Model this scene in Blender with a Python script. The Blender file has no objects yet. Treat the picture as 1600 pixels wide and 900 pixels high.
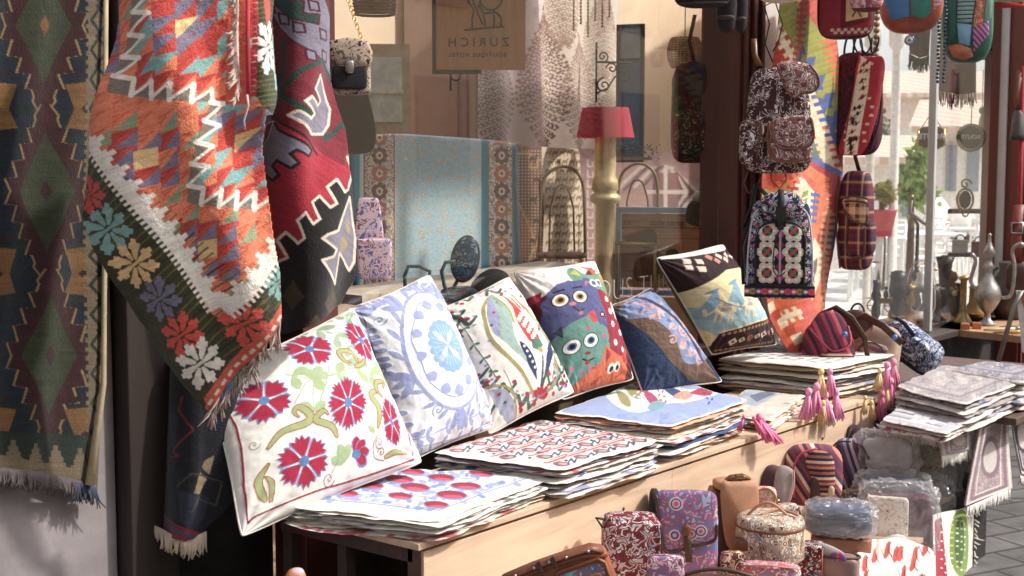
import bpy, math, random
import numpy as np
R_ = math.radians
scene = bpy.context.scene
COL = scene.collection
# ------------------------------------------------------------------ camera
EYE = (0.0, 0.0, 1.65)
HEAD = R_(38.8)          # heading of the view, measured from +X (the shop front runs along +X, the shop lies towards +Y)
FL = 2065.0              # focal length in units of 1/1600 of the picture width
PITCH = math.atan(183 / FL)
FW = (math.cos(HEAD), math.sin(HEAD)); RT = (math.sin(HEAD), -math.cos(HEAD))
cam_d = bpy.data.cameras.new('camera'); cam = bpy.data.objects.new('camera', cam_d); COL.objects.link(cam)
cam.location = EYE; cam.rotation_euler = (R_(90) - PITCH, 0, HEAD - R_(90))
cam_d.sensor_width = 36; cam_d.lens = FL / 1600 * 36; cam_d.clip_end = 500; cam_d.clip_start = .05
cam_d.dof.use_dof = True; cam_d.dof.focus_distance = 4.3; cam_d.dof.aperture_fstop = 6.3
scene.camera = cam
# ------------------------------------------------------------------ light
SUN = (.42, -.66, .80)
sn = math.sqrt(sum(q * q for q in SUN)); SUN = tuple(q / sn for q in SUN)
world = bpy.data.worlds.new('World'); scene.world = world; world.use_nodes = True
wn = world.node_tree; bg = wn.nodes['Background']
sky = wn.nodes.new('ShaderNodeTexSky'); sky.sky_type = 'NISHITA'; sky.sun_disc = False
sky.sun_elevation = math.asin(SUN[2]); sky.sun_rotation = math.atan2(SUN[0], SUN[1]); sky.dust_density = 3.0; sky.air_density = 1.0; sky.ozone_density = .6
hs = wn.nodes.new('ShaderNodeHueSaturation'); hs.inputs['Saturation'].default_value = .42; wn.links.new(sky.outputs[0], hs.inputs['Color']); wn.links.new(hs.outputs[0], bg.inputs[0]); bg.inputs[1].default_value = .15
sd = bpy.data.lights.new('sun', 'SUN'); sd.energy = 2.0; sd.angle = R_(2); sd.color = (1, .965, .91)
so = bpy.data.objects.new('sun', sd); COL.objects.link(so)
import mathutils
so.rotation_euler = mathutils.Vector(SUN).to_track_quat('Z', 'Y').to_euler(); so.location = (2, -4, 8)
vs = scene.view_settings; vs.view_transform = 'Standard'; vs.look = 'None'; vs.exposure = .95; vs.gamma = 1; vs.use_curve_mapping = False
scene.cycles.use_denoising = True; scene.cycles.max_bounces = 7; scene.cycles.transparent_max_bounces = 14
scene.cycles.sample_clamp_indirect = 6; scene.cycles.caustics_reflective = False; scene.cycles.caustics_refractive = False

# ------------------------------------------------------------------ helpers: places
def at(px, py, Y=None, Z=None, X=None, D=None):
    x = (px - 800) / FL; y = -(py - 450) / FL
    fw = math.cos(PITCH) + y * math.sin(PITCH); up = -math.sin(PITCH) + y * math.cos(PITCH)
    d = (FW[0] * fw + RT[0] * x, FW[1] * fw + RT[1] * x, up)
    t = Y / d[1] if Y is not None else (Z - 1.65) / d[2] if Z is not None else X / d[0] if X is not None else D / fw
    return (d[0] * t, d[1] * t, 1.65 + d[2] * t)
def dep(p): return p[0] * FW[0] + p[1] * FW[1]
def lin(h):
    if not isinstance(h, str): return tuple(h)
    h = h.lstrip('#'); r = []
    for i in (0, 2, 4):
        v = int(h[i:i + 2], 16) / 255; r.append(v / 12.92 if v <= .04045 else ((v + .055) / 1.055) ** 2.4)
    g = r[0] * .3 + r[1] * .59 + r[2] * .11
    return tuple(q * .9 + g * .1 + .006 for q in r)
def tag(o, label=None, cat=None, group=None, kind=None):
    for k, v in (('label', label), ('category', cat), ('group', group), ('kind', kind)):
        if v: o[k] = v
    return o
# ------------------------------------------------------------------ helpers: value noise in numpy
def vnoise(x, y, seed=0):
    x = np.asarray(x, float); y = np.asarray(y, float)
    xi = np.floor(x).astype(np.int64); yi = np.floor(y).astype(np.int64); fx = x - xi; fy = y - yi
    fx = fx * fx * (3 - 2 * fx); fy = fy * fy * (3 - 2 * fy)
    def h(a, b):
        n = (a * 374761393 + b * 668265263 + seed * 974634777) & 0xffffffff
        n = ((n ^ (n >> 13)) * 1274126177) & 0xffffffff
        return ((n ^ (n >> 16)) & 0xffff) / 65535.0
    return (h(xi, yi) * (1 - fx) + h(xi + 1, yi) * fx) * (1 - fy) + (h(xi, yi + 1) * (1 - fx) + h(xi + 1, yi + 1) * fx) * fy
def fbm(x, y, seed=0): return vnoise(x, y, seed) * .55 + vnoise(x * 2.1, y * 2.1, seed + 7) * .3 + vnoise(x * 4.3, y * 4.3, seed + 9) * .15
# ------------------------------------------------------------------ helpers: woven, printed and embroidered designs (own design units per cloth)
class Pic:
    def __init__(s, x0, y0, x1, y1, bg, res=1.0):
        s.x0, s.y0, s.s = x0, y0, res
        s.W = int((x1 - x0) * res); s.H = int((y1 - y0) * res)
        s.A = np.empty((s.H, s.W, 3)); s.A[:] = lin(bg)
        s.gx, s.gy = np.meshgrid(x0 + (np.arange(s.W) + .5) / res, y0 + (np.arange(s.H) + .5) / res)
    def box(s, a, b, c, d):
        i0 = max(0, int((b - s.y0) * s.s) - 1); i1 = min(s.H, int((d - s.y0) * s.s) + 2)
        j0 = max(0, int((a - s.x0) * s.s) - 1); j1 = min(s.W, int((c - s.x0) * s.s) + 2)
        return (slice(i0, max(i0, i1)), slice(j0, max(j0, j1)))
    def fill(s, b, m, c):
        a = s.A[b]
        if callable(c): a[m] = c(s.gx[b][m], s.gy[b][m])
        else: a[m] = lin(c)
    def inside(s, pts, b):
        X = s.gx[b]; Y = s.gy[b]; m = np.zeros(X.shape, bool); n = len(pts)
        for i in range(n):
            xa, ya = pts[i]; xb, yb = pts[(i + 1) % n]
            if ya == yb: continue
            m ^= ((ya > Y) != (yb > Y)) & (X < (xb - xa) * (Y - ya) / (yb - ya) + xa)
        return m
    def poly(s, pts, c):
        xs = [p[0] for p in pts]; ys = [p[1] for p in pts]; b = s.box(min(xs), min(ys), max(xs), max(ys))
        if s.A[b].size: s.fill(b, s.inside(pts, b), c)
    def line(s, pts, w, c, closed=False):
        pts = list(pts) + ([pts[0]] if closed else [])
        for (xa, ya), (xb, yb) in zip(pts[:-1], pts[1:]):
            b = s.box(min(xa, xb) - w, min(ya, yb) - w, max(xa, xb) + w, max(ya, yb) + w)
            if not s.A[b].size: continue
            X = s.gx[b] - xa; Y = s.gy[b] - ya; dx = xb - xa; dy = yb - ya; L = dx * dx + dy * dy + 1e-9
            t = np.clip((X * dx + Y * dy) / L, 0, 1); s.fill(b, (X - t * dx) ** 2 + (Y - t * dy) ** 2 < w * w / 4, c)
    def ell(s, cx, cy, rx, ry, c, rot=0):
        r = max(rx, ry); b = s.box(cx - r, cy - r, cx + r, cy + r)
        if not s.A[b].size: return
        X = s.gx[b] - cx; Y = s.gy[b] - cy; a = R_(rot); u = X * math.cos(a) + Y * math.sin(a); v = -X * math.sin(a) + Y * math.cos(a)
        s.fill(b, (u / rx) ** 2 + (v / ry) ** 2 < 1, c)
    def mul(s, f): s.A *= f[..., None] if f.ndim == 2 else f
    def abrash(s, ax=0, amt=.35, fine=1.5, ang=0, seed=1):      # woven streaks along the weft
        a = R_(ang); u = s.gx * math.cos(a) + s.gy * math.sin(a); v = -s.gx * math.sin(a) + s.gy * math.cos(a)
        n = vnoise(u / 22, v / fine, seed) * .6 + vnoise(u / 60, v / (fine * 3), seed + 3) * .4
        s.mul(1 + amt * (n - .5) * 2)
    def sample(s, X, Y):
        x = np.clip((X - s.x0) * s.s - .5, 0, s.W - 1.001); y = np.clip((Y - s.y0) * s.s - .5, 0, s.H - 1.001)
        i = y.astype(int); j = x.astype(int); fy = (y - i)[..., None]; fx = (x - j)[..., None]; A = s.A
        return (A[i, j] * (1 - fx) + A[i, j + 1] * fx) * (1 - fy) + (A[i + 1, j] * (1 - fx) + A[i + 1, j + 1] * fx) * fy
def cr(pts, n=6, closed=False):
    P = [np.array(p, float) for p in pts]
    Q = ([P[-1]] + P + [P[0], P[1]]) if closed else ([P[0]] + P + [P[-1]])
    out = []
    for i in range(1, len(Q) - 2):
        a, b, c, d = Q[i - 1], Q[i], Q[i + 1], Q[i + 2]
        for k in range(n):
            t = k / n; out.append(tuple(.5 * (2 * b + (c - a) * t + (2 * a - 5 * b + 4 * c - d) * t * t + (3 * b - a - 3 * c + d) * t ** 3)))
    if not closed: out.append(tuple(P[-1]))
    return out
def drop(p, x0, y0, x1, y1, w, c):                              # leaf from its base to its tip
    dx, dy = x1 - x0, y1 - y0; L = math.hypot(dx, dy) or 1; nx, ny = -dy / L, dx / L; pts = []
    prof = [(0, .1), (.2, .55), (.45, .95), (.65, 1), (.85, .65), (1, 0)]
    for t, k in prof: pts.append((x0 + dx * t + nx * w * k / 2, y0 + dy * t + ny * w * k / 2))
    for t, k in prof[::-1]: pts.append((x0 + dx * t - nx * w * k / 2, y0 + dy * t - ny * w * k / 2))
    p.poly(pts, c)
def vine(p, pts, n, size, c, lw=1.6, w=.5, side=0, ang=50):
    q = cr(pts, 10); p.line(q, lw, c); m = len(q)
    for i in range(n):
        k = int((i + .5) / n * (m - 2)); (xa, ya), (xb, yb) = q[k], q[k + 1]; a = math.atan2(yb - ya, xb - xa)
        for sg in ((-1, 1) if side == 0 else (side,)):
            b = a + sg * R_(ang); drop(p, xa, ya, xa + size * math.cos(b), ya + size * math.sin(b), size * w, c)
def spiral(p, x, y, r, turns, c, lw=1.5, a0=0, sg=1):
    p.line([(x + r * (1 - t / 24) * math.cos(a0 + sg * t / 24 * turns * 6.28), y + r * (1 - t / 24) * math.sin(a0 + sg * t / 24 * turns * 6.28)) for t in range(25)], lw, c)
def carnation(p, cx, cy, r, c, rim, eye, n=6, sx=1, sy=1, rot=0, sh=0, re=.2):
    def T(a, q):
        x = q * math.cos(a) * sx; y = q * math.sin(a) * sy; b = R_(sh)
        return (cx + x * math.cos(b) - y * math.sin(b), cy + x * math.sin(b) + y * math.cos(b))
    for ex, cc in ((1.055, rim), (1.0, c)):
        for i in range(n):
            a = R_(rot) + i * 2 * math.pi / n; h = math.pi / n * (.86 if cc == c else 1.0)
            pts = [T(a, r * .1)]
            for t, k in ((-1, .5), (-.96, .84), (-.72, .95), (-.45, .82), (-.18, 1.03), (.0, .88), (.22, 1.04), (.45, .83), (.74, .95), (.96, .84), (1, .5)):
                pts.append(T(a + t * h * (1.02 if k > .8 else .95), r * k * (ex if k > .6 else 1)))
            p.poly(pts, cc)
    p.ell(cx, cy, r * re * sx, r * re * sy * 1.05, eye, sh)
def arab(p, cols, sc=26, k=7, seed=3, mask=None, th=.5):         # curling all-over ornament
    n = fbm(p.gx / sc, p.gy / sc, seed) * k; f = n - np.floor(n); c = [lin(q) for q in cols]; A = p.A
    m0 = np.ones(f.shape, bool) if mask is None else mask
    idx = np.floor(vnoise(p.gx / sc * 1.3, p.gy / sc * 1.3, seed + 5) * (len(c)) * .999).astype(int)
    m = (f < th) & m0
    for i, q in enumerate(c): A[m & (idx == i)] = q
# ------------------------------------------------------------------ helpers: materials
MATS = {}
def newmat(name):
    m = bpy.data.materials.new(name); m.use_nodes = True; nt = m.node_tree; b = nt.nodes['Principled BSDF']; return m, nt, b
def N(nt, t, **kw):
    n = nt.nodes.new(t)
    for k, v in kw.items():
        if k.startswith('i_'):
            n.inputs[k[2:].replace('_', ' ')].default_value = v
        else: setattr(n, k, v)
    return n
def rgba(c): return (*lin(c), 1)
def bump(nt, b, src, strength, dist=.002):
    n = N(nt, 'ShaderNodeBump'); n.inputs['Strength'].default_value = strength; n.inputs['Distance'].default_value = dist
    nt.links.new(src, n.inputs['Height']); nt.links.new(n.outputs[0], b.inputs['Normal']); return n
def mixc(nt, fac, a, b_, mode='MIX'):
    n = N(nt, 'ShaderNodeMix', data_type='RGBA', blend_type=mode)
    for k, v in ((0, fac), (6, a), (7, b_)):
        if isinstance(v, bpy.types.NodeSocket): nt.links.new(v, n.inputs[k])
        else: n.inputs[k].default_value = v if k == 0 else (v if len(v) == 4 else rgba(v))
    return n.outputs[2]
def ramp(nt, src, stops, interp='CONSTANT'):
    n = N(nt, 'ShaderNodeValToRGB'); e = n.color_ramp; e.interpolation = interp
    while len(e.elements) < len(stops): e.elements.new(.5)
    for el, (p, c) in zip(e.elements, stops): el.position = p; el.color = rgba(c)
    nt.links.new(src, n.inputs[0]); return n.outputs[0]
def objco(nt, scale=1.0, rot=None):
    t = N(nt, 'ShaderNodeTexCoord')
    m = N(nt, 'ShaderNodeMapping'); m.inputs['Scale'].default_value = (scale,) * 3 if not isinstance(scale, tuple) else scale
    if rot: m.inputs['Rotation'].default_value = rot
    nt.links.new(t.outputs['Object'], m.inputs[0]); return m.outputs[0]
def noise(nt, vec, scale, detail=3, dist=0, rough=.5):
    n = N(nt, 'ShaderNodeTexNoise'); n.inputs['Scale'].default_value = scale; n.inputs['Detail'].default_value = detail
    n.inputs['Distortion'].default_value = dist; n.inputs['Roughness'].default_value = rough; nt.links.new(vec, n.inputs['Vector']); return n.outputs[0]
def math_(nt, op, a, b_=0.0):
    n = N(nt, 'ShaderNodeMath', operation=op)
    for i, v in enumerate((a, b_)):
        if isinstance(v, bpy.types.NodeSocket): nt.links.new(v, n.inputs[i])
        else: n.inputs[i].default_value = v
    return n.outputs[0]
def cloth_mat(name, thread=420, bst=.5, rough=.92, sheen=.15, vary=.2, aniso=(1, 1, 1), bd=.0015):
    m, nt, b = newmat(name); a = N(nt, 'ShaderNodeAttribute', attribute_name='Col'); v = objco(nt, aniso)
    n1 = noise(nt, v, thread, 3); n2 = noise(nt, v, thread / 9, 4)
    k = ramp(nt, math_(nt, 'ADD', math_(nt, 'MULTIPLY', n1, .55), math_(nt, 'MULTIPLY', n2, .45)), [(.25, (1 - vary,) * 3), (.75, (1 + vary * .4,) * 3)], 'LINEAR')
    nt.links.new(mixc(nt, 1.0, a.outputs[0], k, 'MULTIPLY'), b.inputs['Base Color'])
    b.inputs['Roughness'].default_value = rough; b.inputs['Sheen Weight'].default_value = sheen; b.inputs['Specular IOR Level'].default_value = .25
    bump(nt, b, math_(nt, 'ADD', n1, math_(nt, 'MULTIPLY', n2, 1.5)), bst, bd); return m
def pm(hexc, rough=.7, metal=0, vary=.25, scale=18, bst=.25, spec=.5, bscale=None, hex2=None, coat=0):
    key = (hexc, rough, metal, vary, scale, bst, spec, bscale, hex2, coat)
    if key in MATS: return MATS[key]
    m, nt, b = newmat('surface'); v = objco(nt); n1 = noise(nt, v, scale, 6, .4, .6); c = lin(hexc)
    c1 = tuple(q * (1 - vary) for q in c); c2 = lin(hex2) if hex2 else tuple(min(1, q * (1 + vary * .6)) for q in c)
    nt.links.new(ramp(nt, n1, [(.3, c1), (.7, c2)], 'LINEAR'), b.inputs['Base Color'])
    nt.links.new(ramp(nt, noise(nt, v, scale * 2.3, 4), [(.3, (rough * .8,) * 3), (.7, (min(1, rough * 1.15),) * 3)], 'LINEAR'), b.inputs['Roughness'])
    b.inputs['Metallic'].default_value = metal; b.inputs['Specular IOR Level'].default_value = spec; b.inputs['Coat Weight'].default_value = coat
    bump(nt, b, noise(nt, v, bscale or scale * 9, 5), bst, .002); MATS[key] = m; return m
def wood(hexc, axis=0, rough=.6, s=9, contrast=.3):
    key = ('wood', hexc, axis, rough, s, contrast)
    if key in MATS: return MATS[key]
    m, nt, b = newmat('wood_grain'); sc = [s * 3] * 3; sc[axis] = s * .25; v = objco(nt, tuple(sc)); n1 = noise(nt, v, 1.0, 7, 1.2, .65); c = lin(hexc)
    n2 = noise(nt, objco(nt), 2.2, 3); f = math_(nt, 'ADD', math_(nt, 'MULTIPLY', n1, .7), math_(nt, 'MULTIPLY', n2, .3))
    nt.links.new(ramp(nt, f, [(.3, tuple(q * (1 - contrast) for q in c)), (.55, c), (.75, tuple(min(1, q * (1 + contrast * .35)) for q in c))], 'LINEAR'), b.inputs['Base Color'])
    b.inputs['Roughness'].default_value = rough; bump(nt, b, n1, .2, .002); MATS[key] = m; return m
def ornament(cols, scale=30, k=7, bgc='#2a1418', seed=0, rose=None, rough=.85, th=.42, bst=.4):    # paisley-like curls, bands of a warped noise
    key = ('orn', tuple(cols), scale, k, bgc, seed, str(rose), th)
    if key in MATS: return MATS[key]
    m, nt, b = newmat('ornament_cloth'); t = N(nt, 'ShaderNodeTexCoord'); mp = N(nt, 'ShaderNodeMapping'); mp.inputs['Location'].default_value = (seed * 1.7, seed * 3.1, seed)
    nt.links.new(t.outputs['Object'], mp.inputs[0]); v = mp.outputs[0]
    f = math_(nt, 'FRACT', math_(nt, 'MULTIPLY', noise(nt, v, scale, 1.2, .9), k))
    sel = noise(nt, v, scale * 1.4, 1)
    st = [(0, cols[0])] + [(.36 + .3 * (i + 1) / len(cols), c) for i, c in enumerate(cols[1:])]
    colr = ramp(nt, sel, st); line_ = ramp(nt, f, [(0, (1, 1, 1)), (th, (0, 0, 0))])
    out = mixc(nt, line_, rgba(bgc), colr)
    if rose:
        vo = N(nt, 'ShaderNodeTexVoronoi'); vo.inputs['Scale'].default_value = scale * rose[0]; nt.links.new(v, vo.inputs['Vector'])
        d = vo.outputs['Distance']; rc = ramp(nt, d, [(0, rose[1]), (.12, rose[2]), (.2, rose[3]), (.27, rose[4] if len(rose) > 4 else rose[2])]); mk = ramp(nt, d, [(0, (1, 1, 1)), (.34, (0, 0, 0))])
        out = mixc(nt, mk, out, rc)
    nt.links.new(out, b.inputs['Base Color']); b.inputs['Roughness'].default_value = rough; b.inputs['Specular IOR Level'].default_value = .3
    bump(nt, b, math_(nt, 'ADD', line_, noise(nt, v, 500, 2)), bst, .0015); MATS[key] = m; return m
def stripes(cols, axis=0, period=.1, plaid=None, wob=.02, rough=.9, angle=0):
    key = ('str', tuple(cols), axis, period, str(plaid), angle)
    if key in MATS: return MATS[key]
    m, nt, b = newmat('striped_weave'); v = objco(nt, 1.0, (0, R_(angle), 0)); sp = N(nt, 'ShaderNodeSeparateXYZ'); nt.links.new(v, sp.inputs[0])
    def st(ax, cs):
        f = math_(nt, 'FRACT', math_(nt, 'ADD', math_(nt, 'DIVIDE', sp.outputs[ax], period), math_(nt, 'MULTIPLY', noise(nt, v, 8, 1), wob * 4)))
        return ramp(nt, f, [(i / len(cs), c) for i, c in enumerate(cs)])
    out = st(axis, cols)
    if plaid: out = mixc(nt, .5, out, st(2 if axis != 2 else 0, plaid))
    n1 = noise(nt, v, 260, 3); out = mixc(nt, .5, out, ramp(nt, n1, [(.3, (.55,) * 3), (.7, (1.2,) * 3)], 'LINEAR'), 'MULTIPLY')
    nt.links.new(out, b.inputs['Base Color']); b.inputs['Roughness'].default_value = rough; bump(nt, b, n1, .5, .0015); MATS[key] = m; return m
def glass_mat(name, tint=(1, 1, 1), mult=1.0, rough=0.0, base=.0):
    m, nt, b = newmat(name); nt.nodes.remove(b); tr = N(nt, 'ShaderNodeBsdfTransparent'); tr.inputs[0].default_value = (*tint, 1)
    gl = N(nt, 'ShaderNodeBsdfGlossy'); gl.inputs['Roughness'].default_value = rough
    ge = N(nt, 'ShaderNodeNewGeometry'); dt = N(nt, 'ShaderNodeVectorMath', operation='DOT_PRODUCT'); nt.links.new(ge.outputs['Normal'], dt.inputs[0]); nt.links.new(ge.outputs['Incoming'], dt.inputs[1])
    sch = math_(nt, 'ADD', math_(nt, 'MULTIPLY', math_(nt, 'POWER', math_(nt, 'SUBTRACT', 1.0, math_(nt, 'ABSOLUTE', dt.outputs['Value'])), 5.0), .96), .04)
    f = math_(nt, 'ADD', math_(nt, 'MULTIPLY', sch, mult), base); mx = N(nt, 'ShaderNodeMixShader')
    nt.links.new(f, mx.inputs[0]); nt.links.new(tr.outputs[0], mx.inputs[1]); nt.links.new(gl.outputs[0], mx.inputs[2])
    nt.links.new(mx.outputs[0], nt.nodes['Material Output'].inputs[0]); return m
KILIM = cloth_mat('kilim_wool', 260, .8, .95, .2, .35, (1, 1, 1), .003)
COTTON = cloth_mat('cotton_cloth', 500, .22, .9, .1, .12)
ORDS = 'first second third fourth fifth sixth seventh eighth ninth tenth eleventh twelfth thirteenth fourteenth fifteenth sixteenth'.split()
PILE = cloth_mat('carpet_pile', 700, .6, .97, .3, .25, (1, 1, 1), .002)
# ------------------------------------------------------------------ helpers: meshes
def mesh(name, V, F, mat, col=None, smooth=True):
    V = np.asarray(V, float); me = bpy.data.meshes.new(name)
    if isinstance(F, np.ndarray):
        me.vertices.add(len(V)); me.vertices.foreach_set('co', V.ravel().astype(np.float32)); k = F.shape[1]
        me.loops.add(F.size); me.loops.foreach_set('vertex_index', F.ravel().astype(np.int32)); me.polygons.add(len(F))
        me.polygons.foreach_set('loop_start', np.arange(0, F.size, k, dtype=np.int32)); me.polygons.foreach_set('loop_total', np.full(len(F), k, np.int32))
        me.update(calc_edges=True)
    else: me.from_pydata([tuple(v) for v in V], [], [tuple(f) for f in F]); me.update()
    if smooth: me.polygons.foreach_set('use_smooth', np.ones(len(me.polygons), bool))
    if col is not None:
        at_ = me.color_attributes.new('Col', 'FLOAT_COLOR', 'POINT'); c4 = np.ones((len(V), 4), np.float32); c4[:, :3] = np.asarray(col).reshape(-1, 3)
        at_.data.foreach_set('color', c4.ravel())
    me.materials.append(mat); me.validate(); return me
def place(name, V, F, mat, parent=None, col=None, smooth=True, solid=0):
    V = np.asarray(V, float)
    if parent is None: org = np.array([V[:, 0].mean(), V[:, 1].mean(), V[:, 2].min()])
    else: org = np.array(parent.location); 
    if parent is not None and parent.parent is not None: org = org + np.array(parent.parent.location)
    o = bpy.data.objects.new(name, mesh(name, V - org, F, mat, col, smooth)); COL.objects.link(o)
    if parent is None: o.location = org
    else: o.parent = parent
    if solid: md = o.modifiers.new('thickness', 'SOLIDIFY'); md.thickness = solid; md.offset = -1 if solid > 0 else 1
    return o
def empty(name, loc, rz=0):
    o = bpy.data.objects.new(name, None); COL.objects.link(o); o.location = loc; o.rotation_euler = (0, 0, rz); o.empty_display_size = .05; return o
def gridF(nv, nu, mask=None):
    i = np.arange(nv * nu).reshape(nv, nu); F = np.stack([i[:-1, :-1], i[1:, :-1], i[1:, 1:], i[:-1, 1:]], -1)
    if mask is not None: F = F[mask[:-1, :-1] & mask[1:, :-1] & mask[1:, 1:] & mask[:-1, 1:]]
    return F.reshape(-1, 4)
def compact(V, F, C):
    u, inv = np.unique(F.ravel(), return_inverse=True); return V[u], inv.reshape(F.shape), (C[u] if C is not None else None)
def interp(C, n):
    C = np.asarray(C, float); m = len(C); t = np.linspace(0, m - 1, n); i = np.minimum(t.astype(int), m - 2); f = (t - i).reshape((-1,) + (1,) * (C.ndim - 1))
    if m == 2: return C[i] * (1 - f) + C[i + 1] * f
    a = C[np.maximum(i - 1, 0)]; b = C[i]; c = C[i + 1]; d = C[np.minimum(i + 2, m - 1)]
    return .5 * (2 * b + (c - a) * f + (2 * a - 5 * b + 4 * c - d) * f ** 2 + (3 * b - a - 3 * c + d) * f ** 3)
def surf(ctrl, nv, nu):           # ctrl rows of (x, y, depth): a smooth surface through real points, with the cloth's design units
    G = np.array(ctrl, float); G = interp(G, nv); G = interp(G.transpose(1, 0, 2), nu).transpose(1, 0, 2); return world_of(G), G[..., :2]
def world_of(G):
    x = (G[..., 0] - 800) / FL; y = -(G[..., 1] - 450) / FL; fw = math.cos(PITCH) + y * math.sin(PITCH); up = -math.sin(PITCH) + y * math.cos(PITCH)
    t = G[..., 2] / fw; return np.stack([(FW[0] * fw + RT[0] * x) * t, (FW[1] * fw + RT[1] * x) * t, 1.65 + up * t], -1)
def normals(P):
    n = np.cross(np.gradient(P, axis=1), np.gradient(P, axis=0)); return n / (np.linalg.norm(n, axis=-1, keepdims=True) + 1e-12)
def drape(name, ctrl, pic, mat, nv=200, nu=200, fold=None, cut=None, parent=None, thick=.005):
    P, U = surf(ctrl, nv, nu)
    if fold is not None: P = P + normals(P) * fold(U[..., 0], U[..., 1])[..., None]
    col = pic.sample(U[..., 0], U[..., 1]); mask = None
    if cut is not None: mask = polymask(cut, U[..., 0], U[..., 1])
    V, F, C = compact(P.reshape(-1, 3), gridF(nv, nu, mask), col.reshape(-1, 3)); return place(name, V, F, mat, parent, C, True, thick)
def polymask(pts, X, Y):
    m = np.zeros(X.shape, bool); n = len(pts)
    for i in range(n):
        xa, ya = pts[i]; xb, yb = pts[(i + 1) % n]
        if ya != yb: m ^= ((ya > Y) != (yb > Y)) & (X < (xb - xa) * (Y - ya) / (yb - ya) + xa)
    return m
class MB:
    def __init__(s): s.V = []; s.F = []; s.n = 0; s.quads = []
    def add(s, V, F): s.V.append(np.asarray(V, float)); s.F += [tuple(int(q) + s.n for q in f) for f in F]; s.n += len(V)
    def box(s, x0, y0, z0, x1, y1, z1, bev=0):
        V = [(x, y, z) for x in (x0, x1) for y in (y0, y1) for z in (z0, z1)]
        s.add(V, [(0, 1, 3, 2), (4, 6, 7, 5), (0, 4, 5, 1), (2, 3, 7, 6), (0, 2, 6, 4), (1, 5, 7, 3)]); return s
    def tube(s, pts, r, n=8, closed=False):
        P = [np.array(p, float) for p in pts]; m = len(P); V = []; up = np.array([0, 0, 1.0]); rr = r if hasattr(r, '__len__') else [r] * m
        prev = None
        for i, p in enumerate(P):
            d = (P[(i + 1) % m] - P[i - 1]) if closed else P[min(i + 1, m - 1)] - P[max(i - 1, 0)]; d = d / (np.linalg.norm(d) + 1e-12)
            if prev is None: a = np.cross(d, up); a = a if np.linalg.norm(a) > .05 else np.cross(d, np.array([1.0, 0, 0]))
            else: a = prev - d * prev.dot(d)
            a /= np.linalg.norm(a) + 1e-12; prev = a; b = np.cross(d, a)
            for k in range(n): t = 2 * math.pi * k / n; V.append(p + rr[i] * (math.cos(t) * a + math.sin(t) * b))
        F = []; q = m if closed else m - 1
        for i in range(q):
            for k in range(n): F.append((i * n + k, i * n + (k + 1) % n, ((i + 1) % m) * n + (k + 1) % n, ((i + 1) % m) * n + k))
        if not closed: F += [tuple(range(n))[::-1], tuple((m - 1) * n + k for k in range(n))]
        s.add(V, F); return s
    def strap(s, pts, w, t, side=(0, 1, 0)):       # flat ribbon: w across 'side', t thick
        P = [np.array(p, float) for p in pts]; m = len(P); V = []; sd = np.array(side, float)
        for i, p in enumerate(P):
            d = P[min(i + 1, m - 1)] - P[max(i - 1, 0)]; d /= np.linalg.norm(d) + 1e-12; nn = np.cross(d, sd); nn /= np.linalg.norm(nn) + 1e-12; sq = sd
            for a, b in ((-1, -1), (1, -1), (1, 1), (-1, 1)): V.append(p + sq * a * w / 2 + nn * b * t / 2)
        F = [(i * 4 + k, i * 4 + (k + 1) % 4, i * 4 + 4 + (k + 1) % 4, i * 4 + 4 + k) for i in range(m - 1) for k in range(4)] + [(3, 2, 1, 0), tuple((m - 1) * 4 + k for k in range(4))]
        s.add(V, F); return s
    def se(s, c, a, e1=.4, e2=.4, n=36, taper=0, sag=0, wr=0, seed=0):   # rounded box, rounded pillow or ball
        u = np.linspace(-math.pi, math.pi, n, endpoint=False); v = np.linspace(-math.pi / 2, math.pi / 2, n // 2 + 1); U, Vv = np.meshgrid(u, v)
        sp = lambda x, e: np.sign(x) * np.abs(x) ** e
        X = sp(np.cos(Vv), e1) * sp(np.cos(U), e2); Y = sp(np.cos(Vv), e1) * sp(np.sin(U), e2); Z = sp(np.sin(Vv), e1)
        k = 1 - taper * (Z + 1) / 2; X = X * k; Y = Y * k; Z = Z - sag * (X ** 2) * (Z > 0) * Z
        if wr: w = 1 + wr * (fbm(X * 3 + 9 + seed, Z * 3 + Y * 2, seed) - .5); X *= w; Y *= w
        P = np.stack([c[0] + a[0] * X, c[1] + a[1] * Y, c[2] + a[2] * Z], -1).reshape(-1, 3); m = n // 2 + 1
        F = [(i * n + j, i * n + (j + 1) % n, (i + 1) * n + (j + 1) % n, (i + 1) * n + j) for i in range(m - 1) for j in range(n)]
        s.add(P, F); return s
    def lathe(s, prof, c=(0, 0, 0), n=28):
        V = [(c[0] + r * math.cos(2 * math.pi * k / n), c[1] + r * math.sin(2 * math.pi * k / n), c[2] + z) for r, z in prof for k in range(n)]
        s.add(V, [(i * n + k, i * n + (k + 1) % n, (i + 1) * n + (k + 1) % n, (i + 1) * n + k) for i in range(len(prof) - 1) for k in range(n)]); return s
    def plate(s, pts, y0, y1):                     # outline in x-z, thick along y
        n = len(pts); s.add([(p[0], y0, p[1]) for p in pts] + [(p[0], y1, p[1]) for p in pts], [tuple(range(n)), tuple(range(2 * n - 1, n - 1, -1))] + [(i, n + i, n + (i + 1) % n, (i + 1) % n) for i in range(n)]); return s
    def arr(s): return np.concatenate(s.V)
    def world(s, name, mat, parent=None, smooth=True): return place(name, s.arr(), s.F, mat, parent, None, smooth)
def bevel(o, w=.004, seg=2):
    m = o.modifiers.new('bevel', 'BEVEL'); m.width = w; m.segments = seg; m.limit_method = 'ANGLE'; return o
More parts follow.
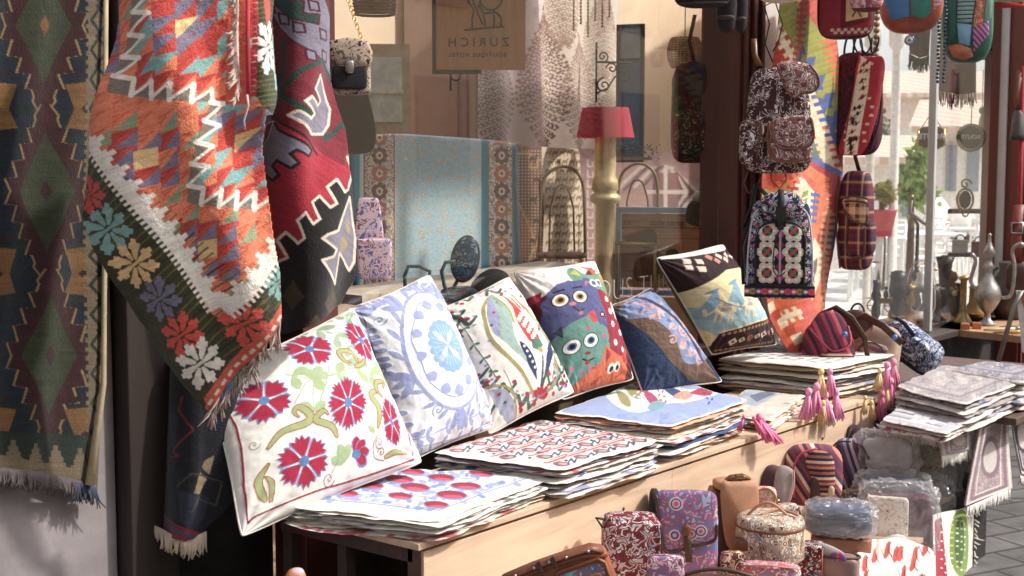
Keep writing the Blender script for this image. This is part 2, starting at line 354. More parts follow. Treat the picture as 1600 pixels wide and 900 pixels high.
class Thing:      # local frame: x to the right seen from the street, z up, y away; units are the item's own, k metres each
    def __init__(s, name, label, cat, px, py, group=None, yaw=0, tilt=0, roll=0, **kw):
        p = at(px, py, **kw); s.k = dep(p) / FL; s.o = empty(name, p); s.o.rotation_euler = (R_(tilt), R_(roll), math.atan2(p[1], p[0]) - R_(90) + R_(yaw))
        tag(s.o, label, cat, group)
    def part(s, name, mb, mat, smooth=True, parent=None, label=None, bev=0):
        o = bpy.data.objects.new(name, mesh(name, mb.arr() * s.k, mb.F, mat, None, smooth)); COL.objects.link(o); o.parent = parent or s.o
        if label: o['label'] = label
        if bev: bevel(o, bev)
        return o
    def cloth(s, name, P, pic, UV, mat, mask=None, thick=.003, parent=None):
        nv, nu = P.shape[:2]; col = pic.sample(UV[..., 0], UV[..., 1]); V, F, C = compact(P.reshape(-1, 3) * s.k, gridF(nv, nu, mask), col.reshape(-1, 3))
        o = bpy.data.objects.new(name, mesh(name, V, F, mat, C)); COL.objects.link(o); o.parent = parent or s.o
        if thick: md = o.modifiers.new('thickness', 'SOLIDIFY'); md.thickness = thick
        return o
def text_mesh(txt, size, depth_=.002, mirror=False, bold=0.0, space=1.0):
    cu = bpy.data.curves.new('t', 'FONT'); cu.body = txt; cu.size = size; cu.extrude = depth_; cu.align_x = 'CENTER'; cu.offset = bold; cu.space_character = space
    o = bpy.data.objects.new('t', cu); COL.objects.link(o); dg = bpy.context.evaluated_depsgraph_get(); me = bpy.data.meshes.new_from_object(o.evaluated_get(dg))
    V = np.array([v.co[:] for v in me.vertices]); F = [tuple(p.vertices) for p in me.polygons]; bpy.data.objects.remove(o)
    V = np.stack([V[:, 0] * (-1 if mirror else 1), -V[:, 2], V[:, 1]], -1)
    if mirror: F = [f[::-1] for f in F]
    m = MB(); m.add(V, F); return m
# ================================================================== THE SETTING
def slabs(c1, c2, mortar, scale, rough=.75, rot=0):
    m, nt, b = newmat('stone_slabs'); v = objco(nt, 1.0, (0, 0, R_(rot))); br = N(nt, 'ShaderNodeTexBrick'); br.inputs['Scale'].default_value = scale
    br.inputs['Color1'].default_value = rgba(c1); br.inputs['Color2'].default_value = rgba(c2); br.inputs['Mortar'].default_value = rgba(mortar); br.inputs['Mortar Size'].default_value = .012
    nt.links.new(v, br.inputs['Vector']); n1 = noise(nt, v, 6, 6); k = ramp(nt, n1, [(.3, (.6,) * 3), (.7, (1.15,) * 3)], 'LINEAR')
    nt.links.new(mixc(nt, 1, br.outputs[0], k, 'MULTIPLY'), b.inputs['Base Color']); b.inputs['Roughness'].default_value = rough
    bump(nt, b, math_(nt, 'SUBTRACT', noise(nt, v, 30, 4), br.outputs['Fac']), .5, .006); return m
def flat(name, x0, y0, x1, y1, z, mat):
    o = bpy.data.objects.new(name, mesh(name, [(x0, y0, 0), (x1, y0, 0), (x1, y1, 0), (x0, y1, 0)], [(0, 1, 2, 3)], mat, None, False)); COL.objects.link(o); o.location.z = z
    o['kind'] = 'structure'; return o
flat('ground', -120, -120, 160, 160, 0, slabs('#6f6a68', '#5c5856', '#3c3836', 1.3, .8, 24))
flat('terrace', 9.8, 4.2, 60, 40, .006, slabs('#f0eae0', '#e6dfd2', '#cfc6b8', 1.2, .9, 10))
bd = empty('shop_building', (5.2, 3.0, 0)); tag(bd, 'old shop front with plaster pier, red brown wooden posts and two big display windows', 'shop front')
PLASTER = pm('#8e8586', .95, 0, .3, 2.6, .9, .2, 45); BROWN = wood('#5a2a1e', 2, .45, 9, .35); DARKB = wood('#2b1d18', 2, .6, 9, .3); WARM = pm('#efd6b4', .95, 0, .08, 3, .2, .2)
def bpart(name, x0, y0, z0, x1, y1, z1, mat, label=None, bev=.004):
    o = MB().box(x0, y0, z0, x1, y1, z1).world(name, mat, bd, False)
    if bev: bevel(o, bev)
    if label: o['label'] = label
    return o
bpart('wall', -4, 2.99, 0, 2.035, 3.3, 3.35, PLASTER, 'rough lilac grey plaster pier')
bpart('door_post', 2.04, 2.93, 0, 2.19, 3.3, 3.35, DARKB)
bpart('door', 2.195, 3.04, 0, 2.62, 3.1, 3.35, pm('#140f0e', .8, 0, .3, 8, .3))
bpart('window_post', 2.625, 2.9, 0, 2.77, 3.04, 3.35, BROWN)
bpart('base_wall', 2.775, 2.965, 0, 5.12, 3.1, .84, pm('#5a4c38', .95, 0, .45, 6, .8, .2, 40))
bpart('window_sill', 2.775, 2.9, .845, 5.12, 3.3, .885, wood('#54301f', 0, .5))
bpart('corner_post', 5.125, 2.86, 0, 5.36, 3.05, 3.35, BROWN, 'dark red brown grooved post between the windows')
for i in range(3): bpart('post_moulding', 5.15 + i * .075, 2.842, 0, 5.18 + i * .075, 2.858, 3.35, BROWN)
bpart('white_pilaster', 5.365, 2.9, 0, 5.62, 3.05, 3.35, pm('#d9d2c8', .9, 0, .08, 5, .3))
bpart('base_wall', 5.625, 2.965, 0, 8.82, 3.1, .66, pm('#2a2120', .9, 0, .4, 6, .5))
bpart('window_sill', 5.625, 2.84, .665, 8.82, 3.45, .70, wood('#3a2a24', 0, .5))
bpart('mullion', 7.575, 2.93, .705, 7.61, 2.975, 3.35, pm('#c9c6c2', .5, .3, .1, 10, .1))
bpart('mullion', 8.78, 2.93, .705, 8.815, 2.975, 3.35, pm('#c9c6c2', .5, .3, .1, 10, .1))
bpart('end_post', 8.825, 2.82, 0, 9.12, 3.05, 3.35, wood('#7a3424', 2, .4, 9, .3), 'red brown grooved post at the far end of the front')
for i in range(4): bpart('post_moulding', 8.84 + i * .07, 2.80, 0, 8.865 + i * .07, 2.818, 3.35, wood('#6a2c1e', 2, .4))
bpart('wall', 9.125, 2.95, 0, 12.5, 3.2, 3.35, pm('#ddd6cc', .9, 0, .06, 5, .3))
bpart('header', -4, 2.93, 3.355, 5.6, 3.3, 4.3, PLASTER); bpart('header', 5.605, 2.93, 3.355, 12.5, 3.3, 3.45, PLASTER)
bpart('back_wall', 2.1, 4.9, 0, 9.8, 5.05, 3.3, WARM)
bpart('side_wall', 2.1, 3.11, 0, 2.2, 4.89, 3.3, pm('#3a2c25', .9))
m_ = MB(); A_ = (7.4, 3.835); B_ = (9.8, 4.88); n_ = (-.4, .92)
m_.add([(A_[0], A_[1], 0), (B_[0], B_[1], 0), (B_[0] - .03, B_[1] + .08, 0), (A_[0] - .03, A_[1] + .08, 0), (A_[0], A_[1], 3.3), (B_[0], B_[1], 3.3), (B_[0] - .03, B_[1] + .08, 3.3), (A_[0] - .03, A_[1] + .08, 3.3)],
       [(0, 1, 5, 4), (1, 2, 6, 5), (2, 3, 7, 6), (3, 0, 4, 7), (4, 5, 6, 7), (3, 2, 1, 0)]); m_.world('partition', pm('#cdb79c', .95, 0, .1, 4, .2), bd, False)
bpart('shop_floor', 2.2, 3.105, .01, 9.0, 4.89, .03, wood('#c8a680', 0, .5), None, 0)
GL = glass_mat('window_glass', (1, .99, .98), 2.2, 0, .01); GLC = glass_mat('clear_glass', (1, 1, 1), 1.0, 0, 0)
def pane(x0, x1, z0, z1, name='window_pane', GL=GL):
    o = MB().box(x0, 2.948, z0, x1, 2.954, z1).world(name, GL, bd, False); return o
pane(2.772, 5.122, .888, 3.35); pane(5.624, 7.572, .703, 3.35, GL=GLC); pane(7.613, 8.777, .703, 3.35, GL=GLC)
aw = MB(); aw.add([(-4, 1.75, 3.94), (6.0, 1.75, 3.94), (6.0, 2.9, 4.15), (-4, 2.9, 4.15), (-4, 1.75, 3.98), (6.0, 1.75, 3.98), (6.0, 2.9, 4.19), (-4, 2.9, 4.19)], [(0, 1, 2, 3), (7, 6, 5, 4), (0, 4, 5, 1), (1, 5, 6, 2), (2, 6, 7, 3), (3, 7, 4, 0)])
aw.world('added_shade_awning', pm('#b59a78', .9), bd, False)  # unseen awning, added and cut short to set where sunlight enters the shop
for xa, xb, zb in ((3.3, 4.67, 2.38), (4.74, 4.80, 2.42), (5.25, 5.5, 2.45)): MB().box(xa, 2.39, zb, xb, 2.41, 3.98).world('added_sun_slat', pm('#b59a78', .9), bd, False)  # unseen slats, added so their gaps cut a sun patch inside
# street front opposite (behind the viewer, mirrored faintly by the glass)
sb = empty('street_building', (4, -9, 0)); tag(sb, 'plain ochre plaster house front across the lane', 'house')
MB().box(-25, -14, 0, 90, -9, 7.5).world('wall', pm('#ecd0a8', .95, 0, .06, 2, .2), sb, False)
for i in range(8):
    x = -20 + i * 6; MB().box(x, -8.99, 1.2, x + 1.3, -8.93, 3.2).world('window', pm('#9a8c7a', .5), sb, False); MB().box(x, -8.99, 4.4, x + 1.3, -8.93, 6.2).world('window', pm('#9a8c7a', .5), sb, False)
# ------------------------------------------------------------------ bench along the window
bx0, bx1, by0, by1 = 2.44, 5.27, 2.26, 2.80
tb = empty('display_bench', (3.85, 2.5, 0)); tag(tb, 'long pale plywood bench box in front of the window carrying cushions and folded covers', 'bench')
PLY = wood('#d9b898', 0, .6, 5, .38); PLYE = wood('#6e4636', 1, .6)
def tpart(name, *a, mat=PLY, bev=.002):
    o = MB().box(*a).world(name, mat, tb, False); bevel(o, bev); return o
tpart('bench_top', bx0 - .015, by0 - .004, .682, bx1, by1, .70)
tpart('bench_top', bx0 + 3.0 - 2.9, by0 + .02, .664, bx1, by1, .681, mat=PLYE)
tpart('front_panel', bx0 + .012, by0 + .004, .05, 3.655, by0 + .022, .672); tpart('front_panel', 3.658, by0 + .006, .05, bx1, by0 + .024, .672)
tpart('frame_rail', bx0, by0 + .03, .64, bx0 + .03, by1, .681, mat=pm('#4a3029', .7)); tpart('frame_rail', bx0, by0 + .001, .05, bx0 + .011, by0 + .05, .679, mat=pm('#5b3b30', .7))
for y in (by0 + .28, by1 - .04): tpart('leg', bx0 + .003, y, 0, bx0 + .04, y + .035, .639, mat=pm('#3b2823', .7))
tpart('leg', bx0 + .05, by0 + .03, 0, bx0 + .09, by0 + .07, .66, mat=pm('#3b2823', .7)); tpart('leg', bx1 - .05, by0 + .03, 0, bx1 - .01, by0 + .07, .66)
for x, z in ((3.37, .60), (3.64, .585), (4.77, .60)):
    MB().se((x, by0 + .003, z), (.006, .003, .006), 1, 1, 10).world('screw', pm('#4a2f20', .5), tb)
# ================================================================== BEYOND THE RIGHT-HAND WINDOW
def solid_at(parent, name, px0, py0, px1, py1, D, t, mat):       # upright slab facing the street
    p0 = np.array(at(px0, py1, D=D)); p1 = np.array(at(px1, py1, D=D)); h = at(px0, py0, D=D)[2]; d = np.array([FW[0] * t, FW[1] * t, 0]); z0 = min(p0[2], p1[2])
    V = []
    for z in (z0, h):
        for p in (p0, p1, p1 + d, p0 + d): V.append((p[0], p[1], z))
    m = MB(); m.add(V, [(3, 2, 1, 0), (4, 5, 6, 7), (0, 1, 5, 4), (1, 2, 6, 5), (2, 3, 7, 6), (3, 0, 4, 7)]); return m.world(name, mat, parent, False)
def house(label, px0, px1, ytop, D, mat, roof=None, wins=(), t=4, ybot=None):
    g = at((px0 + px1) / 2, 300, D=D); e = empty('house', (g[0], g[1], 0)); tag(e, label, 'house', 'houses beyond the terrace'); yb = 267 + 1.66 * FL / D + 3
    solid_at(e, 'wall', px0, ytop, px1, yb, D, t, mat)
    if roof:
        a = np.array(at(px0 - 12, ytop + 2, D=D - .5)); b = np.array(at(px1 + 12, ytop + 2, D=D - .5)); c = np.array(at(px1 + 5, roof, D=D + 1.8)); d = np.array(at(px0 + 5, roof, D=D + 1.8)); m = MB()
        V = [a, b, c, d] + [q + np.array([0, 0, .12]) for q in (a, b, c, d)]; m.add(V, [(3, 2, 1, 0), (4, 5, 6, 7), (0, 1, 5, 4), (1, 2, 6, 5), (2, 3, 7, 6), (3, 0, 4, 7)]); m.world('roof', stripes(['#dcc0ac', '#d0b09a', '#ead8c8', '#c8a890'], 0, .35, None, .01), e, False)
    for (a, b, c, d) in wins:
        w = solid_at(e, 'window', a, b, c, d, D - .06, .05, pm('#e8e4dc', .6)); q = 1.2
        s_ = solid_at(e, 'pane', a + q, b + q, c - q, d - q, D - .075, .02, pm('#8a949c', .15)); s_.parent = w; s_.location = (0, 0, 0)
        s_.location = -w.location if False else (0, 0, 0)
    return e
house('pale grey house with wooden shutters under a tiled roof behind the terrace', 1432, 1580, 205, 26, pm('#e8e4dc', .9), 165, [(1445, 225, 1462, 300), (1475, 225, 1495, 300), (1508, 225, 1530, 300)])
house('bright white house wall at the left edge of the terrace view', 1290, 1446, 255, 22, pm('#efe9df', .9), 222, [(1408, 290, 1424, 340)])
house('low brown house with a red tiled roof far behind', 1370, 1530, 150, 36, pm('#dccabc', .9), 118, [(1440, 155, 1452, 172)])
for px, c in ((1358, '#d9cdbd'), (1396, '#efe6da')):
    p = at(px, 300, D=15); m = MB().lathe([(.09, 0), (.09, .1), (.05, .14), (.05, 3.0), (.09, 3.05), (.09, 3.3)], (p[0], p[1], 0), 16); tag(m.world('column', pm(c, .9)), {'#d9cdbd': 'cream terrace column seen just right of the plaid bag', '#efe6da': 'white terrace column left of the green shrub'}[c], 'column')
def leafclump(name, label, px, py, D, rx, rz, col, n=700, cat='shrub', trunk=True, pot=None, group=None):
    rnd = random.Random(px); c = np.array(at(px, py, D=D)); e = empty(name, (c[0], c[1], 0)); tag(e, label, cat, group); m = MB(); V = []; F = []
    cl = [(rnd.gauss(0, .5), rnd.gauss(0, .5), rnd.gauss(0, .5)) for _ in range(14)]
    for i in range(n):
        q = cl[i % 14]; a = np.array([c[0] + rx * (q[0] + rnd.gauss(0, .25)), c[1] + rx * (q[1] + rnd.gauss(0, .25)), c[2] + rz * (q[2] + rnd.gauss(0, .25))]); u = np.array([rnd.gauss(0, 1) for _ in range(3)]); u /= np.linalg.norm(u); w = np.cross(u, [rnd.gauss(0, 1) for _ in range(3)]); w /= np.linalg.norm(w); s = rnd.uniform(.05, .1)
        k = len(V); V += [a - u * s, a + w * s * .45, a + u * s, a - w * s * .45]; F.append((k, k + 1, k + 2, k + 3))
    m.add(V, F); m.world('crown', pm(col, .6, 0, .6, 3, .1), e, False)
    if trunk: MB().tube([(c[0], c[1], .3 if pot else 0), (c[0] + .03, c[1], c[2] * .5 + .1), (c[0], c[1], c[2])], [.06, .05, .03]).world('trunk', pm('#5a4535', .9), e)
    if pot:
        MB().lathe([(.0, 0), (.11, 0), (.17, .28), (.18, .3), (.15, .3), (.1, .26), (0, .26)], (c[0], c[1], c[2] - .5), 20).world('pot', pm(pot, .6), e); MB().box(c[0] - .04, c[1] - .04, 0, c[0] + .04, c[1] + .04, c[2] - .505).world('pedestal', pm('#d8d2c8', .8), e, False)
leafclump('shrub', 'leafy green shrub standing behind the white chairs', 1424, 285, 17, .24, .36, '#7da046', 900)
leafclump('shrub', 'small yellow green plant in a red pot beside the terrace column', 1378, 300, 15, .08, .09, '#a9a04a', 260, 'potted plant', True, '#b01f35')
leafclump('shrub', 'dark green bush beyond the parasol base', 1345, 215, 24, .5, .6, '#5a7040', 700)
# ================================================================== WALL RUG (dark diamonds)
def gain(p, g): p.A *= g
p = Pic(-30, -60, 175, 775, '#1f2c3d', 1.3)
for r in range(40): p.poly([(-30, -60 + r * 21), (175, -60 + r * 21 + 2), (175, -52 + r * 21), (-30, -54 + r * 21)], '#26392f' if r % 2 else '#1b3040')
def mir(cx, cy, pts, sy=1): return [(cx + x, cy + y * sy) for x, y in pts] + [(cx - x, cy + y * sy) for x, y in pts[::-1]]
for cx, cy, cc in ((66, -215, '#3d1d1c'), (69, 40, '#a06a35'), (73, 299, '#4a1f20'), (78, 556, '#4a1f20')):
    for w, c in ((3.2, '#c09b68'), (0, '#4d2021')):
        q = [(10, 128), (20, 100), (30, 99), (22, 76), (42, 74), (35, 50), (54, 47), (47, 22), (65, 20), (57, 0)]
        pts = mir(cx, cy, [(x + w, y * 1.0) for x, y in q]) ; pts2 = mir(cx, cy, [(x + w, -y) for x, y in q])
        p.poly(pts, c); p.poly(pts2, c)
        for s in (1, -1): p.poly([(cx - 8 - w, cy + s * 90), (cx + 8 + w, cy + s * 90), (cx + 18 + w, cy + s * 118), (cx + 6 + w, cy + s * 136), (cx - 6 - w, cy + s * 136), (cx - 18 - w, cy + s * 118)], c)
    p.poly([(cx, cy - 92), (cx + 44, cy), (cx, cy + 92), (cx - 44, cy)], '#465033'); p.poly([(cx, cy - 17), (cx + 9, cy), (cx, cy + 17), (cx - 9, cy)], cc)
for cy in (-90, 170, 428, 678):
    for sx, x in ((1, -8), (-1, 136)):
        p.poly([(x, cy - 42), (x + sx * 34, cy - 38), (x + sx * 22, cy), (x + sx * 34, cy + 30), (x, cy + 34)], '#a4743a'); p.poly([(x, cy - 10), (x + sx * 12, cy), (x, cy + 10)], '#4a1f20')
        for k in range(3): p.poly([(x + sx * (2 + k * 9), cy - 50), (x + sx * (7 + k * 9), cy - 62), (x + sx * (12 + k * 9), cy - 50)], '#3d1d1c')
p.poly([(136, -60), (175, -60), (175, 775), (136, 775)], '#a08a6a')
for k in range(60):
    y = -60 + k * 14; p.poly([(132, y), (137, y), (137, y + 7), (132, y + 7)], '#a08a6a')
for k in range(18):
    y = -60 + k * 46; p.line([(141, y), (158, y + 22), (142, y + 44)], 5, '#33452f'); p.line([(164, y + 10), (150, y + 24), (164, y + 38)], 4, '#2b3350')
p.poly([(-30, 672), (135, 680), (135, 775), (-30, 775)], '#2f4034'); p.poly([(-30, 705), (160, 740), (160, 775), (-30, 775)], '#a08a6a')
for k in range(6):
    x = -30 + k * 34; y = 708 + k * 4; b_ = [(x, y + 14)]
    for j in range(5): b_ += [(x + j * 3.4, y + 12 - j * 9), (x + (j + 1) * 3.4, y + 12 - j * 9)]
    for j in range(5)[::-1]: b_ += [(x + 34 - (j + 1) * 3.4, y + 12 - j * 9), (x + 34 - j * 3.4, y + 12 - j * 9)]
    p.poly(b_ + [(x + 34, y + 16)], '#a08a6a')
p.abrash(0, .3, 1.6); gain(p, .4)  # rug colours darkened evenly, standing in for the shade on this wall
WY = 2.955
def wy(px, py, Y): return (px, py, dep(at(px, py, Y=Y)))
rug = drape('wall_rug', [[wy(-30, -60, WY), wy(70, -60, WY), wy(172, -60, WY)], [wy(-30, 350, WY), wy(70, 350, WY - .01), wy(168, 350, WY)], [wy(-30, 733, WY), wy(65, 740, WY - .02), wy(155, 762, WY)]], p, KILIM, 620, 160, lambda x, y: .006 * np.sin(x / 13 + y / 90), thick=.006)
tag(rug, 'dark hanging kilim with green stepped diamonds on navy, flat against the plaster pier', 'rug')
def fringe(pairs, n, length, r, seed, mat, sway=.25, strands=3, dirv=(0, 0, -1)):
    rnd = random.Random(seed); m = MB(); A = [np.array(at(*q[:2], D=q[2])) for q in pairs]
    for i in range(n):
        t = (i + rnd.uniform(.2, .8)) / n * (len(A) - 1); k = min(int(t), len(A) - 2); a = A[k] + (A[k + 1] - A[k]) * (t - k)
        L = length * rnd.uniform(.75, 1.2); d = np.array(dirv) + np.array([rnd.gauss(0, sway), rnd.gauss(0, sway * .4), 0]) * .6
        for s in range(strands):
            e = np.array([rnd.gauss(0, .1), rnd.gauss(0, .05), 0]); off = (A[min(k + 1, len(A) - 1)] - A[k]); off = off / np.linalg.norm(off) * (s - strands / 2) * r * 1.6
            m.tube([a + off, a + off + (d * .35) * L, a + off * .6 + (d + e * .7) * L * .7, a + off * 1.4 + (d + e * 1.5) * L], [r, r * 1.1, r, r * .6], 5)
    return m
fringe([(-30, 733, 3.42), (65, 742, 3.45), (155, 764, 3.5)][:3], 1, .01, .001, 1, None)
f_ = fringe([wy(-30, 728, WY - .01), wy(65, 737, WY - .03), wy(152, 758, WY - .01)], 60, .045, .0022, 5, None); f_.world('fringe', pm('#5a5050', .95, 0, .3, 30), rug)
f_ = fringe([wy(118, 752, WY - .02), wy(152, 762, WY - .02)], 8, .05, .002, 6, None); f_.world('fringe', pm('#3a4252', .95, 0, .3, 30), rug)
# the folded-back edge of the same rug
MB().tube([at(166, -60, Y=WY - .012), at(164, 300, Y=WY - .014), at(162, 600, Y=WY - .02), at(140, 758, Y=WY - .03)], [.006, .006, .007, .012]).world('hem', pm('#b3a07c', .95), rug)

# ================================================================== ORANGE KILIM
OLI, RED, ORG, TEA, GRN, GLD, MAU, WHT, BRN = '#3c3c26', '#cf463a', '#ec8259', '#82b0aa', '#8fa07c', '#efc684', '#867c92', '#f4ebdc', '#85786a'
p = Pic(110, -60, 460, 660, RED, 1.5)
def cell(x, y, w, h, c, c2=None):
    p.poly([(x, y + 6), (x + w, y - 6), (x + w, y + h - 6), (x, y + h + 6)], c)
    if c2:
        for k in range(4): p.poly([(x, y + h * (.25 + k * .25) + 6), (x + w, y + h * (k * .25) - 8), (x + w, y + h * (k * .25) - 2), (x, y + h * (.37 + k * .25) + 4)], c2)
cents = [(300, 58, 0), (226, 244, 1), (400, 232, 0), (330, 392, 1), (150, 60, 1), (430, 60, 1)]
for j in range(-3, 24):
    for i in range(-1, 12):
        w, h = 31, 29; x = 121 + i * w + (j % 4) * 1.5; y = j * h + 1; mx, my = x + w / 2, y + h / 2
        d, ty = min((max(abs(mx - a) / w, abs(my - b) / h), q) for a, b, q in cents); k = min(int(d + .5), 3)
        c, c2 = [[(GLD, MAU), (MAU, RED), (RED, TEA), (RED, ORG)], [(GLD, GLD), (RED, MAU), (ORG, GRN), (ORG, ORG)]][ty][k]
        if (i + j) % 2 and k == 2: c, c2 = (TEA, ORG) if ty == 0 else (ORG, ORG)
        if (i * 3 + j) % 4 == 0 and k in (1, 2): c = RED if ty == 0 else ORG
        p.poly([(x, y + 5), (x + w, y - 5), (x + w, y + h - 5), (x, y + h + 5)], c); p.poly([(x + w, y - 2), (x + w, y + h - 5), (x + 1, y + h + 5)], c2)
        for q in range(3):
            if c in (RED, ORG): p.poly([(x + 1, y + 9 + 8 * q), (x + w * .7 - q * 7, y - 1 + 6 * q), (x + w * .7 - q * 7, y + 2 + 6 * q), (x + 1, y + 12 + 8 * q)], '#b5382c' if c == RED else '#d9603e')
def bolt(pts, odd):
    for i in range(odd, len(pts) - 2, 2): p.poly([pts[i], pts[i + 1], pts[i + 2]], BRN)
    for i in range(len(pts) - 1): p.line(pts[i:i + 2], 8 if (i % 2 == 0) == (odd == 1 or True) else 4.5, WHT)
p.poly([(178, 118), (212, 124), (210, 152), (176, 146)], BRN); p.poly([(292, 292), (320, 296), (314, 324), (288, 318)], BRN)
bolt([(222, -42), (254, -38), (212, -12), (248, -8), (212, 21), (242, 25), (202, 55), (232, 60), (191, 89), (223, 92), (181, 119), (212, 124)], 0)
bolt([(212, 124), (208, 150), (242, 128), (239, 155), (270, 132), (268, 158), (303, 132), (300, 160), (332, 137), (334, 157), (354, 158)], 1)
bolt([(330, 158), (352, 160), (319, 188), (346, 194), (306, 222), (334, 228), (298, 256), (326, 260), (291, 291), (318, 295)], 0)
bolt([(318, 295), (314, 321), (347, 297), (343, 323), (374, 301), (370, 326), (403, 302), (400, 329), (428, 308)], 1)
def band(path, w, c):                                   # broad inner band with stepped inner and comb outer edge
    for (xa, ya), (xb, yb) in zip(path[:-1], path[1:]):
        L = math.hypot(xb - xa, yb - ya); ux, uy = (xb - xa) / L, (yb - ya) / L; nx, ny = -uy, ux
        p.poly([(xa, ya), (xb, yb), (xb + nx * w, yb + ny * w), (xa + nx * w, ya + ny * w)], c); k = int(L / 26)
        for i in range(k):
            a = i * L / k; s = L / k
            P = lambda t, o: (xa + ux * (a + t * s) + nx * o, ya + uy * (a + t * s) + ny * o)
            g = -1 if w > 0 else 1; p.poly([P(0, 0), P(1, 0), P(1, g * 2), P(.85, g * 2), P(.85, g * 9), P(.64, g * 9), P(.64, g * 18), P(.36, g * 18), P(.36, g * 9), P(.15, g * 9), P(.15, g * 2), P(0, g * 2)], c)
        k = int(L / 9)
        for i in range(k):
            a = (i + .25) * L / k; P = lambda t, o: (xa + ux * (a + t) + nx * o, ya + uy * (a + t) + ny * o); g = 1 if w > 0 else -1; p.poly([P(0, w - g), P(4.6, w - g), P(4.6, w + g * 8), P(0, w + g * 8)], c)
# border ground, outside of the inner band
p.poly([(100, 190), (148, 228), (330, 492), (352, 504), (440, 398), (470, 380), (470, 680), (100, 680)], OLI)
for k in range(60):
    x = 110 + k * 8; p.line([(x, 190 + k * 7.4), (x - 80, 260 + k * 7.4)], 2.4, '#6e6428' if k % 3 else '#2b2c20'); p.line([(x + 50, 330 + k * 6), (x + 130, 262 + k * 6)], 2.0, '#6e6428' if k % 2 else '#2b2c20') if x + 50 > 340 and 330 + k * 6 > 480 else None
band([(436, 366), (346, 478)][::-1][::-1], 21, WHT) if False else None
def snow(cx, cy, r, c, ang, sk=.0, sy=1.0):
    a0 = R_(ang)
    for i in range(8):
        a = a0 + i * math.pi / 4; ca, sa = math.cos(a), math.sin(a)
        q = [(.16, -.05), (.36, -.13), (.52, -.15), (.56, -.30), (.76, -.30), (.80, -.22), (.98, -.22), (.98, -.02), (.84, 0), (.84, .14), (.66, .16), (.62, .12), (.36, .10), (.16, .05)]
        if i % 2: q = [(x * .93, y * .9) for x, y in q]
        p.poly([(cx + r * (x * ca - y * sa), cy + r * sy * (x * sa + y * ca)) for x, y in q], c)
    p.line([(cx - r * .5, cy + r * .36), (cx + r * .5, cy - r * .36)], r * .12, c)
snow(168, 358, 42, TEA, 12); snow(206, 414, 42, GLD, 10); snow(246, 470, 38, '#777389', 8); snow(284, 522, 36, '#e0503f', 10); snow(313, 562, 38, WHT, 12)
snow(378, 500, 38, '#e0503f', 8); snow(432, 440, 26, TEA, 8); snow(143, 304, 30, RED, 8)
band([(345, 481), (154, 214)], -16, WHT); band([(345, 481), (440, 374)], 17, WHT)
p.poly([(100, 520), (318, 640), (345, 640), (470, 500), (470, 480), (436, 478), (322, 618), (318, 640)], ORG)
p.poly([(318, 612), (436, 470), (446, 498), (330, 642)], '#d4573f')
for k in range(11):
    t = k / 11; x = 322 + t * 114; y = 620 - t * 138; p.poly([(x + 1, y), (x + 7, y - 8), (x + 11, y - 5), (x + 5, y + 3)], '#f2d9c4')
# fold-back flap with its own red cord and white star
p.poly([(352, -60), (388, -60), (386, 165), (356, 160)], '#d9583f')
p.poly([(392, -60), (440, -60), (436, 190), (398, 168), (390, 150)], '#3d4126')
for k in range(30): p.line([(392, -60 + k * 8), (436, -70 + k * 8)], 2, '#656030')
snow(411, 78, 34, WHT, 20, 0, 1.3); p.poly([(424, 55), (440, 60), (440, 150), (426, 140)], '#8fb8b0'); p.poly([(394, -40), (410, -40), (422, 20), (408, 50)], '#d5483e')
for k in range(24): p.poly([(384, -60 + k * 9), (392, -60 + k * 9), (392, -53 + k * 9), (384, -53 + k * 9)], '#c22a3c')
p.abrash(0, .22, 1.7, -24, 3); gain(p, 1.12)
KC = [(186, -60), (440, -60), (428, 30), (432, 150), (420, 182), (409, 184), (415, 250), (424, 330), (429, 380), (437, 430), (437, 492), (384, 566), (325, 632), (290, 600), (245, 560), (203, 505), (168, 440), (145, 385), (133, 335), (137, 290), (150, 235), (153, 200), (166, 130), (178, 60)]
def kf(x, y): return -.05 * np.exp(-((x - 400) / 28) ** 2) * (y < 230) * np.clip((230 - y) / 60, 0, 1) + .012 * np.sin((x - y * .35) / 21) + .018 * np.sin((x + y * .5) / 60) + .004 * (fbm(x / 14, y / 14, 4) - .5)
rows = []
for py, d in ((-60, 3.16), (120, 3.12), (300, 3.10), (480, 3.16), (640, 3.30)): rows.append([(110, py, d + .16), (170, py, d + .04), (260, py, d - .02), (350, py, d), (460, py, d + .10)])
kil = drape('kilim_rug', rows, p, KILIM, 700, 350, kf, KC, None, .007)
tag(kil, 'bright orange and red kilim with white zigzags and snowflake border draped over the bench corner', 'rug')
f_ = fringe([(330, 628, 3.27), (384, 566, 3.26), (438, 496, 3.26)], 26, .062, .0021, 2, None, .35, 4, (-.1, 0, -1)); f_.world('fringe', pm('#b9a295', .95, 0, .25, 40), kil)
f_ = fringe([(372, -60, 3.03), (371, 50, 3.02), (373, 148, 3.0)], 34, .035, .003, 9, None, .3, 3, (-.55, -.1, -.75)); f_.world('fringe', pm('#c4ab9c', .95, 0, .2, 40), kil)
MB().tube([at(388, -60, D=3.02), at(387, 60, D=3.0), at(388, 150, D=3.0)], .005).world('cord', pm('#c22a3c', .9), kil)
MB().tube([at(386, 148, D=2.99), at(388, 165, D=2.99), at(381, 188, D=3.0), at(383, 203, D=3.0)], .0025).world('thread', pm('#d8b8b4', .9), kil)
for i, (c_, a_) in enumerate((('#5f7fb0', 40), ('#7c9a78', 350), ('#8a5a48', 365))):
    f_ = fringe([(345 + i * 22, 605 - i * 26, 3.26), (362 + i * 22, 585 - i * 26, 3.25)], 4, .04, .002, 12 + i, None, .3, 3); f_.world('fringe', pm(c_, .9), kil)

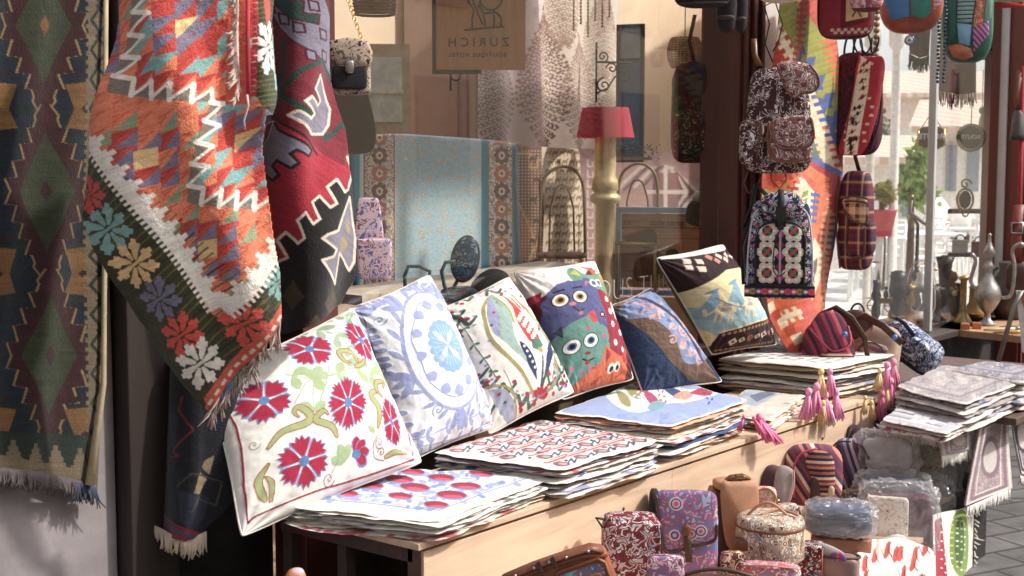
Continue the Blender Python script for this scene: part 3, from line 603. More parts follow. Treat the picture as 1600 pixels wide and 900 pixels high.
# ================================================================== RED, BLACK AND LILAC KILIM
LIL, CRM, BLK, DGR = '#827c8c', '#e6d3bc', '#1c1517', '#26483d'
p = Pic(360, -60, 600, 540, '#a31d32', 1.5)
def outl(pts, c, o=CRM, w=4, closed=True): p.poly(pts, c); p.line(pts, w, o, closed)
p.poly([(400, -60), (600, -60), (540, 260), (405, 160)], '#7a1f2e')
outl([(418, -60), (480, -60), (520, 40), (530, 130), (512, 105), (470, 75), (440, 45), (425, 10)], LIL, '#5a1a28', 3)
outl([(432, -20), (452, -20), (452, 0), (474, 2), (472, 22), (494, 24), (492, 40), (455, 30), (436, 10)], DGR, '#5a1a28', 3)
for x, y in ((427, 12), (446, 30), (466, 44), (486, 10), (500, 55), (505, 88), (480, 88)): outl([(x - 7, y - 9), (x + 6, y - 5), (x + 8, y + 9), (x - 5, y + 7)], LIL, '#4a1420', 3)
outl([(407, 20), (430, 45), (424, 60), (404, 48)], LIL)
p.line([(446, 60), (450, 110), (436, 150), (445, 165)], 8, DGR); p.line([(440, 160), (470, 110), (500, 95), (535, 130)], 8, DGR); p.line([(450, 150), (520, 215), (545, 190)], 8, DGR)
outl([(498, 118), (512, 140), (526, 170), (522, 195), (512, 208), (485, 210), (475, 196), (460, 182), (468, 175), (482, 186), (490, 178), (474, 160), (482, 152), (497, 165), (504, 157), (488, 140)], LIL)
p.line([(420, 165), (462, 202), (500, 240)], 4, '#3a1018')
outl([(414, 180), (432, 180), (450, 205), (488, 235), (482, 245), (468, 236), (462, 242), (470, 256), (462, 264), (448, 252), (442, 260), (450, 274), (442, 282), (430, 272), (424, 280), (434, 302), (424, 300), (416, 270), (414, 240)], LIL, '#2a1218', 4)
outl([(420, 195), (440, 190), (430, 215), (416, 230)], '#7a1f2e', CRM, 2)
steps = [(600, 190), (545, 245), (553, 270), (546, 296), (540, 300), (528, 280), (514, 292), (526, 318), (516, 324), (502, 306), (490, 316), (500, 342), (490, 350), (478, 332), (466, 344), (476, 372), (466, 380), (452, 362), (442, 374), (452, 402), (440, 408), (424, 388)]
p.poly(steps + [(360, 400), (360, 540), (600, 540)], BLK); p.line(steps[1:], 4, CRM)
for q in range(5):
    for r in range(4): p.poly([(430 + q * 30, 430 + r * 46 + q * 6), (447 + q * 30, 455 + r * 46 + q * 6), (430 + q * 30, 478 + r * 46 + q * 6), (414 + q * 30, 455 + r * 46 + q * 6)], '#4a3a24' if (q + r) % 2 else BLK)
outl([(550, 308), (558, 330), (570, 370), (568, 410), (560, 425), (548, 408), (534, 395), (527, 445), (500, 405), (520, 400), (526, 390), (502, 372), (510, 366), (528, 360), (536, 340)], LIL)
p.poly([(546, 345), (556, 348), (558, 368), (550, 362)], '#a98a5e'); p.poly([(536, 370), (548, 372), (556, 385), (536, 398)], '#a98a5e')
p.abrash(0, .25, 1.6, 35, 8); gain(p, 1.1)
rk = drape('kilim_rug', [[(395, -60, 3.62), (455, -60, 3.50), (525, -60, 3.56)], [(400, 180, 3.58), (470, 180, 3.46), (560, 180, 3.62)], [(405, 330, 3.56), (480, 330, 3.44), (585, 330, 3.64)], [(405, 530, 3.62), (480, 530, 3.5), (590, 530, 3.66)]], p, KILIM, 520, 200,
           lambda x, y: .014 * np.sin((x + y * .25) / 17) + .02 * np.sin(x / 40), [(400, -60), (502, -60), (515, 40), (528, 120), (545, 200), (548, 260), (560, 310), (573, 380), (568, 440), (545, 478), (500, 500), (450, 520), (400, 520)], None, .007)
tag(rk, 'crimson kilim with lilac hooked motifs and black stepped band hanging beside the window', 'rug')
# ================================================================== LOW DARK KILIM WITH PALE FRINGE
p = Pic(230, 560, 390, 850, '#15161f', 1.4); p.line([(290, 620), (285, 640), (302, 672), (275, 705), (285, 712), (266, 715), (260, 745)], 3, '#7a2433'); p.poly([(262, 640), (285, 650), (278, 700), (264, 702)], '#22303f')
p.poly([(336, 712), (322, 722), (310, 745), (300, 780), (312, 775), (330, 745)], '#8d7a5c'); p.line([(298, 722), (345, 760)], 8, '#15161f'); p.poly([(285, 765), (330, 780), (322, 812), (300, 830), (286, 812)], '#262a3c'); p.line([(282, 760), (300, 740), (345, 752), (338, 790), (310, 780), (300, 800)], 2.5, '#4a4238')
p.poly([(240, 798), (320, 838), (390, 790), (390, 815), (318, 862), (240, 822)], '#7a2430'); p.line([(248, 812), (318, 848), (360, 822)], 4, '#38436b'); p.abrash(0, .3, 1.6, 20, 5); gain(p, 1.1)
dk = drape('kilim_rug', [[(262, 560, 3.55), (310, 560, 3.45), (380, 560, 3.5)], [(255, 700, 3.52), (310, 700, 3.42), (372, 700, 3.5)], [(246, 830, 3.5), (300, 842, 3.42), (362, 800, 3.5)]], p, KILIM, 260, 140, lambda x, y: .012 * np.sin(x / 12), [(262, 560), (385, 560), (360, 780), (322, 835), (292, 850), (244, 826), (256, 700)], None, .007)
tag(dk, 'nearly black narrow kilim with thin red zigzag and cream fringe hanging low by the door', 'rug')
f_ = fringe([(244, 822, 3.48), (290, 846, 3.42), (322, 830, 3.44)], 24, .05, .0028, 4, None, .25, 3); f_.world('fringe', pm('#c9b49c', .95, 0, .2, 40), dk)

# ================================================================== CUSHIONS
def cushion(name, label, quad, pic_, T=.06, back='#efe8dc', n=270, pinch=.055, prof=.6, wr=.0035, seed=0, group='cushions leaning on the window', mat=COTTON, piping=None, ears=-.035):
    pic = pic_; pic.A = pic.A * .86; back = tuple(x * .84 for x in lin(back)); q = np.array(quad, float); u = np.linspace(-1, 1, n); U, Vv = np.meshgrid(u, u)
    pu = U * (1 - pinch * (1 - Vv ** 2) ** 1.0) ; pv = Vv * (1 - pinch * (1 - U ** 2)); cn = (np.abs(U) * np.abs(Vv)) ** 6; pu = pu * (1 + ears * cn); pv = pv * (1 + ears * cn)
    s = (pu + 1) / 2; t = (pv + 1) / 2; q4 = lambda w: (w[0] * ((1 - s) * (1 - t))[..., None] + w[1] * (s * (1 - t))[..., None] + w[2] * (s * t)[..., None] + w[3] * ((1 - s) * t)[..., None])
    C3 = world_of(q[None])[0]; P = q4(C3); D = q4(q)[..., :2]; nn = np.cross(C3[1] - C3[0], C3[3] - C3[0]); nn /= np.linalg.norm(nn)
    if nn.dot(C3.mean(0) - np.array(EYE)) > 0: nn = -nn
    T = T * 1.7; h = ((1 - U ** 2) * (1 - Vv ** 2)); h = np.clip(h, 0, 1) ** prof * T; e = 1 - np.clip(h / T, 0, 1)
    w = wr * (fbm(U * 5 + seed, Vv * 5, seed) - .5) * 2 + wr * .9 * e * np.sin((U * Vv) * 16 + fbm(U * 4, Vv * 4, seed + 2) * 9); w = w * np.clip(h / T * 3, 0, 1); pc_ = pic.sample(D[..., 0], D[..., 1]); st_ = np.clip(np.abs(pc_ - pic.A[3, 3]).sum(-1) * 2.2, 0, 1); w = w + st_ * (.0012 + .0006 * np.sin((D[..., 0] + D[..., 1]) * 1.6)) * (h > .006)
    for cu, cv in ((-1, -1), (1, -1), (1, 1), (-1, 1)): rr_ = np.hypot(U - cu, Vv - cv); an_ = np.arctan2(Vv - cv, U - cu); w = w + .0035 * np.sin(an_ * 15 + seed) * np.exp(-((rr_ - .35) / .28) ** 2)
    F1 = P + nn * (h + w)[..., None]; B1 = P - nn * (h * .9)[..., None]; V = np.concatenate([F1.reshape(-1, 3), B1.reshape(-1, 3)])
    C = np.concatenate([pic.sample(D[..., 0], D[..., 1]).reshape(-1, 3), np.tile(lin(back), (n * n, 1))]); g = gridF(n, n); F = np.concatenate([g, g[:, ::-1] + n * n]); i = np.arange(n * n).reshape(n, n)
    rim = np.concatenate([i[0, :], i[1:, -1], i[-1, -2::-1], i[-2:0:-1, 0]]); F = np.concatenate([F, np.stack([rim, np.roll(rim, -1), np.roll(rim, -1) + n * n, rim + n * n], -1)])
    o = place(name, V, F, mat, None, C); tag(o, label, 'cushion', group)
    rp = P.reshape(-1, 3)[rim][::4]; MB().tube([tuple(x) for x in rp], .0032, 6, True).world('piping', pm(piping or '#d8d0c6', .9), o); return o
# 1: crimson flowers
MAG, VIO, SAG, OLV, CRI = '#b0143e', '#7a88ba', '#a9bd8d', '#a4b478', '#a0183c'
p = Pic(290, 440, 700, 870, '#f3ede4', 1.8)
p.line(cr([(345, 650), (362, 700), (380, 812), (393, 812), (460, 785), (560, 752), (640, 722)], 8), 2.6, CRI)
p.line(cr([(560, 495), (585, 560), (615, 650), (640, 722)], 6), 2, CRI)
for a in ([(545, 500), (520, 520), (505, 560), (530, 600)], [(455, 525), (480, 590), (460, 660), (452, 690)], [(520, 600), (480, 615), (445, 625), (425, 660)], [(520, 600), (560, 620), (600, 600), (610, 570)]): p.line(cr(a, 6), 1.6, '#8fa680')
vine(p, [(452, 690), (452, 640), (462, 600)], 2, 24, SAG, 1.8, .62); vine(p, [(418, 610), (452, 620), (500, 612), (545, 600)], 4, 26, SAG, 1.8, .6); vine(p, [(462, 505), (490, 530), (520, 560), (528, 590)], 5, 26, '#9db596', 1.6, .5); vine(p, [(545, 600), (565, 606), (585, 590)], 2, 26, SAG, 1.6, .6)
vine(p, [(490, 500), (520, 492), (545, 505)], 3, 20, '#9db596', 1.4, .5)
def scrollleaf(pts, c=OLV, o='#b25a3c', w=12):
    w = w * .62
    q = cr(pts, 8); n = len(q); L = []; Rr = []
    for i, (x, y) in enumerate(q):
        a = q[min(i + 1, n - 1)]; b = q[max(i - 1, 0)]; dx, dy = a[0] - b[0], a[1] - b[1]; l = math.hypot(dx, dy) or 1; k = w * math.sin(math.pi * min(1, (i + 1) / n) ** .8) * .5 + 1; L.append((x - dy / l * k, y + dx / l * k)); Rr.append((x + dy / l * k, y - dx / l * k))
    p.poly(L + Rr[::-1], c); p.line(L + Rr[::-1], 1.6, o, True)
scrollleaf([(394, 722), (410, 700), (440, 690), (448, 680), (432, 665), (425, 672), (432, 680)], w=15); scrollleaf([(490, 710), (480, 695), (456, 685), (466, 672), (474, 678)], w=13); scrollleaf([(400, 795), (388, 768), (398, 742)], w=14); scrollleaf([(408, 795), (404, 770), (396, 760)], w=9)
scrollleaf([(530, 590), (520, 572), (500, 574), (506, 590), (516, 592)], w=11); scrollleaf([(522, 598), (536, 592), (546, 580)], w=9); scrollleaf([(560, 690), (562, 660), (548, 642), (560, 632), (572, 640)], w=14); scrollleaf([(562, 634), (562, 618), (580, 612), (576, 624)], w=10); scrollleaf([(580, 728), (600, 718), (625, 716)], w=9)
drop(p, 505, 745, 495, 718, 16, SAG); drop(p, 505, 745, 512, 716, 15, SAG); drop(p, 505, 745, 484, 738, 13, SAG); drop(p, 540, 690, 556, 696, 10, SAG)
spiral(p, 488, 765, 11, 1.6, CRI, 1.5); spiral(p, 565, 710, 9, 1.6, CRI, 1.5, 1); spiral(p, 572, 722, 7, 1.4, CRI, 1.5, 3); spiral(p, 378, 712, 8, 1.3, SAG, 1.5); p.line(cr([(488, 765), (496, 740), (490, 712)], 5), 1.5, '#8fa680'); p.line(cr([(560, 700), (554, 716), (562, 730), (580, 732)], 5), 1.5, CRI)
carnation(p, 444, 743, 36, MAG, VIO, '#5b86b8', 6, 1, .98, 12); carnation(p, 505, 658, 38, MAG, VIO, '#5b86b8', 8, .82, 1.05, 30, 10); carnation(p, 387, 648, 35, MAG, VIO, '#5b86b8', 5, .98, .95, 20); carnation(p, 458, 566, 35, MAG, VIO, '#5b86b8', 5, .95, .9, 50); carnation(p, 546, 547, 39, MAG, VIO, '#5b86b8', 6, .6, .95, 20, -20); carnation(p, 589, 675, 39, MAG, VIO, '#5b86b8', 6, .5, .95, 20, -14)
for a in (-95, -60, -20, 20): drop(p, 524, 732, 524 + 27 * math.cos(R_(a)), 732 + 27 * math.sin(R_(a)), 17, VIO); drop(p, 524, 731, 524 + 25 * math.cos(R_(a)), 731 + 25 * math.sin(R_(a)), 13, MAG)
p.ell(526, 730, 8, 6, '#5b86b8')
p.abrash(0, .035, 1.2)
cushion('cushion', 'white cushion embroidered with crimson carnations and green scrolls at the near corner', [(316, 586, 3.52), (554, 478, 3.92), (664, 724, 3.82), (374, 844, 3.34)], p, .075, seed=3, pinch=.06)
# 2: blue suzani
BL, BL2 = '#a2abd8', '#8497cc'
p = Pic(520, 400, 800, 740, '#eff0f4', 1.8)
cx, cy = 664, 560
def tp(x, y): return (cx + x * .80 + y * .13, cy + y * 1.06 + x * .10)
ring = [tp(76 * math.cos(t / 40 * 6.283), 88 * math.sin(t / 40 * 6.283)) for t in range(40)]; p.line(ring, 4.5, BL, True)
for t in range(20):
    a = t / 20 * 6.283; r0 = tp(76 * math.cos(a), 86 * math.sin(a)); r1 = tp(97 * math.cos(a + .22), 106 * math.sin(a + .22)); drop(p, *r0, *r1, 6.5, BL)
    if t % 4 == 0:
        for s in (-.12, .06, .24): r2 = tp(108 * math.cos(a + s), 116 * math.sin(a + s)); drop(p, *r0, *r2, 11, BL)
r2_ = [tp(60 * math.cos(t / 40 * 6.283) * (1 + .06 * math.sin(t)), 72 * math.sin(t / 40 * 6.283)) for t in range(40)]; p.line(r2_, 1.6, BL2, True)
for t in range(12):
    a = t / 12 * 6.283 + .2; x, y = tp(52 * math.cos(a), 62 * math.sin(a))
    for s in (-70, 0, 70): drop(p, *tp(61 * math.cos(a), 72 * math.sin(a)), x + 6 * math.cos(a + R_(s) + 3.14), y + 6 * math.sin(a + R_(s) + 3.14), 10, BL)
    p.ell(x, y, 6, 6, BL)
for ex, c in ((1, '#8bb0dc'),):
    for t in range(18): a = t / 18 * 6.283; x, y = tp(30 * math.cos(a), 33 * math.sin(a)); p.ell(x, y, 6, 7, c)
    p.poly([tp(31 * math.cos(t / 30 * 6.283), 34 * math.sin(t / 30 * 6.283)) for t in range(30)], c)
for a in (.6, 2.2, 3.75, 5.3): drop(p, *tp(0, 0), *tp(31 * math.cos(a), 33 * math.sin(a)), 9, '#c3c4ea')
for t in range(24): a = t / 24 * 6.283; p.line([tp(14 * math.cos(a), 15 * math.sin(a)), tp(29 * math.cos(a), 31 * math.sin(a))], 1, '#b6cdec')
for v_ in ([(592, 620), (610, 660), (628, 690), (650, 690), (690, 672)], [(690, 672), (730, 655), (752, 620), (745, 590)], [(556, 500), (570, 482), (600, 470)], [(560, 520), (575, 560), (588, 600)], [(620, 452), (650, 455), (672, 470)], [(690, 480), (700, 520), (722, 560), (738, 600)]): vine(p, v_, 7, 15, BL, 1.8, .5)
for x, y, a in ((577, 512, 0), (658, 655, 2), (692, 660, 1), (624, 698, 3), (700, 470, 1), (585, 590, 2)): spiral(p, x, y, 9, 1.5, BL2, 1.6, a)
p.line(cr([(556, 492), (600, 640), (632, 712), (700, 692), (762, 660)], 8), 1.5, BL2); vine(p, [(640, 705), (700, 690), (755, 668)], 6, 10, BL, 1.4)
p.abrash(0, .03, 1.2)
cushion('cushion', 'white cushion with pale blue suzani ring and a round blue flower in the middle', [(540, 482, 4.06), (672, 426, 4.32), (778, 668, 4.26), (628, 730, 3.93)], p, .075, '#c9d2e6', seed=5, pinch=.05)
tp_ = at(640, 430, D=4.16)
# 3: tulip
p = Pic(660, 420, 910, 690, '#f1e9dd', 1.9)
rnd = random.Random(4)
for x, y in [(702, 505), (716, 520), (700, 545), (712, 590), (735, 600), (750, 615), (775, 625), (850, 560), (862, 590), (842, 610), (815, 640), (862, 612), (720, 475), (750, 455), (835, 530), (870, 605), (735, 635), (800, 640), (772, 648), (760, 470)]:
    q = cr([(x - 12, y + 6), (x - 6, y - 7), (x + 3, y + 4), (x + 12, y - 6)], 6); p.line(q, 4.4, '#44685a')
    for k in range(3): p.ell(x + rnd.uniform(-12, 12), y + rnd.uniform(-11, 11), 3.2, 2.6, '#c02a3a')
    for k in range(2): p.ell(x + rnd.uniform(-15, 15), y + rnd.uniform(-12, 12), 2.5, 1.8, '#9a9ab8')
L1 = cr([(752, 480), (738, 505), (748, 555), (790, 600), (826, 630), (858, 600), (838, 545), (800, 500), (785, 480)], 8); p.line(L1, 5, '#a99a5e')
p.poly(cr([(758, 470), (745, 495), (752, 545), (800, 590), (780, 555), (775, 515)], 8), '#9fb9ad'); p.poly(cr([(748, 478), (742, 520), (756, 552), (758, 520)], 6), '#9c9fc4')
p.poly(cr([(752, 470), (780, 490), (795, 540), (782, 545), (770, 500)], 6), '#eee2cf'); p.line(cr([(756, 485), (772, 505), (778, 530)], 6), 3.2, '#a99a5e')
p.poly(cr([(858, 600), (838, 548), (815, 512), (845, 560), (850, 600)], 6), '#9c9fc4'); p.line(cr([(800, 500), (828, 520), (850, 565), (848, 605)], 6), 3, '#a99a5e')
for c, w in (('#cf3a3c', 1),):
    p.poly(cr([(768, 478), (786, 500), (800, 520), (818, 545), (822, 560), (812, 562), (798, 555), (784, 530), (780, 505)], 7), c)
    for dx in (0, 8, 16): p.poly([(764 + dx * 1.3, 472 + dx * .5), (784 + dx, 506), (790 + dx * .8, 504)], '#d3604a')
for k in range(3):
    for j in range(4): p.ell(787 + j * 7 + k * 3, 520 + j * 9 - k * 5 + 6, 2.7, 4.5, '#f1e9dd', -30)
p.poly([(806, 556), (822, 552), (828, 560), (820, 572), (808, 570)], '#4d7a68'); p.ell(822, 570, 5, 4, '#a99a5e')
for a in ((786, 560, 818, 600), (796, 572, 820, 612), (848, 545, 836, 596), (842, 560, 834, 604)): drop(p, a[2], a[3], a[0], a[1], 11, '#2f3a6b')
for k in range(5): p.ell(794 + k * 5, 568 + k * 7, 2, 2, '#f1e9dd')
for a in ((826, 578, 830, 622), (834, 585, 832, 622)): p.line([a[:2], a[2:]], 3, '#41565a')
for a in (-150, -120, -90, -60, -30): drop(p, 832, 632, 832 + 16 * math.cos(R_(a)), 632 + 14 * math.sin(R_(a)), 8, '#c02a3a')
p.poly(cr([(752, 622), (775, 626), (796, 650), (800, 668), (780, 660), (765, 645)], 6), '#a3a9bd'); p.line(cr([(750, 618), (780, 625), (800, 655), (798, 670)], 6), 3, '#a99a5e')
for k in range(26):
    a_ = k / 26 * 6.283; p.ell(795 + 62 * math.cos(a_) * (1 if math.cos(a_) > 0 else .8), 555 + 92 * math.sin(a_), 2.2, 2.2, ['#c02a3a', '#8a8fb0', '#44685a'][k % 3])
p.line(cr([(768, 600), (800, 640), (846, 620), (868, 580)], 6), 1.4, '#7a8a9a'); vine(p, [(700, 500), (730, 560), (760, 610)], 5, 8, '#5a7a68', 1.4); vine(p, [(800, 470), (840, 530), (876, 590)], 6, 8, '#5a7a68', 1.4)
cushion('cushion', 'cream cushion with a large red tulip and scattered green red sprigs', [(676, 486, 4.40), (796, 430, 4.62), (900, 614, 4.5), (764, 682, 4.22)], p, .075, '#efe6d8', seed=8, pinch=.05)
# 4: kittens
p = Pic(780, 400, 1010, 640, '#f0e4dc', 2.0)
p.poly([(825, 478), (860, 462), (890, 450), (906, 430), (935, 440), (975, 560), (990, 600), (880, 625), (835, 520)], '#6b1f33')
p.poly(cr([(872, 440), (882, 425), (898, 440), (920, 436), (938, 430), (938, 470), (925, 480), (890, 470)], 6, True), '#6f9c80'); p.poly([(896, 422), (922, 428), (916, 440)], '#c85a3f'); p.poly([(924, 428), (934, 440), (930, 452)], '#d8a05a'); p.poly([(876, 438), (884, 430), (890, 444)], '#c0c04a')
body = cr([(842, 470), (856, 456), (880, 452), (902, 458), (916, 476), (926, 520), (925, 560), (850, 545), (838, 500)], 6, True); p.poly(body, '#5b5f8e'); p.ell(896, 458, 9, 11, '#5b5f8e'); p.ell(897, 459, 5, 7, '#c36a86')
for k in range(14): a = k / 14 * 6.28; p.ell(878 + 36 * math.cos(a), 485 + 28 * math.sin(a), 7, 7, '#5b5f8e')
p.poly([(820, 470), (834, 466), (834, 478), (826, 482)], '#c22b49'); p.poly(cr([(912, 468), (930, 470), (950, 478), (968, 530), (972, 580), (950, 590), (925, 560), (922, 510)], 6, True), '#9c2038')
for x, y in ((928, 480), (941, 486), (946, 505), (935, 520), (952, 530), (940, 548), (958, 555), (947, 572), (932, 500)): p.ell(x, y, 4, 5, '#f0e4dc')
p.ell(946, 492, 10, 11, '#f4eee6'); p.ell(949, 493, 5, 7, '#2a2a33')
for x, r in ((856, 9.5), (882, 9.5)): y = 483 - (x - 856) * .12; p.ell(x, y, r + 2, r + 1.5, '#2d2d44'); p.ell(x, y, r, r, '#f7f0e2'); p.ell(x, y, 6, 6, '#b98a3f'); p.ell(x, y, 3.5, 3.5, '#221c1c')
p.line([(848, 470), (860, 467)], 3, '#23233d'); p.line([(874, 465), (886, 463)], 3, '#23233d'); p.ell(871, 491, 4.5, 3, '#d8738c'); p.line([(872, 496), (880, 504), (886, 500)], 1.6, '#2d2d44'); p.ell(882, 506, 3, 3, '#d8738c'); p.ell(915, 508, 5, 5, '#6b1f33'); p.ell(915, 508, 2.2, 2.2, '#f0e4dc')
for x, y in ((908, 455), (919, 453)): p.ell(x, y, 7, 7, '#f1eee2'); p.ell(x, y, 4, 4.5, '#4e6b88')
k1 = cr([(856, 540), (868, 522), (888, 512), (900, 505), (908, 522), (922, 530), (926, 552), (918, 590), (890, 608), (868, 590), (858, 565)], 6, True); p.poly(k1, '#6a9a8c')
for k in range(16): a = k / 16 * 6.28; p.ell(890 + 33 * math.cos(a), 555 + 34 * math.sin(a), 6.5, 6.5, '#6a9a8c')
p.poly([(892, 506), (902, 502), (908, 520), (898, 522)], '#c9464f'); p.poly([(852, 530), (860, 522), (864, 540)], '#3a3f49')
for x, y in ((876, 554), (899, 547)): p.ell(x, y, 11, 11, '#36433f'); p.ell(x, y, 9.6, 9.6, '#f7f3ea'); p.ell(x, y, 5.5, 5.5, '#5f7fb0'); p.ell(x, y, 3.6, 3.6, '#1e1c22')
p.ell(897, 565, 4, 2.6, '#9c2038'); p.line([(892, 573), (899, 576), (907, 572)], 2.4, '#22302c'); p.ell(899, 578, 4, 3, '#b8344b')
for x, y in ((893, 530), (897, 592), (880, 585), (905, 586), (918, 540)): p.ell(x, y, 3.4, 3, '#c9648a')
k2 = cr([(892, 612), (905, 590), (920, 575), (922, 555), (938, 562), (955, 565), (966, 550), (968, 575), (972, 592), (968, 606)], 6, True); p.poly(k2 + [(966, 625), (892, 640)], '#dd6b3f'); p.poly([(924, 558), (934, 565), (928, 578)], '#b23a4f'); p.poly([(958, 560), (965, 553), (966, 572), (960, 574)], '#b23a4f')
for k in range(12): p.ell(910 + (k * 17) % 55, 585 + (k * 11) % 30, 3, 2, '#b8482b', k * 20)
for x in (939, 949): p.ell(x, 584 - (x - 939) * .3, 5.5, 7, '#f2efe6'); p.ell(x + 1, 585 - (x - 939) * .3, 3, 4, '#1e1c22')
p.mul(1 + .25 * (fbm(p.gx / 5, p.gy / 5, 2) - .5))
cushion('cushion', 'cushion printed with a heap of furry cartoon kittens, purple, teal, red and orange', [(800, 422, 4.78), (930, 406, 4.98), (992, 594, 4.9), (878, 628, 4.64)], p, .07, '#e3d8cd', seed=11, pinch=.05)
# 5: brown and blue
p = Pic(940, 440, 1140, 620, '#2f4468', 1.8); p.poly([(940, 470), (1010, 440), (1012, 456), (960, 480)], '#5f86b0')
p.poly([(952, 482), (1008, 455), (1080, 560), (1122, 598), (1068, 600), (1030, 580), (970, 510)], '#7c6150')
p.poly(cr([(962, 490), (985, 470), (1015, 462), (1045, 485), (1075, 520), (1100, 560), (1075, 580), (1050, 578), (1030, 545), (1000, 518), (975, 510)], 6, True), '#8fa3cc')
rnd = random.Random(3)
for k in range(70):
    t = rnd.random(); x = 975 + t * 110 + rnd.uniform(-16, 16); y = 480 + t * 88 + rnd.uniform(-18, 18); p.ell(x, y, rnd.uniform(3, 8), rnd.uniform(1.5, 4), rnd.choice(['#e0b4b4', '#e8c8c0', '#5e7ab5', '#b98f9c', '#e0b4b4']), rnd.uniform(0, 180))
for k in range(8): spiral(p, 1030 + (k % 4) * 16, 530 + (k // 4) * 22 + (k % 4) * 7, 7, 1.4, '#e6b8b4', 2.6, k)
p.line(cr([(985, 470), (1010, 492), (1050, 530), (1085, 575)], 6), 6, '#34406b'); p.abrash(0, .3, 1.5, 8, 9)
cushion('cushion', 'brown and slate blue cushion with pink and blue tapestry swirls', [(950, 478, 5.1), (1016, 448, 5.24), (1132, 598, 5.1), (1004, 618, 4.92)], p, .065, '#2a3f5f', seed=14, n=170, mat=KILIM)
# 6: camels
p = Pic(1010, 370, 1230, 570, '#f0dfa8', 2.0)
p.poly([(1010, 370), (1150, 370), (1150, 418), (1105, 425), (1065, 452), (1020, 480), (1010, 480)], '#32171a'); p.poly([(1015, 380), (1150, 372), (1126, 392), (1100, 397), (1050, 405), (1030, 406)], '#efe9df')
for x, y, s in ((1058, 410, 9), (1073, 411, 8), (1058, 420, 8), (1072, 423, 9)): p.poly([(x - s * .6, y - s * .5), (x + s * .6, y - s * .4), (x + s * .5, y + s * .55), (x - s * .5, y + s * .5)], '#e8d0bd')
for x, y in ((1090, 404), (1098, 410), (1106, 402), (1114, 408), (1130, 402), (1120, 400)): p.poly([(x, y - 5), (x + 5, y), (x, y + 6), (x - 5, y)], '#c98a7e' if x < 1105 else '#e8d0bd')
p.poly([(1064, 478), (1100, 488), (1150, 470), (1195, 440), (1200, 470), (1200, 500), (1110, 530), (1085, 510)], '#a5c8d4'); 
for x, y, s in ((1086, 470, 1), (1112, 458, 1.15), (1136, 452, .95), (1154, 450, .95), (1166, 444, .7)):
    p.poly(cr([(x - 8 * s, y + 26 * s), (x - 7 * s, y + 5 * s), (x - 3 * s, y - 7 * s), (x, y - 15 * s), (x + 4 * s, y - 8 * s), (x + 8 * s, y + 8 * s), (x + 16 * s, y + 30 * s)], 5, True), '#8fb7cc'); p.ell(x - 1, y - 11 * s, 3.6 * s, 4 * s, '#86aec4'); p.ell(x - 3, y - 12 * s, 8 * s, 2 * s, '#7da3bb', -30)
for x, y in ((1102, 486), (1135, 478), (1158, 470)):
    p.poly(cr([(x - 10, y - 8), (x, y - 12), (x + 10, y - 8), (x + 12, y + 4), (x, y + 8), (x - 10, y + 4)], 4, True), '#efe2b6')
    for k in (-8, -3, 5, 9): p.line([(x + k, y + 2), (x + k + 2, y + 18)], 2.6, '#efe2b6')
    p.line([(x - 10, y), (x - 16, y + 8), (x - 20, y)], 3, '#efe2b6'); p.poly([(x - 5, y - 10), (x + 6, y - 9), (x + 7, y + 2), (x - 5, y + 3)], '#b8a8ac'); p.line([(x - 5, y - 4), (x + 7, y - 4)], 1.5, '#efe2b6')
p.line(cr([(1088, 468), (1104, 478), (1124, 484)], 4), 1.6, '#7a8a94')
p.poly([(1106, 522), (1150, 506), (1196, 494), (1230, 494), (1230, 570), (1105, 570)], '#32171a'); p.line([(1106, 521), (1150, 505), (1196, 494)], 2.4, '#f0dfa8')
for k in range(16): p.ell(1112 + k * 5.6, 524 - k * 1.7, 2.2, 2.4, '#b98260'); p.ell(1114 + k * 5.6, 548 - k * .9, 2.0, 1.8, '#a5705a')
for k in range(8):
    x = 1128 + k * 11; y = 535 - k * 2.8; s = 6 if k % 2 == 0 else 4.4; c = '#e8d3b6' if k % 3 < 2 else '#b5604e'; p.poly([(x, y - s), (x + s, y), (x, y + s), (x - s, y)], c); p.poly([(x, y - s * .4), (x + s * .4, y), (x, y + s * .4), (x - s * .4, y)], '#32171a')
p.abrash(0, .12, 1.3, -12, 9)
cushion('cushion', 'cushion with a pale blue camel caravan on cream between dark brown bands', [(1022, 402, 5.36), (1130, 380, 5.66), (1216, 540, 5.7), (1112, 556, 5.5)], p, .075, '#6e5f2c', seed=17, n=190, mat=COTTON, pinch=.05)
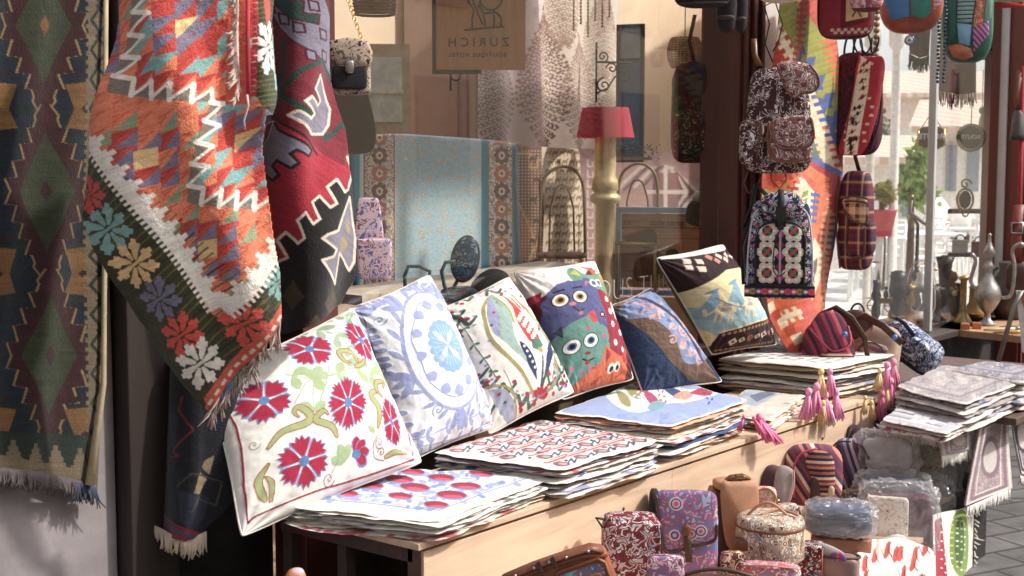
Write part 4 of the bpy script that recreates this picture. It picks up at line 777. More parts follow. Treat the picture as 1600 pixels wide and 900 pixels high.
# ================================================================== STACKS OF FOLDED CUSHION COVERS
def cover(name, label, quad, pic, T, base, group, n=44, seed=0, cat='cushion cover', wav=.004, mat=COTTON, fringe_=None):
    q = np.array(quad, float); u = np.linspace(-1, 1, n); U, Vv = np.meshgrid(u, u); rs = np.random.RandomState(seed)
    s = (U * (1 - .035 * Vv ** 10) + 1) / 2; t = (Vv * (1 - .035 * U ** 10) + 1) / 2; bl = lambda w: (w[0] * ((1 - s) * (1 - t))[..., None] + w[1] * (s * (1 - t))[..., None] + w[2] * (s * t)[..., None] + w[3] * ((1 - s) * t)[..., None])
    C3 = np.array([at(a, b, Z=z) for a, b, z in q]); P = bl(C3); D = bl(q)[..., :2]; ex = (1 - np.abs(U) ** 9) * (1 - np.abs(Vv) ** 9); h = np.sqrt(np.clip(ex, 0, 1)) * T / 2
    edge = np.maximum(np.abs(U), np.abs(Vv)) ** 4; P = P + ((fbm(U * 2.2 + seed, Vv * 2.2, seed) - .5) * 2 * wav * (.4 + edge * .9))[..., None] * np.array([0, 0, 1.0])
    P[..., 0] += (fbm(U * 5, Vv * 5 + seed, seed + 3) - .5) * .024 * edge; P[..., 1] += (fbm(U * 4 + 4, Vv * 4 + seed, seed + 4) - .5) * .024 * edge
    z = np.array([0, 0, 1.0]); V = np.concatenate([(P + z * h[..., None]).reshape(-1, 3), (P - z * h[..., None]).reshape(-1, 3)]); g = gridF(n, n); F = np.concatenate([g, g[:, ::-1] + n * n])
    if pic is None: top = np.tile(lin(base), (n * n, 1))
    else: top = pic.sample(D[..., 0], D[..., 1]).reshape(-1, 3); e = (ex.reshape(-1) < .25)[:, None]; top = np.where(e, np.array(lin(base)), top)
    ns_ = fbm(U * 9 + seed, Vv * 9, seed + 8); pr_ = np.array(lin(['#8a8fb4', '#b4505a', '#6f6a70', '#c8a888', '#4f5e8a'][seed % 5]))
    if pic is None and seed % 2: top = np.where((ns_ > .56).reshape(-1)[:, None], pr_, top)
    top = top * (.9 + .2 * ns_.reshape(-1)[:, None])
    C = np.concatenate([top, np.tile(lin(base), (n * n, 1))]); i = np.arange(n * n).reshape(n, n); rim = np.concatenate([i[0, :], i[1:, -1], i[-1, -2::-1], i[-2:0:-1, 0]]); F = np.concatenate([F, np.stack([rim, np.roll(rim, -1), np.roll(rim, -1) + n * n, rim + n * n], -1)])
    return tag(place(name, V, F, mat, None, C), label, cat, group)
def stack(quad, z0, z1, n, pic, cols, lab_top, lab_rest, group, seed=0, spread=0, T=None, cat='cushion cover', n_top=200, mat=COTTON, jit=5, name='cushion_cover', lowquad=None):
    pic.A = pic.A * .86; rnd = random.Random(seed); H = (z1 - z0) / n; T = T or H * 1.12; out = []
    for i in range(n):
        f = i / max(1, n - 1); zc = z0 + H * (i + .5); q = []
        for k, (a, b) in enumerate(quad):
            if lowquad is not None: a, b = a * f + lowquad[k][0] * (1 - f), b * f + lowquad[k][1] * (1 - f)
            w = at(a, b, Z=z1 if lowquad is None else z1 * f + z0 * (1 - f)); d = dep(w); top = i == n - 1; jx = 0 if top else rnd.uniform(-jit, jit); jy = 0 if top else rnd.uniform(-jit, jit) * .5
            y2 = 267 + (1.65 - zc) * FL / d; q.append((800 + (w[0] * RT[0] + w[1] * RT[1]) / d * FL + jx, y2 + jy, zc))
        top = i == n - 1; out.append(cover(name, lab_top if top else lab_rest.replace('folded', ORDS[n - 1 - i] + ' folded', 1) + ', counted downwards', q, pic if top else None, T, cols[i % len(cols)] if not top else cols[0], group, n_top if top else 44, seed + i, cat, (.005 if top else .007), mat))
    return out
CR = '#e2dacc'
p = Pic(430, 700, 890, 850, '#f0ecea', 2.2)
Sq = [(446, 783), (612, 722), (868, 738), (688, 806)]
def uv2(Sq, u, v): a = [(1 - u) * (1 - v), u * (1 - v), u * v, (1 - u) * v]; return (sum(a[i] * Sq[i][0] for i in range(4)), sum(a[i] * Sq[i][1] for i in range(4)))
for c, w, e in ((BL2, 1.6, .06), ('#b7a6c8', 1.3, .09), (BL2, 1.4, .28)): p.line([uv2(Sq, e, e), uv2(Sq, 1 - e, e), uv2(Sq, 1 - e, 1 - e), uv2(Sq, e, 1 - e)], w, c, True)
rnd = random.Random(8)
for k in range(170):
    u, v = rnd.uniform(.05, .95), rnd.uniform(.05, .95); x, y = uv2(Sq, u, v); a = rnd.uniform(0, 6.28); drop(p, x, y, x + 17 * math.cos(a), y + 6 * math.sin(a), 6, rnd.choice([BL, '#7f9bd0', '#a9b6e0']))
for u, v, s in ((.35, .8, 1), (.55, .75, 1), (.45, .5, 1), (.7, .5, .9), (.25, .55, .8), (.6, .3, 1), (.8, .25, .9), (.4, .25, .9), (.2, .25, .7), (.85, .65, .8), (.15, .85, .8)):
    x, y = uv2(Sq, u, v); p.ell(x, y, 25 * s, 7.5 * s, '#8d98cf', 4); p.ell(x, y - 1, 23 * s, 6 * s, '#a3173f', 4); p.ell(x + 2, y + 2.2, 15 * s, 2.4 * s, '#d4526a', 4)
stack(Sq, .702, .757, 9, p, [CR, '#f2ede2', '#e6ddd0', '#efe8dc'], 'white cover with blue vines and crimson petals, topmost of the nearest stack', 'cream folded cover in the nearest stack', 'folded covers in the nearest stack', 21, jit=7)
p = Pic(640, 630, 1060, 800, '#f2ebe6', 2.2); Sq = [(676, 702), (845, 650), (1032, 682), (880, 728)]
rnd = random.Random(2)
for j in range(5):
    for i in range(5):
        x, y = uv2(Sq, (i + .4 + .5 * (j % 2)) / 5, (j + .4) / 5); p.poly(cr([(x - 19, y + 6), (x - 4, y - 1), (x + 16, y - 8), (x + 13, y - 1), (x, y + 4)], 4, True), '#cf3e48'); p.line([(x - 14, y + 4), (x + 14, y - 5)], 1.3, '#f2ebe6'); p.line([(x - 10, y + 6), (x + 10, y)], 1, '#f2ebe6')
        x, y = uv2(Sq, (i + .5 * (j % 2)) / 5, (j + .9) / 5); p.ell(x, y, 13, 3.2, '#8a5f62', 2); p.ell(x + 2, y, 7, 1.5, '#c7a49e', 2); p.line(cr([(x + 10, y), (x + 15, y - 6), (x + 20, y - 2), (x + 24, y - 7)], 4), 2.6, '#3c3c5c')
        for k in range(3): q = uv2(Sq, rnd.random(), rnd.random()); p.ell(q[0], q[1], 3, 1.4, '#3c3c5c')
stack(Sq, .702, .795, 11, p, [CR, '#e9e0d8', '#d8ccc4', '#f0e9de', '#8d7f86'], 'cover with rows of red tulips on white, topmost of the second stack', 'cream folded cover in the tulip stack', 'folded covers in the second stack', 33, jit=6)
p = Pic(820, 560, 1190, 720, '#9fb0dc', 2.2); Sq = [(862, 640), (1020, 583), (1166, 622), (1048, 662)]
p.poly(cr([(940, 618), (975, 600), (1020, 596), (1075, 612), (1118, 608), (1125, 618), (1080, 632), (1040, 636), (1000, 648), (965, 640)], 6, True), '#eef0f4')
for a, c in (((955, 612, 985, 640), '#a49a5c'), ((968, 604, 1000, 628), '#a49a5c'), ((985, 600, 1012, 622), '#c84352'), ((1000, 612, 1030, 640), '#b7436e'), ((1030, 605, 1075, 628), '#2f4a7c'), ((1010, 596, 1050, 612), '#3b5a94'), ((1050, 625, 1085, 620), '#e49a8c'), ((1080, 618, 1120, 614), '#c02f4e'), ((1040, 634, 1010, 642), '#7fb0b8')): drop(p, a[0], a[1], a[2], a[3], 14, c); 
for k in range(30): p.ell(965 + (k * 37) % 150, 606 + (k * 13) % 30, 3, 1.4, ['#2f4a7c', '#eef0f4', '#c84352', '#e8c48c'][k % 4], k * 30)
arab(p, ['#8fa2d4', '#a9b9e2'], 30, 4, 5, (np.abs(p.gy - 620) > 30))
stack(Sq, .702, .825, 13, p, [CR, '#efe8dc', '#e2a27c', '#f0e9de', '#3b5180', '#dcd2c8', '#f1ece4', CR, '#d9cfc2'], 'sky blue cover with a red and olive bird motif, topmost of the third stack', 'pale folded cover in the sky blue stack', 'folded covers in the third stack', 45, jit=7)
p = Pic(1100, 590, 1280, 680, '#d6c9ba', 2); Sq = [(1120, 640), (1160, 604), (1256, 614), (1200, 652)]; p.poly([(1140, 626), (1180, 606), (1226, 614), (1180, 640)], '#a8b2c4'); p.poly([(1170, 622), (1200, 612), (1212, 618), (1182, 632)], '#6d7488'); p.abrash(0, .2, 1.2)
stack(Sq, .702, .752, 4, p, ['#e5d8c6', CR, '#c9a98c'], 'beige cover with a grey blue patch, topmost of the low tasselled stack', 'beige folded cover in the low tasselled stack', 'folded covers in the low stack', 51, jit=4)
p = Pic(1090, 520, 1410, 600, '#efe9e0', 2.2); Sq = [(1116, 556), (1215, 534), (1398, 550), (1296, 572)]
for j in range(11):
    for i in range(17):
        a = uv2(Sq, (i + .1) / 17, (j + .1) / 11); b = uv2(Sq, (i + .8) / 17, (j + .1) / 11); c = uv2(Sq, (i + .8) / 17, (j + .75) / 11); d = uv2(Sq, (i + .1) / 17, (j + .75) / 11)
        if (i * 5 + j * 3) % 4: p.poly([a, b, c, d], ['#8c8884', '#5c5a5c', '#b8b2aa', '#9a938c'][(i * 7 + j) % 4])
top5 = stack(Sq, .702, .845, 9, p, ['#e9dfce', '#d9cbb4', '#c8b79c', '#efe8da', '#8a8078'], 'cover patterned with grey newspaper-like blocks, topmost of the tall tasselled stack', 'sandy folded cover in the tall tasselled stack', 'folded covers in the tall stack', 63, jit=6)
# tassels at the corners of these covers
def tassel(px, py, D, L, col, label, lean=0, seed=0):
    rnd = random.Random(seed); a = np.array(at(px, py, D=D)); m = MB(); k = D / FL; L *= k
    e = empty('tassel', tuple(a)); tag(e, label, 'tassel', 'tassels on the folded covers')
    MB().se(tuple(a + np.array([0, 0, -.12 * L])), (.11 * L, .11 * L, .13 * L), 1, 1, 14).world('knot', pm(col, .9), e)
    for i in range(34):
        t = rnd.uniform(0, 6.28); r = rnd.uniform(.3, 1) * .2 * L; d = np.array([math.cos(t) * r, math.sin(t) * r, 0]); ln = np.array([RT[0], RT[1], 0]) * lean * L
        m.tube([a + np.array([0, 0, -.15 * L]), a + d * .6 + ln * .4 + np.array([0, 0, -.5 * L]), a + d * rnd.uniform(.9, 1.3) + ln + np.array([0, 0, -L * rnd.uniform(.88, 1.05)])], [.04 * L, .038 * L, .02 * L], 4)
    m.world('threads', pm(col, .95, 0, .25, 60), e)
PK, YL = '#ff9ac6', '#f4cf8c'
pos = [(1264, 606, 50, PK, -.1), (1276, 598, 52, PK, 0), (1290, 612, 48, PK, .1), (1306, 606, 50, PK, .05), (1283, 575, 46, YL, 0), (1297, 575, 44, PK, .1), (1298, 632, 34, '#f0e6dc', .05), (1286, 625, 40, YL, 0), (1352, 618, 30, YL, 0), (1362, 625, 32, YL, .1), (1378, 610, 46, '#e0709c', 0), (1386, 565, 44, PK, 0), (1396, 560, 50, '#ea8fa6', .1), (1392, 590, 46, PK, .05), (1386, 600, 40, YL, 0), (1375, 575, 36, YL, -.1)]
for i, (x, y, L, c, l) in enumerate(pos):
    w = at(x, y, Y=by0 - .03); tassel(x, y, dep(w), L, c, ORDS[sorted(pos).index(pos[i])] + ' tassel from the left under the tall stack, ' + {PK: 'pink', YL: 'mustard yellow', '#f0e6dc': 'white', '#e0709c': 'deep pink', '#ea8fa6': 'salmon pink'}[c], l, i)
for i, (x, y, L, l) in enumerate(((1162, 648, 26, -.2), (1178, 650, 30, .5), (1186, 646, 46, .35), (1192, 652, 42, .6))):
    w = at(x, y, Y=by0 - .025); tassel(x, y, dep(w), L, '#f478a8', ORDS[i] + ' rose tassel from the left, flopped over the bench edge below the low stack', l, i + 40)
# ================================================================== HANGING BAGS AND BACKPACKS
LEA, LEAD, TAN = pm('#7d4526', .45, 0, .3, 14, .35), pm('#4a2a1c', .5, 0, .3, 14, .35), pm('#b98460', .6, 0, .25, 10, .4)
BRASS = pm('#c9a050', .3, 1, .2, 20, .1); STEEL = pm('#b8b4ac', .35, 1, .2, 20, .1); BLACK = pm('#171416', .7, 0, .3, 30, .3); BLKF = pm('#1f1a1c', .95, 0, .3, 40, .3)
PAIS = ornament(['#3d2626', '#e0d4cc', '#b9a29a', '#efe8e2'], 26, 9, '#4f2624', 2, th=.34)
PAIS_LIT = ornament(['#5a3430', '#eadfd8', '#c2aaa0', '#efe8e2'], 26, 9, '#8a544c', 4, th=.34)  # paler copy of the paisley, sunlight on flap and pockets put into colour
def flapface(t, name, pts, y, thick, mat, bulge=0, parent=None):         # padded panel from an outline in x-z
    c = np.mean(pts, 0); V = []; F = []; n = len(pts); rings = ((1, 0), (.97, -thick * .7), (.85, -thick), (.5, -thick - bulge * .7), (.02, -thick - bulge))
    for k, dy in rings:
        for a, b in pts: V.append((c[0] + (a - c[0]) * k, y + dy, c[1] + (b - c[1]) * k))
    for i in range(len(rings) - 1):
        for j in range(n): F.append((i * n + j, i * n + (j + 1) % n, (i + 1) * n + (j + 1) % n, (i + 1) * n + j))
    F.append(tuple(range(n))); m = MB(); m.add(V, F); return t.part(name, m, mat, True, parent)
def loop(cx, cz, rx, rz, y=0, a0=0, a1=180, n=14, dy=0): return [(cx + rx * math.cos(R_(a0 + (a1 - a0) * i / n)), y + dy * math.sin(R_(180 * i / n)), cz + rz * math.sin(R_(a0 + (a1 - a0) * i / n))) for i in range(n + 1)]
# paisley backpack: units are picture units around (1218, 190)
t = Thing('backpack', 'dark brown paisley cloth backpack with leather trim hanging on the red brown post', 'backpack', 1216, 190, 'backpacks hanging by the window', Y=2.45)
t.part('body', MB().se((0, 20, 2), (56, 26, 82), .38, .45, 48, taper=.22, wr=.09, seed=3), PAIS)
flapface(t, 'flap', cr([(-4, 88), (20, 92), (46, 86), (58, 70), (60, 54), (50, 44), (36, 42), (24, 36), (14, 44), (4, 66)], 5, True), -4, 5, PAIS_LIT, 4)
t.part('flap_edge', MB().tube([(x, -8, z) for x, z in cr([(-4, 88), (4, 66), (14, 44), (24, 36), (36, 42), (50, 44), (60, 54), (58, 70), (46, 86)], 6)], 1.7, 6), LEA)
pk = t.part('front_pocket', MB().se((18, -8, -34), (34, 14, 30), .35, .5, 32, wr=.05, seed=5), PAIS_LIT)
pf = flapface(t, 'pocket_flap', cr([(-8, 2), (46, 8), (54, -20), (48, -38), (10, -42), (-2, -34), (-8, -20)], 4, True), -20, 3, PAIS_LIT, 2)
t.part('pocket_trim', MB().tube([(x, -24, z) for x, z in cr([(-8, 2), (-8, -20), (-2, -36), (14, -42), (46, -39), (54, -20), (48, 6)], 6)], 1.8, 6), LEA)
t.part('pocket_trim', MB().tube([(x, -21, z) for x, z in cr([(-14, 0), (-15, -36), (-6, -58), (20, -62), (50, -56)], 6)], 1.9, 6), LEA)
t.part('side_pocket', MB().se((-40, 2, -32), (20, 14, 34), .4, .6, 24, wr=.05), PAIS); t.part('pocket_trim', MB().tube([(x, -13, z) for x, z in cr([(-54, 2), (-34, -6), (-26, -2), (-28, -30), (-32, -56)], 5)], 1.9, 6), LEA)
t.part('shoulder_strap', MB().strap([(-40, 24, 130), (-38, 22, 105), (-30, 18, 88)], 9, 2, (1, 0, 0)), LEA); t.part('shoulder_strap', MB().strap([(-34, 26, -62), (-46, 22, -80), (-52, 20, -95), (-44, 22, -112), (-30, 24, -98), (-22, 26, -75)], 7, 2, (0, 1, 0)), LEA)
t.part('shoulder_strap', MB().strap([(-12, 26, -68), (-8, 20, -92), (4, 20, -104), (14, 22, -90), (10, 26, -70)], 6, 2, (0, 1, 0)), LEA)
t.part('hanging_loop', MB().strap([(-10, 10, 92), (-22, 6, 120), (-16, 6, 150), (-24, 6, 178), (-8, 6, 185), (4, 6, 150), (-2, 8, 122), (-10, 8, 108)], 5, 2, (0, 1, 0)), BLACK)
# embroidered backpack
FLO = ornament(['#2c2438', '#7fb0b8', '#c89ad0', '#b4c46a', '#d8dce8'], 30, 8, '#241c30', 6, (1.0, '#b8304a', '#efe4ea', '#2c5a6a', '#c03a6a'), th=.5)
t = Thing('backpack', 'black backpack embroidered with white rosettes and flowers under the paisley one', 'backpack', 1219, 388, 'backpacks hanging by the window', Y=2.40)
t.part('body', MB().se((0, 18, -2), (56, 24, 78), .28, .42, 48, taper=.2, wr=.05, seed=8), FLO)
t.part('shoulder_strap', MB().strap([(-28, 26, 70), (-48, 30, 40), (-60, 30, 0), (-56, 30, -60)], 12, 3, (.3, 1, 0)), BLACK)
t.part('shoulder_strap', MB().strap([(-20, 26, 80), (-40, 30, 100), (-46, 30, 60), (-58, 30, 30)], 10, 3, (.6, .7, 0)), BLACK)
P_ = Pic(-60, -90, 60, 90, '#2a1a26', 3)
for i in (-1, 1):
    for j in range(3):
        cx, cz = i * 20, 25 - j * 33 + 3
        for k in range(6): a = k * 1.047; P_.ell(cx + 10.5 * math.cos(a), -cz + 11.5 * math.sin(a), 6.6, 6.4, '#d9cdb8'); P_.ell(cx + 10.5 * math.cos(a), -cz + 11.5 * math.sin(a), 4.2, 4.0, '#b9a888'); P_.ell(cx + 10.5 * math.cos(a), -cz + 11.5 * math.sin(a), 3.2, 3.0, '#e6dccb')
        P_.ell(cx, -cz, 8, 8, '#231a20')
        for k in range(4): a = k * 1.57 + .78; drop(P_, cx, -cz, cx + 8 * math.cos(a), -cz + 8 * math.sin(a), 6, '#cf2b3c' if k % 2 else '#2f7a5a')
for j in range(6): P_.poly([(0, -48 + j * 17), (7, -40 + j * 17), (0, -32 + j * 17), (-7, -40 + j * 17)], '#b03a78' if j % 2 else '#7a2f3a')
P_.line([(0, -60), (0, 80)], 2.4, '#cbb6c4'); P_.line([(0, -60), (0, 80)], 1, '#3a1a30')
uu = np.linspace(-1, 1, 110); U_, W_ = np.meshgrid(uu, uu); X_ = 37 * U_; Zc = -8 - 48 * W_; msk = (np.abs(U_) < .999) & ((Zc < 22) | ((X_ / 37) ** 2 + ((Zc - 18) / 24) ** 2 < 1))
Yc = -7 - 9 * np.sqrt(np.clip((1 - U_ ** 6) * (1 - W_ ** 6), 0, 1)); t.cloth('front_panel', np.stack([X_, Yc, Zc], -1), P_, np.stack([X_, -Zc], -1), COTTON, msk, .003)
t.part('panel_edge', MB().tube([(x, -11, z) for x, z in [(-37, -57), (-38, 10)] + cr([(-37, 18), (-26, 37), (0, 43), (26, 37), (37, 18)], 5) + [(38, 10), (37, -57), (-37, -57)]], 2.2, 6), BLACK)
P2 = Pic(-60, -90, 60, 90, '#1d161d', 2)
for k in range(12):
    x = -50 + k * 9; P2.ell(x, 0, 6, 5, ['#b03a58', '#7a9a4a', '#5a3a6a', '#c84a5a'][k % 4]); P2.ell(x, 0, 3, 2.4, ['#e8d0d8', '#c03048'][k % 2])
X2 = 54 * U_[:30]; Z2 = -67 + 9 * W_[np.linspace(0, 109, 30).astype(int)]; t.cloth('base_band', np.stack([X2, -8 - 4 * (1 - (X2 / 56) ** 4), Z2], -1), P2, np.stack([X2, (Z2 + 67)], -1), COTTON, None, .002)
flapface(t, 'flap', cr([(-36, 66), (-22, 84), (0, 90), (24, 84), (36, 68), (30, 52), (8, 46), (-14, 50), (-30, 56)], 5, True), -2, 8, FLO, 6)
t.part('buckle', MB().box(-8, -20, 44, 8, -16, 66), BLACK, False, bev=.001); t.part('strap', MB().strap([(0, -14, 92), (0, -19, 72), (0, -19, 30)], 10, 2, (1, 0, 0)), BLACK)
t.part('drawstring', MB().tube([(x, -20, z) for x, z in cr([(2, 36), (-8, 8), (-10, -30), (-2, -42), (8, -36)], 5)], 1, 5), BLACK)
for sx in (-1, 1): t.part('side_piping', MB().tube([(sx * x, -6, z) for x, z in cr([(50, -58), (49, 0), (42, 50), (28, 66)], 5)], 1.4, 5), pm('#b8c4d0', .7))
# red and white kilim bag to the right of the hanging strip
t = Thing('backpack', 'dark red bag with a cream kilim stripe, hanging right of the kilim strip', 'backpack', 1338, 160, 'backpacks hanging by the window', Y=2.62, yaw=-14)
t.part('body', MB().se((-4, 16, -2), (42, 24, 80), .5, .6, 40, taper=.1, wr=.05, seed=4), ornament(['#3a1420', '#6a1c30', '#241019'], 20, 4, '#4a1626', 9))
Pk = Pic(-60, -100, 60, 100, '#b32a3c', 2)
Pk.poly([(-16, 90), (4, 90), (22, -20), (24, -60), (8, -70)], '#eadfc8'); rnd = random.Random(6)
for k in range(26):
    f = rnd.random(); x = -6 + 22 * (1 - f) + rnd.uniform(-7, 7); y = -60 + f * 145; Pk.poly([(x - 3, y), (x, y - 5), (x + 3, y), (x, y + 4)], '#2a1c1e' if k % 2 else '#a8343c'); Pk.line([(x - 5, y + 3), (x + 5, y - 3)], 1.4, '#3a2224')
for k in range(12): Pk.ell(22 + 6 * math.cos(k), -70 + k * 13, 3, 2, '#e9c9a8'); Pk.ell(-16 + k * .4, -50 + k * 12, 2.4, 2, '#e9c9a8')
Xk = 22 * U_ + 16; Zk = 76 * W_ - 6; Xk = Xk + 14 * (Zk / 76) - 6 * (Zk / 76) ** 2; t.cloth('front_panel', np.stack([Xk, -8 - 8 * (1 - U_ ** 4) * (1 - W_ ** 4), Zk], -1), Pk, np.stack([Xk, -Zk], -1), KILIM, (U_ ** 6 + W_ ** 8) < 1, .003)
t.part('piping', MB().tube([(x, -10, z) for x, z in cr([(6, 78), (6, 30), (-4, -20), (-10, -74)], 6)], 1.8, 6), pm('#c03048', .8)); t.part('piping', MB().tube([(x, -4, z) for x, z in cr([(14, 76), (36, 40), (38, -20), (24, -76)], 6)], 1.8, 6), pm('#3a1a24', .8))
for dx in (-8, 6): t.part('handle', MB().tube(loop(0 + dx, 76, 14, 34, 6), 1.8, 6), BLACK)
# plaid backpack
PLD = stripes(['#5a1424', '#5a1424', '#2a1c3a', '#7a1c2c', '#c8b08a', '#5a1424', '#24284a', '#7a1c2c'], 0, .07, ['#6a1828', '#3a1830', '#6a1828', '#b89a78', '#4a1424', '#20244a'], .01)
t = Thing('backpack', 'maroon plaid wool backpack with brown piping hanging lowest on the right of the strip', 'backpack', 1334, 345, 'backpacks hanging by the window', Y=2.62, yaw=-20)
t.part('body', MB().se((-2, 16, 0), (28, 22, 78), .45, .55, 40, taper=.15, wr=.04, seed=2), PLD); t.part('front_pocket', MB().se((8, -4, -30), (15, 9, 24), .4, .5, 24), PLD); t.part('side_pocket', MB().se((24, 8, -26), (7, 14, 24), .5, .6, 20), PLD)
flapface(t, 'flap', cr([(-14, 34), (20, 36), (26, 10), (22, -4), (0, 2), (-14, 20)], 4, True), -6, 3, stripes(['#c8b08a', '#e0cca0', '#3a2a3a', '#6a1828', '#c8b08a'], 0, .05, ['#c8b08a', '#5a2a30', '#d8c098']), 3)
for pts in ([(-12, 36), (0, 38), (14, 37), (26, 34)], [(-12, 30), (0, 31), (14, 30), (26, 28)], [(-6, -8), (-6, -40), (2, -56), (18, -56), (22, -44), (22, -8)], [(-14, 20), (0, 2), (22, -4), (26, 10)], [(-20, 70), (-24, 0), (-16, -74)]): t.part('piping', MB().tube([(x, -12, z) for x, z in cr(pts, 5)], 1.6, 6), LEAD)
t.part('shoulder_strap', MB().strap([(0, 20, 76), (-6, 16, 100), (2, 16, 118)], 6, 2, (1, 0, 0)), LEAD)
# upper bags, cut by the picture's top edge
t = Thing('shoulder_bag', 'red patterned bag with a cream square of a stick figure, top right of the strip', 'bag', 1322, 8, 'bags hung along the top', Y=2.5)
t.part('body', MB().se((0, 20, 0), (44, 24, 50), .5, .6, 36, wr=.05), pm('#3a1a1c', .9)); Pr = Pic(-60, -60, 60, 60, '#a3303a', 2.4); Pr.poly([(-8, -30), (36, -34), (36, 26), (-8, 36)], '#7a2028'); Pr.poly([(0, -10), (32, -14), (32, 20), (0, 26)], '#e2bd84'); Pr.line([(12, -2), (16, 8), (10, 18)], 3, '#8a4a34'); Pr.line([(16, 8), (22, 18)], 3, '#8a4a34'); Pr.line([(8, 6), (24, 2)], 2.4, '#8a4a34'); Pr.ell(13, -5, 3, 3, '#8a4a34')
for k in range(14): Pr.ell(-20 + k * 5, 38 + (k % 2) * 4, 3, 2.4, '#e8d0b8')
X5 = 40 * U_; Z5 = 48 * W_; t.cloth('front_panel', np.stack([X5, -4 - 5 * (1 - U_ ** 4) * (1 - W_ ** 4), Z5], -1), Pr, np.stack([X5, -Z5], -1), KILIM, (U_ ** 6 + W_ ** 6) < 1, .003)
for dx in (0, 10): t.part('handle', MB().tube(loop(26 + dx, -50, 14, 26, 0, 180, 360), 1.6, 6), BLACK)
t = Thing('shoulder_bag', 'dusty pink mottled cloth bag bottom peeking in above the red bag', 'bag', 1354, -6, 'bags hung along the top', Y=2.3)
t.part('body', MB().se((0, 10, 4), (26, 20, 26), .6, .7, 30, wr=.12), ornament(['#c88a92', '#e8c8c4', '#9a4a5a'], 24, 4, '#b8606c', 3, th=.5)); t.part('base', MB().se((0, 10, -16), (22, 16, 7), .8, .8, 20), pm('#6a2a34', .9))
def patch(t, pieces, y=-10, rx=60, rz=60, f=.5):
    for nm, pts, c in pieces: flapface(t, nm, pts, y, 2.5, c, 3)
t = Thing('shoulder_bag', 'round patchwork bag of blue, teal and rust silk at the top of the right window', 'bag', 1422, -8, 'bags hung along the top', Y=2.45)
t.part('body', MB().se((2, 14, 0), (48, 26, 58), .7, .75, 40, wr=.1, seed=3), pm('#a34f34', .45, 0, .4, 10, .6)); SILB, SILT, SILR = pm('#3f7db4', .35, 0, .3, 9, .6), pm('#2f8a80', .35, 0, .3, 9, .6), pm('#b35c3e', .4, 0, .3, 9, .6)
patch(t, [('blue_patch', [(-38, 30), (-2, 34), (0, -34), (-26, -40), (-38, -14)], SILB), ('teal_patch', [(0, 34), (32, 34), (32, -28), (22, -38), (2, -34)], SILT), ('pink_patch', [(34, 30), (46, 20), (46, -16), (35, -26)], stripes(['#e8a8b8', '#f0dcd8', '#d87a90'], 2, .02))], -12)
t.part('printed_elephant', MB().tube([(x, -19, z) for x, z in cr([(6, -6), (4, 8), (12, 16), (22, 14), (26, 6), (22, 2), (26, -8)], 5)], .9, 5).tube([(x, -19, z) for x, z in cr([(8, 4), (10, -8), (13, -2), (18, -2), (20, -10), (22, 0)], 5)], .9, 5), BLACK)
t = Thing('shoulder_bag', 'tall patchwork bag in green, striped teal, coral and violet silk hanging top right', 'bag', 1512, 28, 'bags hung along the top', Y=2.5)
t.part('body', MB().se((0, 14, 6), (38, 26, 74), .6, .7, 40, wr=.08, seed=7), pm('#2c6a56', .45, 0, .4, 10, .6))
patch(t, [('green_patch', [(-36, 60), (-18, 62), (-16, -30), (-28, -44), (-36, -20)], pm('#1d5a4c', .4)), ('striped_patch', [(-15, 62), (14, 62), (6, -10), (-16, -6)], stripes(['#9fc4bc', '#9fc4bc', '#20302e', '#8ab4b4'], 2, .021)), ('coral_patch', [(15, 62), (26, 58), (22, -18), (8, -16)], ornament(['#f0b8a0', '#c85a44'], 34, 6, '#d87a60', 3)), ('sky_patch', [(-16, -8), (6, -12), (4, -44), (-12, -40)], pm('#7fb4cc', .4)), ('violet_patch', [(8, -18), (30, -6), (32, -26), (10, -54)], stripes(['#d78ac4', '#5a2a54', '#c878b4'], 0, .02, None, .02, .8, 40)), ('mint_patch', [(27, 58), (36, 40), (34, -2), (24, -14)], pm('#86b8a0', .4)), ('rust_patch', [(-28, -42), (-10, -40), (6, -48), (10, -60), (-4, -66), (-20, -60)], pm('#c06a40', .5, 0, .4, 30, .9))], -12)
t = Thing('bead_string', 'two strings of dark blue glass beads hanging between the patchwork bags', 'beads', 1468, 20, None, Y=2.6)
for dx in (0, 9): 
    m = MB()
    for k in range(26): m.se((dx + math.sin(k) * .8, 0, 45 - k * 6.0), (2.6, 2.6, 2.8), 1, 1, 8)
    t.part('strand', m, pm('#2c4a6a', .2, 0, .3, 20, .1))
t = Thing('bead_string', 'string of round wooden beads hanging left of the tiled roof view', 'beads', 1370, 30, None, Y=2.8); m = MB()
for k in range(26): m.se((0, 0, 40 - k * 9.5), (5.2, 5.2, 4.8), 1, 1, 10)
t.part('strand', m, pm('#9a7450', .5))
t = Thing('fringed_textile', 'cream textile end with a red comb edge in the top right corner', 'textile', 1575, 2, None, Y=2.4)
m = MB().plate([(-22, 30), (24, 30), (24, -2), (-20, 0)], -3, 0); t.part('cloth', m, pm('#e8d9c0', .9)); m = MB().plate([(-22, -1), (24, -3), (24, -11), (-18, -10)], -4, -1); t.part('red_edge', m, pm('#c2352c', .9)); m = MB()
for k in range(16): m.plate([(-20 + k * 2.8, 6), (-18.8 + k * 2.8, 6), (-19.3 + k * 2.8, -4)], -6, -4)
t.part('comb_stitch', m, pm('#e8d9c0', .9))
t = Thing('cap', 'cream brimmed cap with a patterned band at the top beside the pilaster', 'cap', 1220, -6, None, Y=2.4)
t.part('brim', MB().se((0, 6, 4), (36, 24, 14), .9, .9, 30), pm('#e6d6bc', .9)); t.part('band', MB().se((22, 2, 14), (28, 20, 14), .8, .8, 24), PAIS)
